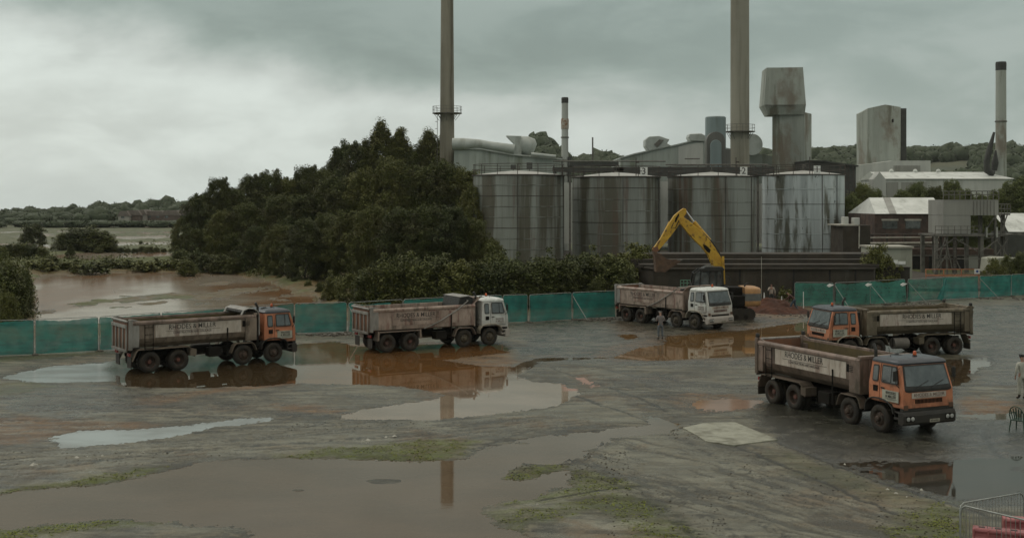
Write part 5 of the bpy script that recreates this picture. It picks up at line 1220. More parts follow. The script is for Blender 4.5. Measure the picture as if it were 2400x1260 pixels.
# far tower
t = top_thing('hopper_tower', 'weathered angular silo tower standing behind the white sheds', 'tower'); Y = 250
pl = [(ax(2027, Y), Y + 2.5), (ax(2034, Y), Y), (ax(2072, Y), Y - .8), (ax(2111, Y), Y), (ax(2111, Y), Y + 7), (ax(2030, Y), Y + 7)]
zs = [az(262, Y), az(254, Y), az(246, Y), az(251, Y), az(251, Y), az(262, Y)]
n = len(pl); MB().add([(x, y, 0) for x, y in pl] + [(x, y, z) for (x, y), z in zip(pl, zs)], [tuple(range(n))[::-1], tuple(range(n, 2 * n))] + [(k, (k + 1) % n, n + (k + 1) % n, n + k) for k in range(n)]).build('shaft', M['conc'], t)
MB().box((ax(2091, Y - .6), Y - .75, az(287, Y)), (ax(2094, Y - .6), Y - .40, az(280, Y))).build('opening', M['void'], t)
o = MB().box((ax(2112, Y + 3), Y + 3, 0), (ax(2124.5, Y + 3), Y + 9, az(254, Y + 3))).build('dark_slab', M['clad_dark']); tag(o, 'narrow dark slab wall against the right side of the angular silo tower', 'wall')
# white sheds on the right
t = top_thing('white_shed', 'tall white flat roofed shed at the foot of the angular silo tower', 'shed'); Y = 238
MB().prism(front([(2002, 520), (2002, 388), (2085, 378), (2092, 376.5), (2181, 376.5), (2181, 520)], Y), Y, Y + 12).build('wall', M['clad_white'], t)
MB().prism(front([(2094, 402), (2094, 388), (2157, 388), (2157, 402)], Y), Y - .08, Y - .002).build('window_band', M['hopper'], t)
t = top_thing('long_shed', 'long low white shed with ridge vents below the far right chimney', 'shed'); Y = 205
zE, zR = az(419, Y), az(403, Y + 7); xl, xr_ = ax(2074, Y), ax(2374, Y)
MB().box((xl, Y, 0), (xr_, Y + 14, zE)).build('wall', M['clad_white'], t)
MB().add([(xl - .3, Y - .3, zE), (xr_ + .3, Y - .3, zE), (xr_ - 2.2, Y + 7, zR), (xl - .5, Y + 7, zR), (xl - .3, Y + 14.3, zE), (xr_ + .3, Y + 14.3, zE)], [(0, 1, 2, 3), (3, 2, 5, 4), (0, 3, 4), (1, 5, 2)]).build('roof', M['roof_white_sheet'], t)
for a, b in ((2077, 2105), (2112, 2145), (2150, 2172), (2212, 2236)): MB().box((ax(a, Y), Y - .08, 5), (ax(b, Y), Y - .002, az(427, Y))).build('window', M['hopper'], t)
for px in (2089, 2145, 2199): 
    MB().lathe([(.42, 0), (.40, .25), (.25, .5), (0, .58)], 14, Matrix.Translation((ax(px, Y + 6.8), Y + 6.8, zR - .05))).build('ridge_vent', M['roof_white_sheet'], t, smooth=True)
o = MB().prism(front([(2046, 520), (2048, 420), (2062, 403), (2076, 420), (2076, 520)], 203), 203, 206).build('gable_annex', M['clad_white']); tag(o, 'narrow white gable end at the left of the long low shed', 'shed')
t = top_thing('dark_roof_hall', 'dark roofed low hall behind tank 1 and the block tower', 'building'); Y = 192
MB().prism(front([(1895, 520), (1895, 378), (1925, 378), (2006, 390), (2006, 520)], Y), Y, Y + 15).build('wall', M['clad_dark'], t)
MB().prism(front([(1893, 378), (1893, 375.5), (1925, 376), (2010, 387.5), (2010, 391), (1925, 379)], Y), Y - .5, Y + 15).build('roof', M['clad_dark'], t)
t = top_thing('pipe_gantry', 'low dark pipe gantry running behind the tank tops', 'gantry'); Y = 178
MB().box((ax(1296, Y), Y, az(402, Y)), (ax(1462, Y), Y + 3, az(392, Y))).box((ax(1335, Y), Y, az(389, Y)), (ax(1450, Y), Y + 3, az(380, Y))).box((ax(1440, Y), Y, az(412, Y)), (ax(1815, Y), Y + 3, az(391, Y))).build('girder', M['clad_dark'], t)
m_ = MB()
for px in range(1300, 1816, 34): m_.box((ax(px, Y), Y + .5, 0), (ax(px, Y) + .3, Y + .8, az(395, Y)))
m_.build('support', M['steel'], t)
m_ = MB()
for a, b, py in ((1296, 1560, 378), (1560, 1800, 386), (1605, 1640, 372)): m_.tube([at(a, py, Y), at(b, py, Y)], .10, 8)
m_.build('pipe', M['steel'], t)
o = MB().box((ax(1538, 186), 186, 2), (ax(1585, 186), 190, az(425, 186))).build('pale_hut', M['clad_white']); tag(o, 'pale hut glimpsed in the gap between tanks 3 and 2', 'hut')
o = MB().box((ax(1318, 186), 186, 2), (ax(1345, 186), 190, az(428, 186))).build('pale_hut', M['clad_white']); tag(o, 'pale hut glimpsed in the gap left of tank 3', 'hut')
o = MB().box((ax(1784, 186), 186, 2), (ax(1800, 186), 190, az(430, 186))).build('pale_hut', M['clad_white']); tag(o, 'pale hut glimpsed in the narrow gap left of tank 1', 'hut')
# dark store beside tank 1
t = top_thing('dark_store', 'dark block store with a white roof rail right of tank 1', 'building'); Y = 130
MB().box((ax(1976, Y), Y, 0), (ax(2040, Y), Y + 5, az(528, Y))).build('wall', M['conc_dark'], t)
MB().box((ax(1968, Y), Y - .1, az(529, Y)), (ax(2012, Y), Y + 5, az(526, Y))).build('roof_edge', M['pale_pipe'], t)
MB().bar(at(2014, 529, Y - .15), at(2013, 582, Y - .15), .12).build('downpipe', M['pale_pipe'], t)
o = MB().box((ax(1977, 132), 132, az(527, 132)), (ax(1989, 132), 133, az(508, 132))).build('roof_tank', M['clad_white'], None, bevel=.05); tag(o, 'small white tank on the dark store roof next to tank 1', 'tank', 'white tanks on the dark store roof')
o = MB().box((ax(2001, 132), 132, az(527, 132)), (ax(2015, 132), 133, az(510, 132))).build('roof_tank', M['clad_white'], None, bevel=.05); tag(o, 'small white tank on the dark store roof, right of the lattice ladder', 'tank', 'white tanks on the dark store roof')
# brick works with white corrugated roof
t = top_thing('brick_workshop', 'dark brick workshop with a white corrugated roof', 'building'); Y = 152
xl, xr_ = ax(2050, Y), ax(2216, Y); zE, zR = az(501, Y), az(463, Y + 6)
MB().box((xl, Y, 0), (xr_, Y + 12, zE)).build('wall', M['brick'], t)
ro = MB().add([(xl, Y - .3, zE), (xr_, Y - .3, zE), (xr_ + .6, Y + 6, zR), (xl + 1.1, Y + 6, zR), (xl, Y + 12, zE), (xr_, Y + 12, zE)], [(0, 1, 2, 3), (3, 2, 5, 4), (0, 3, 4), (1, 5, 2)]).build('roof', M['roof_white_sheet'], t)
def roofpt(px, f): return (ax(px, Y) + f * 1.15, Y - .3 + f * 6.3, zE + (zR - zE) * f + .03)
MB().add([roofpt(2083, 0), roofpt(2100, 0), roofpt(2100, .99), roofpt(2083, .99)], [(0, 1, 2, 3)]).build('roof_sheet', M['hopper'], t)
for a, b in ((2068, 2103), (2122, 2157), (2178, 2212)):
    wn = MB().box((ax(a, Y), Y - .05, az(536, Y)), (ax(b, Y), Y - .002, az(517, Y))).build('window', M['glass'], t)
    MB().box((ax(a - 2, Y), Y - .12, az(517, Y)), (ax(b + 2, Y), Y - .003, az(513, Y))).build('lintel', M['pale_pipe'], wn)
t = top_thing('pipe_rack', 'pale pipes on a low rack in front of the brick workshop', 'pipes'); Y = 146
for py, r_, mt in ((570, .13, 'pale_pipe'), (557, .08, 'pale_pipe'), (577, .12, 'steel'), (549, .06, 'rail')): sm(MB().tube([at(2036, py, Y), at(2200, py - 1, Y)], r_, 8).build('pipe', M[mt], t))
for px in (2042, 2078, 2120, 2160, 2195): MB().box((ax(px, Y), Y + .2, 0), (ax(px, Y) + .25, Y + .4, az(547, Y))).build('support', M['rail'], t)
t = top_thing('low_brick_range', 'low dark brick range with open doorways under the hopper frame', 'building'); Y = 148.5
MB().box((ax(2128, Y), Y, 0), (ax(2330, Y), Y + 3, az(583, Y))).build('wall', M['brick'], t)
for a, b in ((2139, 2164), (2177, 2205), (2232, 2262)): MB().box((ax(a, Y), Y - .05, 0), (ax(b, Y), Y - .002, az(600, Y))).build('doorway', M['void'], t)
MB().box((ax(2268, Y), Y - .06, .2), (ax(2298, Y), Y - .002, az(600, Y))).build('grey_door', M['hopper'], t)
MB().box((ax(2128, Y), Y - .12, az(600, Y)), (ax(2330, Y), Y - .07, az(597, Y))).build('lintel', M['steel'], t)
# hopper on its frame
t = top_thing('hopper_house', 'grey hopper house raised on a steel frame beside the brick workshop', 'hopper'); Y = 138
g1 = MB().box((ax(2211, Y), Y, az(548, Y)), (ax(2275, Y), Y + 5, az(505, Y))).box((ax(2211, Y), Y, az(504.4, Y)), (ax(2340, Y), Y + 5, az(468, Y))).build('casing', M['hopper'], t)
m_ = MB()
for py in (448, 456): m_.bar(at(2211, py, Y - .2), at(2340, py, Y - .2), .10)
for px in range(2211, 2342, 13): m_.bar(at(px, 448, Y - .2), at(px, 468, Y - .2), .09)
for px in (2282, 2290, 2298, 2306, 2314, 2322, 2330): m_.bar(at(px, 470, Y - .1), at(px, 505, Y - .1), .05)
m_.build('railing', M['steel'], t)
m_ = MB()
for px in (2190, 2216, 2234, 2296): 
    for yy in (Y - .5, Y + 4): m_.bar((ax(px, Y), yy, 0), (ax(px, Y), yy, az(550, Y)), .34 if px in (2190, 2296) else .2)
for a, b in (((2190, 592), (2237, 558)), ((2237, 558), (2290, 588)), ((2215, 556), (2193, 640)), ((2190, 606), (2296, 606)), ((2320, 556), (2303, 632)), ((2296, 592), (2340, 560))): m_.bar(at(*a, Y - .7), at(*b, Y - .7), .14)
m_.build('leg', M['steel'], t) if False else None
for k, (px, w_) in enumerate(((2190, .4), (2216, .2), (2234, .2), (2296, .4))):
    for yy in (Y - .5, Y + 4): MB().bar((ax(px, Y), yy, 0), (ax(px, Y), yy, az(550, Y)), w_).build('leg', M['steel'], t)
m_ = MB()
for a, b in (((2190, 592), (2237, 558)), ((2237, 558), (2290, 588)), ((2215, 556), (2193, 640)), ((2190, 606), (2296, 606)), ((2296, 592), (2340, 560)), ((2255, 640), (2237, 600)), ((2216, 560), (2234, 640)), ((2190, 640), (2216, 600))): m_.bar(at(*a, Y - .8), at(*b, Y - .8), .12)
m_.build('bracing', M['steel'], t)
MB().box((ax(2186, Y), Y - .9, az(553, Y)), (ax(2302, Y), Y + 5, az(549, Y))).build('deck', M['steel'], t)
m_ = MB()
for px in range(2192, 2302, 15): m_.bar(at(px, 549, Y - .85), at(px, 529, Y - .85), .06)
for py in (530, 539): m_.bar(at(2192, py, Y - .85), at(2300, py, Y - .85), .06)
m_.build('deck_railing', M['steel'], t)
m_ = MB()
for px in (2234, 2242): m_.bar(at(px, 553, Y - 1), at(px, 640, Y - 1), .07)
for k in range(14): m_.bar(at(2234, 556 + k * 6, Y - 1), at(2242, 556 + k * 6, Y - 1), .05)
m_.build('ladder', M['rail'], t)
t = top_thing('conveyor_gantry', 'dark steel gantry with railings right of the hopper house', 'gantry'); Y = 141
MB().box((ax(2262, Y), Y, az(504, Y)), (ax(2368, Y), Y + 3, az(500, Y))).box((ax(2290, Y), Y, az(552, Y)), (ax(2400, Y), Y + 3, az(548, Y))).build('deck', M['steel'], t)
for px in (2305, 2318, 2334, 2362, 2366): MB().bar((ax(px, Y), Y + .2 + (px % 3), 0), (ax(px, Y), Y + .2 + (px % 3), az(500, Y)), .26 if px != 2318 else .14).build('leg', M['steel'], t)
m_ = MB()
for a, b in (((2340, 478), (2367, 478)), ((2340, 489), (2367, 489)), ((2340, 500), (2362, 545)), ((2362, 500), (2345, 548)), ((2305, 548), (2330, 510)), ((2334, 560), (2362, 600)), ((2300, 560), (2425, 540)), ((2334, 600), (2362, 560))): m_.bar(at(*a, Y - .1), at(*b, Y - .1), .11)
for px in range(2340, 2369, 7): m_.bar(at(px, 478, Y - .1), at(px, 500, Y - .1), .07)
m_.build('bracing', M['steel'], t)
for px in (2312, 2336): MB().bar(at(px, 532, Y - .3), at(px, 556, Y - .3), .2).build('white_drum', M['clad_white'], t)
t = top_thing('far_right_shed', 'white roofed shed cut by the right edge of the photo', 'shed'); Y = 150
MB().add([(ax(2364, Y), Y, az(543, Y)), (ax(2520, Y), Y, az(543, Y)), (ax(2520, Y), Y + 6, az(500, Y + 6)), (ax(2370, Y), Y + 6, az(499, Y + 6))], [(0, 1, 2, 3)]).build('roof', M['roof_white_sheet'], t)
MB().box((ax(2364, Y), Y + .3, 0), (ax(2520, Y), Y + 5.5, az(544, Y))).build('wall', M['clad_dark'], t)
o = MB().prism(front([(2322, 640), (2326, 606), (2345, 603), (2384, 604), (2395, 612), (2398, 640)], 122), 122, 125).build('rubble_mound', M['shed'], None, bevel=.1); tag(o, 'pale rubble mound behind the green fence at the right', 'mound')
# small pale shed
t = top_thing('site_hut', 'small pale site hut with one dark window beside the retaining wall', 'hut'); Y = 118
MB().box((ax(2046, Y), Y, 0), (ax(2138, Y), Y + 4, az(581, Y))).build('wall', M['shed'], t)
MB().box((ax(2043, Y), Y - .25, az(581, Y)), (ax(2140, Y), Y + 4.2, az(577, Y))).build('roof', M['pale_pipe'], t)
MB().box((ax(2072, Y), Y - .05, az(627, Y)), (ax(2092, Y), Y - .002, az(607, Y))).build('window', M['void'], t)
MB().box((ax(2105, Y), Y - .06, az(619, Y)), (ax(2122, Y), Y - .003, az(612, Y))).build('sign', M['white_board'], t)
MB().box((ax(2095, Y), Y - .06, az(618, Y)), (ax(2104, Y), Y - .003, az(609, Y))).build('notice', M['white_board'], t)
o = MB().box((31.7, 103.5, 0), (ax(2128, 104), 104.2, 2.78)).box((31.7, 103.4, 2.781), (ax(2129, 104), 104.3, 2.86)).build('low_wall', M['conc_dark']); tag(o, 'low dark concrete wall end in front of the site hut', 'wall')

# ---------------------------------------------------------------- site fences
M['galv'] = worn('galvanised tube', (.30, .32, .30), (.22, .23, .21), 4, rough=.4, metal=.3, bump=0)
M['block'] = worn('dirty fence foot', (.12, .11, .09), (.07, .065, .05), 5, rough=.85)
def net_mat(name, a, b, alpha):
    m, t, bs = new_mat(name)
    co = t.new('ShaderNodeTexCoord').outputs['Object']
    oi = t.new('ShaderNodeObjectInfo').outputs['Random']
    c = t.mix(t.ramp(t.noise(t.mapping(co, (.8, 1, 3)), 1.3, 6, .6), .35, .65), a, b)
    c = t.mix(t.m('MULTIPLY', t.ramp(t.noise(t.mapping(co, (.5, 1, 4)), 2.6, 6, .65), .50, .70), .5), c, (.045, .065, .055))
    c = t.mix(t.m('MULTIPLY', oi, .3), c, (.03, .085, .07))
    t.put(bs.inputs['Base Color'], c); bs.inputs['Roughness'].default_value = .6
    tr = t.new('ShaderNodeBsdfTransparent'); mx = t.new('ShaderNodeMixShader'); out = [n for n in t.n if n.type == 'OUTPUT_MATERIAL'][0]
    t.put(mx.inputs[0], t.ramp(t.noise(t.mapping(co, (1, 1, 1)), 1.1, 4), .35, .65, alpha - .12, alpha + .05)); t.put(mx.inputs[1], tr.outputs[0]); t.put(mx.inputs[2], bs.outputs[0]); t.put(out.inputs[0], mx.outputs[0])
    return m
M['net'] = net_mat('teal debris netting', (.022, .235, .195), (.016, .16, .14), .86)
M['net_thin'] = net_mat('thin green debris netting', (.05, .27, .20), (.035, .18, .14), .78)
_fp = [0]
def fence_panel(A, B, label, thin=False, prop=None, sag=0.0, lean=0.0, group='green netted site fence panels', zb=.06, ht=1.95, hole=None):
    _fp[0] += 1; g = random.Random(_fp[0])
    A = Vector((*A, 0)); B = Vector((*B, 0)); d = B - A; Lh_ = d.length; a = math.atan2(d.y, d.x)
    t = empty('fence_panel', A, a, label, 'fence panel', group); t.rotation_euler[0] = lean
    fr = MB(); r = .022; w_ = Lh_ - .06; z1 = zb + ht
    P = [(.03, 0, zb), (.03, 0, z1 - .15), (.07, 0, z1 - .04), (.18, 0, z1)] + [(w_ - .15, 0, z1), (w_ - .04, 0, z1 - .04), (w_, 0, z1 - .15), (w_, 0, zb)]
    fr.tube(P, r, 6); fr.tube([(.03, 0, zb + .12), (w_, 0, zb + .12)], r * .8, 5); fr.build('frame', M['galv'], t)
    # netting with folds and a sagging top edge
    nx, nz = 22, 8; vs = []; fs = []
    ph = g.uniform(0, 6)
    for j in range(nz + 1):
        for i in range(nx + 1):
            u, v = i / nx, j / nz; wr = math.sin(ph * 3 + u * 33) * .012
            top = z1 - .05 - sag * math.sin(PI * u) ** 2 * (.6 + .4 * math.sin(ph + 5 * u)) - (.015 * math.sin(u * 40 + ph))
            vs.append((.05 + (w_ - .07) * u, -.03 - .05 * math.sin(PI * v) * (math.sin(ph + u * 9) + .6 * math.sin(u * 21 + v * 4)) - wr - .02 * math.sin(v * 26 + u * 5 + ph) , zb + .03 + (top - zb - .03) * v))
    for j in range(nz):
        for i in range(nx):
            if hole and hole[0] < i / nx < hole[1] and j / nz > hole[2]: continue
            fs.append((j * (nx + 1) + i, j * (nx + 1) + i + 1, (j + 1) * (nx + 1) + i + 1, (j + 1) * (nx + 1) + i))
    MB().add(vs, fs).build('netting', M['net_thin'] if thin else M['net'], t, smooth=True)
    MB().box((-.14, -.35, .0), (.14, .35, .13)).build('foot', M['block'], t, bevel=.04)
    if prop is not None:
        MB().tube([(.05 + prop * 0, -.02, z1 - .25), (.05 + prop, -1.35, .06)], .026, 6).build('prop', M['galv'], t)
        MB().box((prop - .2, -1.7, .0), (prop + .25, -1.2, .16)).build('prop_foot', M['block'], t, bevel=.04)
    return t
def gx(px, py): return Vector(gp(px, py))
# corner points of the left run, photo positions turned to metres
LPTS = [gx(-75, 838), gx(82, 833), gx(232, 824), gx(378, 811), gx(530, 797), gx(690, 782)]
lab = ['green netted panel at the left edge of the photo', 'green netted panel between the left edge and the leftmost lorry', 'green netted panel behind the tailgate of the leftmost lorry', 'green netted panel behind the middle of the leftmost lorry', 'green netted panel behind the orange cab of the leftmost lorry']
for k in range(5): fence_panel(LPTS[k], LPTS[k + 1], lab[k], sag=.09)
MP = [gx(690, 783), gx(814, 779)]
fence_panel(MP[0], MP[1], 'flat green netted panel right of the leftmost orange cab', lean=.03)
L2 = [gx(816, 781), gx(945, 771), gx(1080, 762), gx(1178, 758), gx(1238, 756)]
fence_panel(L2[0], L2[1], 'green netted panel with collapsed netting behind the white cab lorry', sag=.55, prop=.3, hole=(.74, .98, .5))
fence_panel(L2[1], L2[2], 'green netted panel behind the raised black tarpaulin', sag=.05)
fence_panel(L2[2], L2[3], 'green netted panel behind the white cab')
fence_panel(L2[3], L2[4], 'narrow green netted panel just right of the white cab')
L3 = [gx(1240, 757), gx(1341, 750), gx(1443, 744)]
fence_panel(L3[0], L3[1], 'green netted panel below the tanks, left of the prop and rubble', sag=.05)
fence_panel(L3[1], L3[2], 'green netted panel touching the tail of the excavator side lorry', prop=.4, sag=.08)
RP = [gx(1862, 719), gx(1955, 720), gx(2040, 715), gx(2125, 709), gx(2208, 703), gx(2294, 699), gx(2370, 695), gx(2460, 690)]
lab = ['pale green netted panel beside the man with the shovel', 'second green netted panel right of the man with the shovel', 'thin green netted panel above the cab of the left facing lorry', 'green netted panel above the body of the left facing lorry', 'green netted panel carrying a small yellow warning sign', 'green netted panel with a diagonal prop near the right edge', 'green netted panel at the right edge of the photo']
for k in range(7): fence_panel(RP[k], RP[k + 1], lab[k], thin=k < 4, sag=.16 if k in (1, 2, 3) else .05, prop={0: None, 1: .3, 2: .35, 3: .9, 5: 1.0}.get(k), lean=(-.05, .03, -.07, .05, -.02, .04, 0)[k])
MB().box((0, 0, 0), (0, 0, 0)) if False else None
o = MB().tube([(*gx(2203, 705), .1), (*(gx(2218, 705)), 1.95)], [.28, .06], 8).build('loose_netting', M['net']); tag(o, 'bright green bundle of loose netting hanging between two fence panels', 'netting'); o.rotation_euler[0] = 0
sp = gx(2226, 701)
o = MB().box((sp.x - .19, sp.y - .12, 1.45), (sp.x + .19, sp.y - .10, 1.88)).build('warning_sign', worn('yellow sign', (.42, .34, .12), (.3, .25, .1), 4, rough=.5, bump=0)); tag(o, 'small faded yellow warning sign hung on the green fence', 'sign')
o2 = MB().lathe([(0, -.125), (.09, -.125), (.09, -.122)], 12, Matrix.Translation((sp.x, sp.y, 1.68)), axis='y').build('symbol', M['ink'], o)
# pale ties and stakes along the right fence
for px, py, q in ((1945, 664, 0), (2035, 662, 1), (2117, 661, 2)):
    P = gx(px, py + 57)
    o = MB().prism([(P.x - .28, 1.80), (P.x - .05, 1.95), (P.x + .30, 1.88), (P.x + .1, 1.74), (P.x - .1, 1.66)], P.y - .1, P.y - .02).build('cloth_scrap', M['white_board'], None, bevel=.02); tag(o, ['white cloth scrap tied on the fence top right of the man with the shovel', 'small pale cloth scrap tied above the left facing lorry cab', 'larger white cloth scrap tied at the thin green panel'][q], 'rag', 'cloth scraps tied on the right fence')
for k, (px, y0, y1, lb) in enumerate(((1791, 681, 712, 'tall white stake leaning on the retaining wall left of the smoking man'), (1832, 690, 714, 'short white stake between the two men by the wall'), (1883, 679, 722, 'thin white post standing in front of the pale green netting'))):
    P = gx(px, y1 + 4); h_ = (y1 - y0) * P.y / FPX
    t = empty('stake', (P.x, P.y, 0), 0, lb, 'stake', 'white stakes near the wall')
    MB().prism([(-.10 if k < 2 else -.025, 0), (.12 if k < 2 else .025, 0), (.02, h_), (-.02, h_)], -.03, .03).build('post', M['white_board'], t)
t = empty('barrier', (ax(2170, 116), 116, 0), 0, 'orange handrail barrier behind the right hand green fence', 'barrier')
for z in (2.55, 2.0, 1.9): MB().bar((0, 0, z - .6), (5.3, 0, z - .6), .07).build('rail', M['orange'], t)
for x in (0, 1.75, 3.5, 5.25): MB().bar((x, 0, 0), (x, 0, 1.98), .08).build('post', M['orange'], t)
o = MB().box((4.75, -.1, 1.5), (5.3, -.06, 1.98)).build('sign_board', M['white_board'], t); MB().lathe([(0, -.105), (.13, -.105), (.13, -.101)], 14, Matrix.Translation((5.02, 0, 1.75)), axis='y').build('symbol', worn('blue sign ink', (.03, .08, .3), None, 3, bump=0), o)

# ---------------------------------------------------------------- excavator
M['yellow'] = worn('worn yellow boom paint', (.56, .34, .030), (.45, .25, .022), 2, rough=.45, grime=((.085, .04, .016), .8, 3.2, (1, 1, .7), .54, .66), bump=.05)
M['orange_cw'] = worn('faded orange counterweight paint', (.46, .25, .10), (.36, .19, .08), 2, rough=.5, grime=((.12, .09, .06), .6, 3, (1, 1, .4), .5, .7))
M['grey_band'] = worn('grey band paint', (.13, .135, .125), (.09, .09, .085), 2, rough=.5)
M['bucket'] = worn('rusty bucket steel', (.105, .058, .030), (.07, .042, .026), 2, rough=.7, bump=.2)
M['chrome'] = worn('bright ram rod', (.6, .6, .6), (.5, .5, .5), 4, rough=.2, metal=.8, bump=0)
EY = 86.5
def ez(zx, zy, Y=EY): X, _, Z = at(1420 + zx / 3.706, 470 + zy / 3.706, Y); return (X, Z)
def ep(pts, Y=EY): return [ez(*p, Y) for p in pts]
t = empty('excavator', (0, 0, 0), 0, 'tracked excavator with a yellow arm raised over the white cab lorry', 'excavator')
bo = MB().prism(ep([(655, 215), (628, 185), (632, 150), (665, 140), (715, 172), (800, 240), (885, 325), (950, 415), (1000, 500), (1018, 580), (1012, 655), (985, 700), (940, 690), (945, 630), (918, 555), (880, 470), (820, 395), (735, 315)]), EY - .28, EY + .28).build('boom', M['yellow'], t, bevel=.04)
for s in (-1, 1):
    MB().prism(ep([(838, 380), (862, 384), (905, 425), (895, 452), (870, 440), (845, 402)]), EY + s * .30 - .025, EY + s * .30 + .025).build('boom_window', M['chassis'], bo)
    hs = [(*ez(x, y), ) for x, y in ((690, 175), (760, 235), (850, 300), (920, 370), (970, 440), (1010, 520), (1020, 600))]
    MB().tube([(p[0], EY + s * .22, p[1] + .10) for p in hs], .035, 6).build('hose', M['black'], bo)
st = MB().prism(ep([(640, 88), (672, 66), (692, 72), (700, 100), (672, 150), (640, 200), (560, 310), (505, 375), (455, 432), (420, 436), (405, 420), (418, 402), (470, 330), (535, 215), (590, 130)]), EY - .24, EY + .24).build('stick', M['yellow'], t, bevel=.03)
MB().prism(ep([(600, 150), (628, 112), (634, 122), (606, 184), (592, 188)]), EY - .27, EY - .24 + .002).build('slot', M['chassis'], st)
def seg(a, b, r, mat, name, par, Y=EY):
    A, B = ez(*a), ez(*b); o = MB().tube([(A[0], Y, A[1]), (B[0], Y, B[1])], r, 12).build(name, mat, par); smooth_by_angle(o, 50); return o
rm = seg((765, 185), (900, 345), .15, M['yellow'], 'stick_ram', t); seg((688, 82), (765, 185), .065, M['chrome'], 'ram_rod', rm)
rm = seg((560, 185), (490, 320), .12, M['yellow'], 'bucket_ram', t, EY - .0); seg((490, 320), (430, 410), .05, M['chrome'], 'ram_rod', rm)
MB().tube([(*ez(585, 190)[:1], EY - .3, ez(585, 190)[1]), (ez(560, 240)[0], EY - .34, ez(560, 240)[1]), (ez(600, 235)[0], EY - .32, ez(600, 235)[1]), (ez(630, 170)[0], EY - .3, ez(630, 170)[1])], .03, 6).build('hose', M['black'], st)
for s in (-1, 1):
    r1 = MB().bar((ez(1005, 430)[0], EY + s * .55, ez(1005, 480)[1]), (ez(1015, 690)[0], EY + s * .55, ez(1015, 720)[1]), .16).build('boom_ram', M['yellow'], t)
    MB().prism(ep([(405, 405), (445, 395), (455, 430), (430, 455), (405, 440)]), EY + s * .30 - .04, EY + s * .30 + .04).build('bucket_link', M['rust_panel'], t)
bk = MB()
bk.prism(ep([(408, 438), (422, 500), (428, 608), (440, 612), (440, 510), (430, 440)]), EY - .62, EY + .62)
bk.prism(ep([(428, 600), (500, 606), (505, 618), (428, 616)]), EY - .62, EY + .62)
bk.prism(ep([(498, 606), (632, 516), (640, 524), (505, 618)]), EY - .62, EY + .62)
for s in (-1, 1): bk.prism(ep([(412, 440), (470, 460), (520, 508), (632, 516), (500, 612), (430, 612)]), EY + s * .62 - .03, EY + s * .62 + .03)
bko = bk.build('bucket', M['bucket'], t)
for k in range(5):
    X, Z = ez(634, 516); y = EY - .55 + k * .27; MB().prism([(X - .05, Z - .06), (X + .22, Z + .04), (X - .05, Z + .07)], y - .06, y + .06).build('tooth', M['steel'], bko)
MB().prism(ep([(432, 505), (470, 470), (520, 500), (600, 520), (500, 600), (436, 604)]), EY - .55, EY + .55).build('soil_load', worn('wet soil', (.05, .035, .02), (.035, .025, .016), 3, rough=.95, bump=.5, bscale=6), bko, bevel=.05)
# upper works
cy0, cy1 = EY - 1.35, EY - .35
m_ = MB(); fr_ = [(728, 735), (745, 625), (800, 585), (985, 588), (990, 735)]
for y in (cy0, cy1):
    P = ep(fr_)
    for i in range(4): m_.bar((P[i][0], y, P[i][1]), (P[i + 1][0], y, P[i + 1][1]), .11)
    for zx in (800, 880, 940): a, b = ez(zx, 590), ez(zx - 8, 735); m_.bar((a[0], y, a[1]), (b[0], y, b[1]), .09)
for p in ep(fr_): m_.bar((p[0], cy0, p[1]), (p[0], cy1, p[1]), .10)
cabo = m_.build('operator_cab', M['black'], t)
P = ep([(740, 735), (757, 632), (805, 597), (978, 600), (983, 735)]); MB().prism(P, cy0 + .04, cy1 - .04).build('pane', M['glass'], cabo)
MB().prism(ep([(795, 590), (840, 566), (985, 566), (1000, 590), (985, 604), (800, 604)]), cy0 - .15, cy1 + .1).build('cab_roof', M['black'], cabo, bevel=.04)
smooth_by_angle(MB().lathe([(0, .0), (.36, 0), (.36, .07), (.25, .10), (0, .10)], 18, Matrix.Translation((ez(880, 570)[0], EY - .8, ez(880, 568)[1]))).build('roof_hatch', M['grey_band'], cabo), 40)
gq = MB()
for zx in (628, 655, 685, 712): a, b = ez(zx, 680), ez(zx, 745); gq.bar((a[0], EY - 1.2, a[1]), (b[0], EY - 1.2, b[1]), .05)
for zy in (680, 705, 735): a, b = ez(628, zy), ez(712, zy); gq.bar((a[0], EY - 1.2, a[1]), (b[0], EY - 1.2, b[1]), .05)
gq.build('guard_rail', worn('pale green rail', (.12, .25, .17), None, 3, bump=0), t)
x0, x1 = ez(1060, 0)[0], ez(1325, 0)[0]; zt, zb_ = ez(0, 745)[1], ez(0, 905)[1]
def cwring(z, ins):
    a, b = x1 - ins, EY
    return [(x0 + 1.0, b - 1.35 + ins, z)] + [(a - .55 + .55 * math.sin(R(q)), b - .85 - .5 * math.cos(R(q)) + ins * .5, z) for q in (0, 22, 45, 67, 90)] + [(a - .55 + .55 * math.cos(R(q)), b + .85 + .5 * math.sin(R(q)) - ins * .5, z) for q in (0, 22, 45, 67, 90)] + [(x0 + 1.0, b + 1.35 - ins, z)]
cw = MB().loft([cwring(zb_, .12), cwring(zb_ + .12, 0), cwring(zb_ + .40, 0)]).build('counterweight', M['orange_cw'], t); smooth_by_angle(cw, 50)
c2 = MB().loft([cwring(zb_ + .401, -.01), cwring(zb_ + .92, -.01)]).build('band', M['grey_band'], cw); smooth_by_angle(c2, 50)
c3 = MB().loft([cwring(zb_ + .921, 0), cwring(zt - .15, 0), cwring(zt - .03, .08), cwring(zt, .22)]).build('top_cover', M['orange_cw'], cw); smooth_by_angle(c3, 50)
MB().box((ez(700, 0)[0], EY - 1.3, zb_ + .05), (x0 + 1.0, EY + 1.3, zb_ + .75)).box((ez(1010, 0)[0], EY - .3, zb_ + .752), (x0 + 1.02, EY + 1.3, zt - .05)).build('engine_deck', M['chassis'], t, bevel=.05)
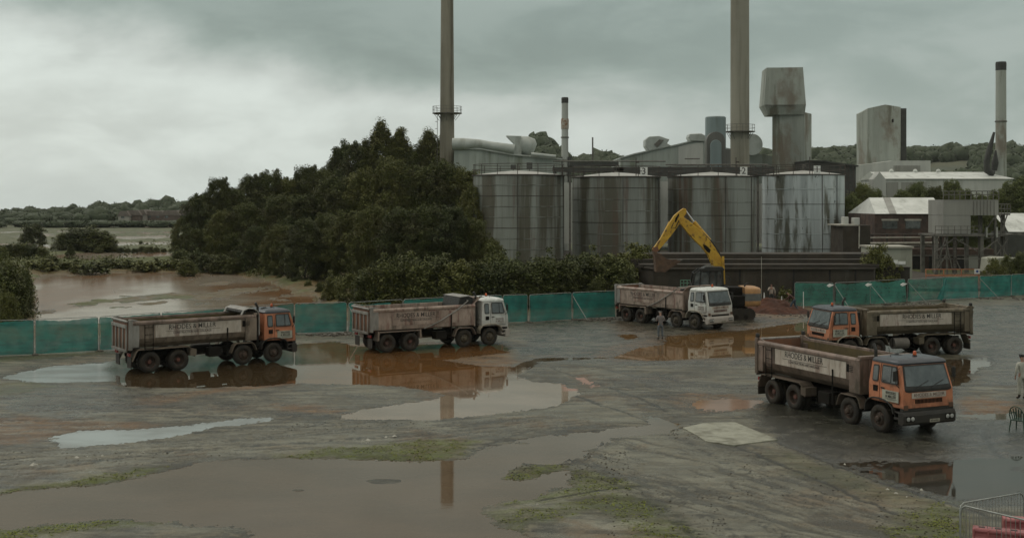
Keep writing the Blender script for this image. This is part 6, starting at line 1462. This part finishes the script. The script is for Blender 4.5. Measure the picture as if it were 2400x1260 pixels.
MB().tube([(x1 - 1.1, EY - .3, zt), (x1 - 1.0, EY - .3, zt + .2), (x1 - .8, EY - .3, zt + .25)], .06, 8).build('exhaust', M['black'], t)
MB().tube([(ez(1040 + 50 * math.cos(a), 0)[0], EY + .2, ez(0, 700 - 45 * math.sin(a))[1]) for a in [PI * k / 10 for k in range(11)]], .03, 6).build('hose', M['black'], t)
sl = MB().lathe([(.85, zb_ - .25), (.95, zb_ - .2), (.95, zb_ + .05)], 24, Matrix.Translation((ez(960, 0)[0], EY, 0))).build('slew_ring', M['chassis'], t)
for s in (-1, 1):
    y0 = EY + s * 1.15; xa, xb = ez(700, 0)[0], ez(1265, 0)[0]
    pl = [(xa + .42 - .42 * math.sin(R(q)), .44 - .42 * math.cos(R(q))) for q in range(0, 181, 20)] + [(xb - .42 + .42 * math.sin(R(q)), .44 + .42 * math.cos(R(q))) for q in range(0, 181, 20)]
    tk = MB().prism(pl, y0 - .27, y0 + .27)
    sh = tk
    for k in range(int((xb - xa - .8) / .2)):
        for z in (.0, .87): sh.box((xa + .42 + k * .2, y0 - .28, z), (xa + .5 + k * .2, y0 + .28, z + .035))
    for cx, sg_ in ((xa + .42, -1), (xb - .42, 1)):
        for q in range(15, 180, 25): aa = R(q); c = Vector((cx + sg_ * .42 * math.sin(aa), 0, .44 - .42 * math.cos(aa))); sh.box((c.x - .03, y0 - .28, c.z - .03), (c.x + .03, y0 + .28, c.z + .03))
    o = sh.build('track', M['tyre'], t)
    wl = MB()
    for k in range(6): wl.lathe([(0, -.29), (.16, -.29), (.16, .29), (0, .29)], 12, Matrix.Translation((xa + .7 + k * (xb - xa - 1.4) / 5, y0, .28)), axis='y')
    wl.build('roller', M['chassis'], o)
MB().box((ez(820, 0)[0], EY - .9, .35), (ez(1150, 0)[0], EY + .9, .75)).build('undercarriage', M['chassis'], t)

# ---------------------------------------------------------------- heap of red soil
def heap(cx, cy, rx, ry, h, mat, name, label, cat, seed, tail=0):
    n = 60; vs = []; fs = []
    for j in range(n):
        for i in range(n):
            u, v = -1.15 + 2.3 * i / (n - 1), -1.15 + 2.3 * j / (n - 1)
            X, Y_ = cx + u * rx, cy + v * ry
            d = math.hypot(u, v); z = h * max(0, 1 - d) ** .95
            if tail: z = max(z, h * .38 * max(0, 1 - math.hypot((u - .55) * .9, v * 1.1)) ** .8)
            nn = float(fbm(np.array(X * 1.6), np.array(Y_ * 1.6), seed, 5)) ; z = z * (1 + .35 * nn) + .05 * nn * (z > .02) - .02
            vs.append((X, Y_, z))
    for j in range(n - 1):
        for i in range(n - 1): fs.append((j * n + i, j * n + i + 1, (j + 1) * n + i + 1, (j + 1) * n + i))
    o = MB().add(vs, fs).build(name, mat, smooth=True); return tag(o, label, cat)
M['soil'] = worn('wet red brown soil', (.072, .024, .010), (.038, .014, .007), 1.6, rough=.9, bump=.8, bscale=7, spec=.3)
heap(20.6, 93.5, 3.0, 4.6, 1.0, M['soil'], 'soil_heap', 'heap of wet red brown soil in front of the two men by the wall', 'heap', 5)
heap(22.3, 91.4, 2.6, 2.4, .26, M['soil'], 'soil_heap', 'low spread of red brown soil right of the tall soil heap', 'heap', 9)
def rubble(n, cx, cy, rx, ry, smin, smax):
    mb = MB(); g = random.Random(n)
    for k in range(n):
        x = cx + g.gauss(0, rx); y = cy + g.gauss(0, ry); s_ = g.uniform(smin, smax)
        Mx = Matrix.Translation((x, y, .04 + s_ * .25)) @ Matrix.Rotation(g.uniform(0, 6), 4, 'Z') @ Matrix.Rotation(g.uniform(-.5, .5), 4, 'X')
        mb.box((-s_ * g.uniform(.4, 1), -s_ * .5, -s_ * .3), (s_ * g.uniform(.4, 1), s_ * .5, s_ * .3), Mx)
    return mb
mb = MB()
for a in (rubble(60, 6.3, 85.2, 1.2, .5, .06, .2), rubble(60, -11.8, 75.4, 1.0, .4, .06, .22), rubble(60, 24, 95.6, 1.5, .5, .05, .16), rubble(60, 33, 97.8, 1.6, .6, .06, .2), rubble(40, 44.5, 103.5, 2.2, .6, .06, .2), rubble(80, 21.5, 88.6, 2.0, .9, .04, .12)):
    mb.add(a.v, a.f)
o = mb.build('rubble', worn('wet broken concrete', (.13, .12, .10), (.07, .06, .045), 3, rough=.7)); o['kind'] = 'stuff'
mb = MB(); g = random.Random(4)
for (ax0, ay0, ax1, ay1, n, s0) in ((1420, 1150, 1700, 1260, 260, .03), (1180, 1040, 1320, 1110, 200, .035), (1320, 1060, 1480, 1130, 160, .04), (0, 1090, 600, 1060, 120, .03), (620, 990, 1000, 1010, 140, .03), (1900, 1110, 2240, 1200, 120, .035), (2050, 1190, 2260, 1250, 110, .04), (1560, 1000, 1700, 1030, 150, .035), (1700, 1060, 2100, 1180, 260, .03), (0, 1000, 2400, 1240, 900, .014), (1700, 905, 1780, 925, 60, .03)):
    for k in range(n):
        p = gp(g.uniform(ax0, ax1), ay0 + (ay1 - ay0) * g.random()); s_ = s0 * g.uniform(.2, .8)
        hh = float(ground_fields(np.array([[p[0]]]), np.array([[p[1]]]))[0][0, 0])
        if hh < .01: continue
        Mx = Matrix.Translation((p[0], p[1], hh + s_ * .15)) @ Matrix.Rotation(g.uniform(0, 6), 4, 'Z') @ Matrix.Rotation(g.uniform(-.6, .6), 4, 'X')
        mb.box((-s_, -s_ * .7, -s_ * .4), (s_, s_ * .7, s_ * .4), Mx)
o = mb.build('gravel', worn('dark wet clods', (.045, .040, .028), (.16, .15, .115), 2, rough=.8, lohi=(.5, .62))); o['kind'] = 'stuff'

# ---------------------------------------------------------------- people
def skin_obj(name, verts, edges, radii, mat, parent=None, sub=1, root=0):
    me = bpy.data.meshes.new(name); me.from_pydata([tuple(v) for v in verts], edges, []); me.materials.append(mat)
    o = bpy.data.objects.new(name, me); COL.objects.link(o)
    if parent: o.parent = parent
    sk = o.modifiers.new('skin', 'SKIN'); sk.use_smooth_shade = True
    for i, r in enumerate(radii):
        sv = me.skin_vertices[0].data[i]; sv.radius = r if isinstance(r, tuple) else (r, r); sv.use_root = (i == root)
    ss_ = o.modifiers.new('sub', 'SUBSURF'); ss_.levels = sub; ss_.render_levels = sub
    return o
def cloth_mat(name, a, b, check=False):
    if not check: return worn(name, a, b, 6, rough=.85, bump=.3, bscale=9)
    m, t, bs = new_mat(name); co = t.new('ShaderNodeTexCoord').outputs['Object']; sp = t.new('ShaderNodeSeparateXYZ'); t.put(sp.inputs[0], co)
    def st(v, f): return t.ramp(t.m('SINE', t.m('MULTIPLY', v, f)), .1, .5)
    c = t.mix(t.m('MULTIPLY', st(sp.outputs[0], 75), .8), a, b); c = t.mix(t.m('MULTIPLY', st(sp.outputs[2], 75), .8), c, b)
    t.put(bs.inputs['Base Color'], c); bs.inputs['Roughness'].default_value = .9; return m
M['skin'] = worn('skin', (.30, .17, .12), (.26, .14, .10), 8, rough=.6, bump=0)
def person(x, y, rz, H, label, J, shirt, trousers, hairm, boots, bald=False, group='people on the site', long_coat=False):
    """J: joint overrides in metres for a 1.8 m figure facing +y (x right)"""
    k = H / 1.8; D = dict(pel=(0,0,.95), spi=(0,.01,1.15), che=(0,0,1.36), nek=(0,-.01,1.52), hed=(0,.03,1.66), hal=(-.10,0,.93), har=(.10,0,.93), knl=(-.12,.03,.50), knr=(.12,.03,.50), anl=(-.13,0,.09), anr=(.13,0,.09), tol=(-.15,.17,.035), tor=(.15,.17,.035), shl=(-.19,0,1.43), shr=(.19,0,1.43), ell=(-.27,-.03,1.14), elr=(.27,-.03,1.14), wrl=(-.26,.08,.90), wrr=(.26,.08,.90))
    D.update(J); D = {a: Vector(b) * k for a, b in D.items()}
    root = empty('person', (x, y, .045), rz, label, 'person', group)
    V = []; E_ = []; Rr = []; idx = {}
    def v(n, p, r, par=None):
        idx[n] = len(V); V.append(Vector(p)); Rr.append(tuple(q * k for q in r) if isinstance(r, tuple) else r * k)
        if par: E_.append((idx[par], idx[n]))
    v('pel', D['pel'], (.13, .10)); v('spi', D['spi'], (.12, .09), 'pel'); v('che', D['che'], (.15, .10), 'spi'); v('nek', D['nek'], .055, 'che')
    hd = (D['hed'] - D['nek']).normalized(); v('jaw', D['hed'] - hd * .05 * k, (.070, .075), 'nek'); v('hed', D['hed'] + hd * .04 * k, (.078, .092), 'jaw'); v('cro', D['hed'] + hd * .10 * k, (.055, .065), 'hed')
    for s in 'lr':
        v('ha' + s, D['ha' + s], .085, 'pel'); v('kn' + s, D['kn' + s], .058, 'ha' + s); v('an' + s, D['an' + s], .040, 'kn' + s); v('to' + s, D['to' + s], (.038, .03), 'an' + s)
        v('sh' + s, D['sh' + s], .055, 'che'); v('el' + s, D['el' + s], .038, 'sh' + s); v('wr' + s, D['wr' + s], .026, 'el' + s)
        d = (D['wr' + s] - D['el' + s]).normalized(); sd_ = Vector((1 if s == 'r' else -1, 0, 0)); sd_ = (sd_ - d * sd_.dot(d)).normalized(); up = d.cross(sd_)
        pm = D['wr' + s] + d * .055 * k; v('pa' + s, pm, (.036, .018), 'wr' + s)
        for f in range(4):
            b0 = pm + d * .035 * k + up * ((f - 1.5) * .020 * k); ln = (.040, .046, .043, .033)[f] * k
            v('f%d' % f + s, b0, .0095, 'pa' + s); v('g%d' % f + s, b0 + d * ln - sd_ * ln * .35, .0085, 'f%d' % f + s); v('h%d' % f + s, b0 + d * ln * 1.35 - sd_ * ln * 1.0, .007, 'g%d' % f + s)
        tb = D['wr' + s] + d * .03 * k - up * .028 * k; v('t0' + s, tb, .011, 'pa' + s); v('t1' + s, tb + d * .035 * k - up * .02 * k, .009, 't0' + s)
    body = skin_obj('body', V, E_, Rr, M['skin'], root, 1)
    # face: nose, brows and ears shaped onto the head; hair or bald crown
    fwd = Vector((0, 1, 0)); fwd = (fwd - hd * fwd.dot(hd)).normalized(); rt = hd.cross(fwd) * -1
    c = D['hed'] + hd * .02 * k
    fm = MB(); fm.tube([c + fwd * .085 * k + hd * .01 * k, c + fwd * .112 * k - hd * .018 * k], .013 * k, 6)
    for s in (-1, 1): fm.tube([c + rt * s * .078 * k + hd * .012 * k, c + rt * s * .086 * k - hd * .022 * k], .014 * k, 6)
    fm.build('nose_and_ears', M['skin'], body, smooth=True)
    ey = MB()
    for s in (-1, 1): ey.tube([c + rt * s * .032 * k + fwd * .083 * k + hd * .016 * k, c + rt * s * .032 * k + fwd * .091 * k + hd * .016 * k], .011 * k, 6)
    ey.tube([c + rt * -.022 * k + fwd * .088 * k - hd * .045 * k, c + rt * .022 * k + fwd * .088 * k - hd * .045 * k], .006 * k, 5)
    ey.build('eyes_and_mouth', M['ink'], body)
    hv = [c + hd * .075 * k - fwd * .01 * k, c + hd * .045 * k - fwd * .045 * k, c - fwd * .06 * k - hd * .02 * k, c + hd * .07 * k + fwd * .045 * k]
    skin_obj('hair', hv, [(0, 1), (1, 2), (0, 3)], [.070 * k, .070 * k, .050 * k, .045 * k], hairm, body, 1)
    sv, se, sr = [], [], []
    def add(n, p, r, par=None):
        idx2[n] = len(sv); sv.append(Vector(p)); sr.append(tuple(q * k for q in r) if isinstance(r, tuple) else r * k)
        if par: se.append((idx2[par], idx2[n]))
    idx2 = {}
    hem = D['pel'] + (D['pel'] - D['spi']) * (.9 if long_coat else .25)
    add('spi', D['spi'], (.155, .12)); add('hem', hem, (.175, .135), 'spi'); add('che', D['che'], (.18, .13), 'spi'); add('col', D['nek'] - hd * .03 * k, (.075, .07), 'che')
    for s in 'lr':
        add('sh' + s, D['sh' + s], .080, 'che'); add('el' + s, D['el' + s], .058, 'sh' + s); add('wr' + s, D['el' + s].lerp(D['wr' + s], .9), .042, 'el' + s)
    skin_obj('shirt' if not long_coat else 'overall_jacket', sv, se, sr, shirt, body, 1)
    sv, se, sr = [], [], []; idx2 = {}
    add('pel', D['pel'], (.15, .12)); add('wai', D['pel'].lerp(D['spi'], .4), (.145, .115), 'pel')
    for s in 'lr':
        add('ha' + s, D['ha' + s], .105, 'pel'); add('kn' + s, D['kn' + s], .080, 'ha' + s); add('an' + s, D['an' + s] + Vector((0, 0, .04 * k)), .062, 'kn' + s)
    skin_obj('trousers', sv, se, sr, trousers, body, 1)
    for s in 'lr':
        a, t_1 = D['an' + s], D['to' + s]; top = a + (D['kn' + s] - a).normalized() * (.22 if boots == 'tall' else .05) * k
        skin_obj('boot', [top, a, a.lerp(t_1, .5) + Vector((0, 0, -.02 * k)), t_1], [(0, 1), (1, 2), (2, 3)], [.068 * k if boots == 'tall' else .05 * k, .055 * k, .045 * k, .04 * k], M['black'], body, 1)
    return root
P1 = gp(1548, 796)
person(P1[0], P1[1], R(8), 1.76, 'person in a checked shirt and pale jeans standing with back to camera', dict(ell=(-.30,.02,1.15), elr=(.30,.02,1.15), wrl=(-.16,.24,1.18), wrr=(.16,.24,1.18), hed=(0,.05,1.65)), cloth_mat('checked shirt', (.30, .27, .24), (.05, .05, .065), True), cloth_mat('faded grey jeans', (.11, .125, .14), (.085, .095, .105)), cloth_mat('grey hair', (.30, .29, .27), (.24, .23, .21)), 'low')
P2 = gp(1808, 715)
person(P2[0], P2[1], R(175), 1.76, 'person in a light shirt raising a hand to the face by the wall', dict(elr=(.30,.10,1.18), wrr=(.08,.24,1.48), ell=(-.30,-.02,1.16), wrl=(-.30,.03,.92)), cloth_mat('light beige shirt', (.36, .31, .26), (.30, .25, .20)), cloth_mat('dark trousers', (.035, .037, .035), (.025, .027, .027)), cloth_mat('brown hair', (.06, .035, .02), (.05, .03, .02)), 'low')
P3 = gp(1862, 731)
pr = person(P3[0], P3[1], R(70), 1.78, 'person in a dark red shirt and jeans bending over a shovel', dict(spi=(0,.14,1.10), che=(0,.34,1.24), nek=(0,.46,1.32), hed=(0,.56,1.41), shl=(-.17,.36,1.26), shr=(.17,.36,1.26), ell=(-.20,.52,1.02), elr=(.22,.44,.98), wrl=(-.06,.72,.92), wrr=(.06,.52,.80), pel=(0,0,.93), hal=(-.10,0,.91), har=(.10,0,.91), anl=(-.16,.30,.09), tol=(-.16,.46,.035), knl=(-.14,.26,.50), anr=(.16,-.28,.09), tor=(.18,-.12,.035), knr=(.14,-.02,.50)), cloth_mat('dark red shirt', (.085, .035, .025), (.06, .028, .02)), cloth_mat('blue jeans', (.06, .085, .11), (.04, .06, .08)), cloth_mat('dark hair', (.015, .012, .01), (.02, .016, .012)), 'low')
t = empty('shovel', (P3[0], P3[1], .045), R(70), 'long handled shovel held by the bending person near the soil heap', 'shovel')
MB().tube([(.12, .30, .66), (-.10, .95, 1.02), (-.22, 1.25, 1.16)], .018, 8).build('handle', M['steel'], t)
MB().prism([(-.14, 1.25), (-.30, 1.22), (-.40, 1.42), (-.22, 1.55), (-.12, 1.45)], 1.13, 1.16, 'z').build('blade', M['chassis'], t, bevel=.01)
P4 = gp(2396, 936)
person(P4[0], P4[1], R(10), 1.92, 'person in pale overalls and black boots cut by the right edge', dict(ell=(-.28,-.02,1.14), wrl=(-.27,.06,.90), elr=(.28,-.02,1.14), wrr=(.27,.06,.90)), cloth_mat('pale overalls', (.44, .44, .38), (.34, .34, .29)), cloth_mat('pale overall trousers', (.40, .40, .34), (.30, .30, .25)), cloth_mat('black cap', (.012, .012, .012), (.02, .02, .02)), 'tall', long_coat=True)
# garden chair
W0 = gp(2391, 1012)
gm = worn('dark green plastic chair', (.030, .070, .042), (.020, .045, .028), 5, rough=.45, bump=0)
t = empty('garden_chair', (W0[0], W0[1], .045), R(40), 'dark green plastic garden chair at the right edge of the yard', 'chair')
MB().prism([(-.24, .43), (.25, .46), (.27, .43), (.22, .40), (-.24, .39)], -.25, .25).build('seat', gm, t, bevel=.015)
for sx, sy in ((1, 1), (1, -1), (-1, 1), (-1, -1)): MB().tube([(sx * .22, sy * .24, .42), (sx * .27, sy * .29, 0)], [.028, .020], 8).build('leg', gm, t)
fan = MB()
arc = [(-.24 - .012 * k, .27 * math.cos(R(a_)), .62 + .33 * math.sin(R(a_))) for k, a_ in enumerate(range(0, 181, 15))]
arc = [(-.24 - .20 * (z - .42), y, z) for _, y, z in arc]
fan.tube([(-.24, .25, .44)] + arc + [(-.24, -.25, .44)], .020, 8)
for k in range(-2, 3): fan.bar((-.24, k * .075, .44), (-.24 - .20 * .48, k * .105, .90 - abs(k) * .035), .045, .012)
fan.build('backrest', gm, t)
for s_ in (-1, 1): MB().tube([(-.27, s_ * .26, .64), (0, s_ * .31, .66), (.22, s_ * .31, .64), (.26, s_ * .28, .44)], .018, 8).build('armrest', gm, t)

# ---------------------------------------------------------------- crowd barriers and plastic barriers at the lower right
def crowd_barrier(A, B, label):
    A = Vector((*A, 0)); B = Vector((*B, 0)); d = B - A; L_ = d.length; a = math.atan2(d.y, d.x)
    t = empty('crowd_barrier', (A.x, A.y, .05), a, label, 'barrier', 'grey tubular crowd barriers')
    o = MB().tube([(0, 0, .15), (0, 0, .92), (.04, 0, 1.04), (.14, 0, 1.1), (L_ - .14, 0, 1.1), (L_ - .04, 0, 1.04), (L_, 0, .92), (L_, 0, .15)], .021, 8, True).build('frame', M['galv'], t); smooth_by_angle(o, 60)
    n = int(L_ / .115)
    m_ = MB()
    for k in range(1, n): m_.tube([(L_ * k / n, 0, .16), (L_ * k / n, 0, 1.09)], .0075, 6)
    m_.build('bars', M['galv'], t)
    for x in (.25, L_ - .25): MB().box((x - .02, -.30, 0), (x + .02, .30, .04)).bar((x, 0, .03), (x, 0, .16), .035).build('foot', M['galv'], t)
crowd_barrier((11.05, 29.05), (13.10, 30.15), 'rear grey crowd barrier running back from the corner at lower right')
crowd_barrier((11.02, 28.92), (12.35, 27.05), 'front grey crowd barrier running towards the camera at lower right')
M['pink'] = worn('faded red plastic', (.36, .12, .12), (.26, .075, .078), 3, rough=.4, grime=((.10, .05, .04), .5, 3, (1, 1, .4), .52, .72), bump=.05)
def plastic_barrier(x, y, z, rz, label, L_=1.7):
    t = empty('plastic_barrier', (x, y, z), rz, label, 'barrier', 'faded red plastic barriers')
    m_ = MB().prism([(-.20, 0), (.20, 0), (.20, .06), (.15, .13), (.15, .22), (.18, .28), (.15, .34), (-.15, .34), (-.18, .28), (-.15, .22), (-.15, .13), (-.20, .06)], 0, L_, 'x')
    b = m_.build('body', M['pink'], t, bevel=.025)
    for k in range(5): MB().box((.14 + k * .36, -.05, .32), (.28 + k * .36, .05, .348)).build('slot', M['ink'], b)
    for k in range(6): MB().box((.02 + k * .32, -.19, .07), (.05 + k * .32, -.152, .33)).build('rib', M['pink'], b, bevel=.01, seg=1)
    return t
plastic_barrier(11.16, 28.52, .05, R(-24), 'lower front faded red plastic barrier inside the crowd barriers', 2.0)
plastic_barrier(11.15, 28.51, .40, R(-23), 'upper front faded red plastic barrier inside the crowd barriers', 2.0)
plastic_barrier(12.02, 28.95, .05, R(-12), 'lower rear faded red plastic barrier inside the crowd barriers', 1.6)
plastic_barrier(12.05, 28.93, .52, R(-14), 'topmost faded red plastic barrier lying at the rear of the stack', 1.6)

P = G([(1600,1006),(1655,994),(1722,993),(1823,1034),(1722,1047),(1655,1038),(1630,1022)])
o = MB().prism(P, -.05, .085, 'z').build('concrete_slab', worn('pale cast concrete slab', (.30, .30, .235), (.22, .22, .17), 2.2, rough=.6, grime=((.10, .095, .06), .7, 1.6, (1, 1, 1), .5, .66), bump=.2), None, bevel=.015); tag(o, 'pale concrete slab set flat in the yard left of the nearest lorry', 'slab')
mb = MB(); g = random.Random(8)
for px, py, s_ in ((78,1092,.16),(180,1074,.09),(240,1070,.07),(300,1068,.08),(335,1062,.06),(205,1072,.05),(862,1033,.10),(905,1026,.08),(925,1024,.10),(850,1036,.06),(2080,1150,.08),(2100,1160,.10),(2125,1168,.07),(2160,1150,.06),(1260,1185,.05),(1980,1090,.06)):
    p = gp(px, py); Mx = Matrix.Translation((p[0], p[1], .06)) @ Matrix.Rotation(g.uniform(0, 6), 4, 'Z')
    mb.add([Mx @ Vector(v) for v in ((-s_, -s_ * .5, -.03), (s_ * .8, -s_ * .6, -.03), (s_, s_ * .5, -.03), (-s_ * .7, s_ * .6, -.03), (0, 0, s_ * .45))], [(0, 1, 4), (1, 2, 4), (2, 3, 4), (3, 0, 4), (3, 2, 1, 0)])
o = mb.build('pale_stones', worn('pale broken stone', (.45, .44, .38), (.33, .32, .27), 4, rough=.8)); o['kind'] = 'stuff'
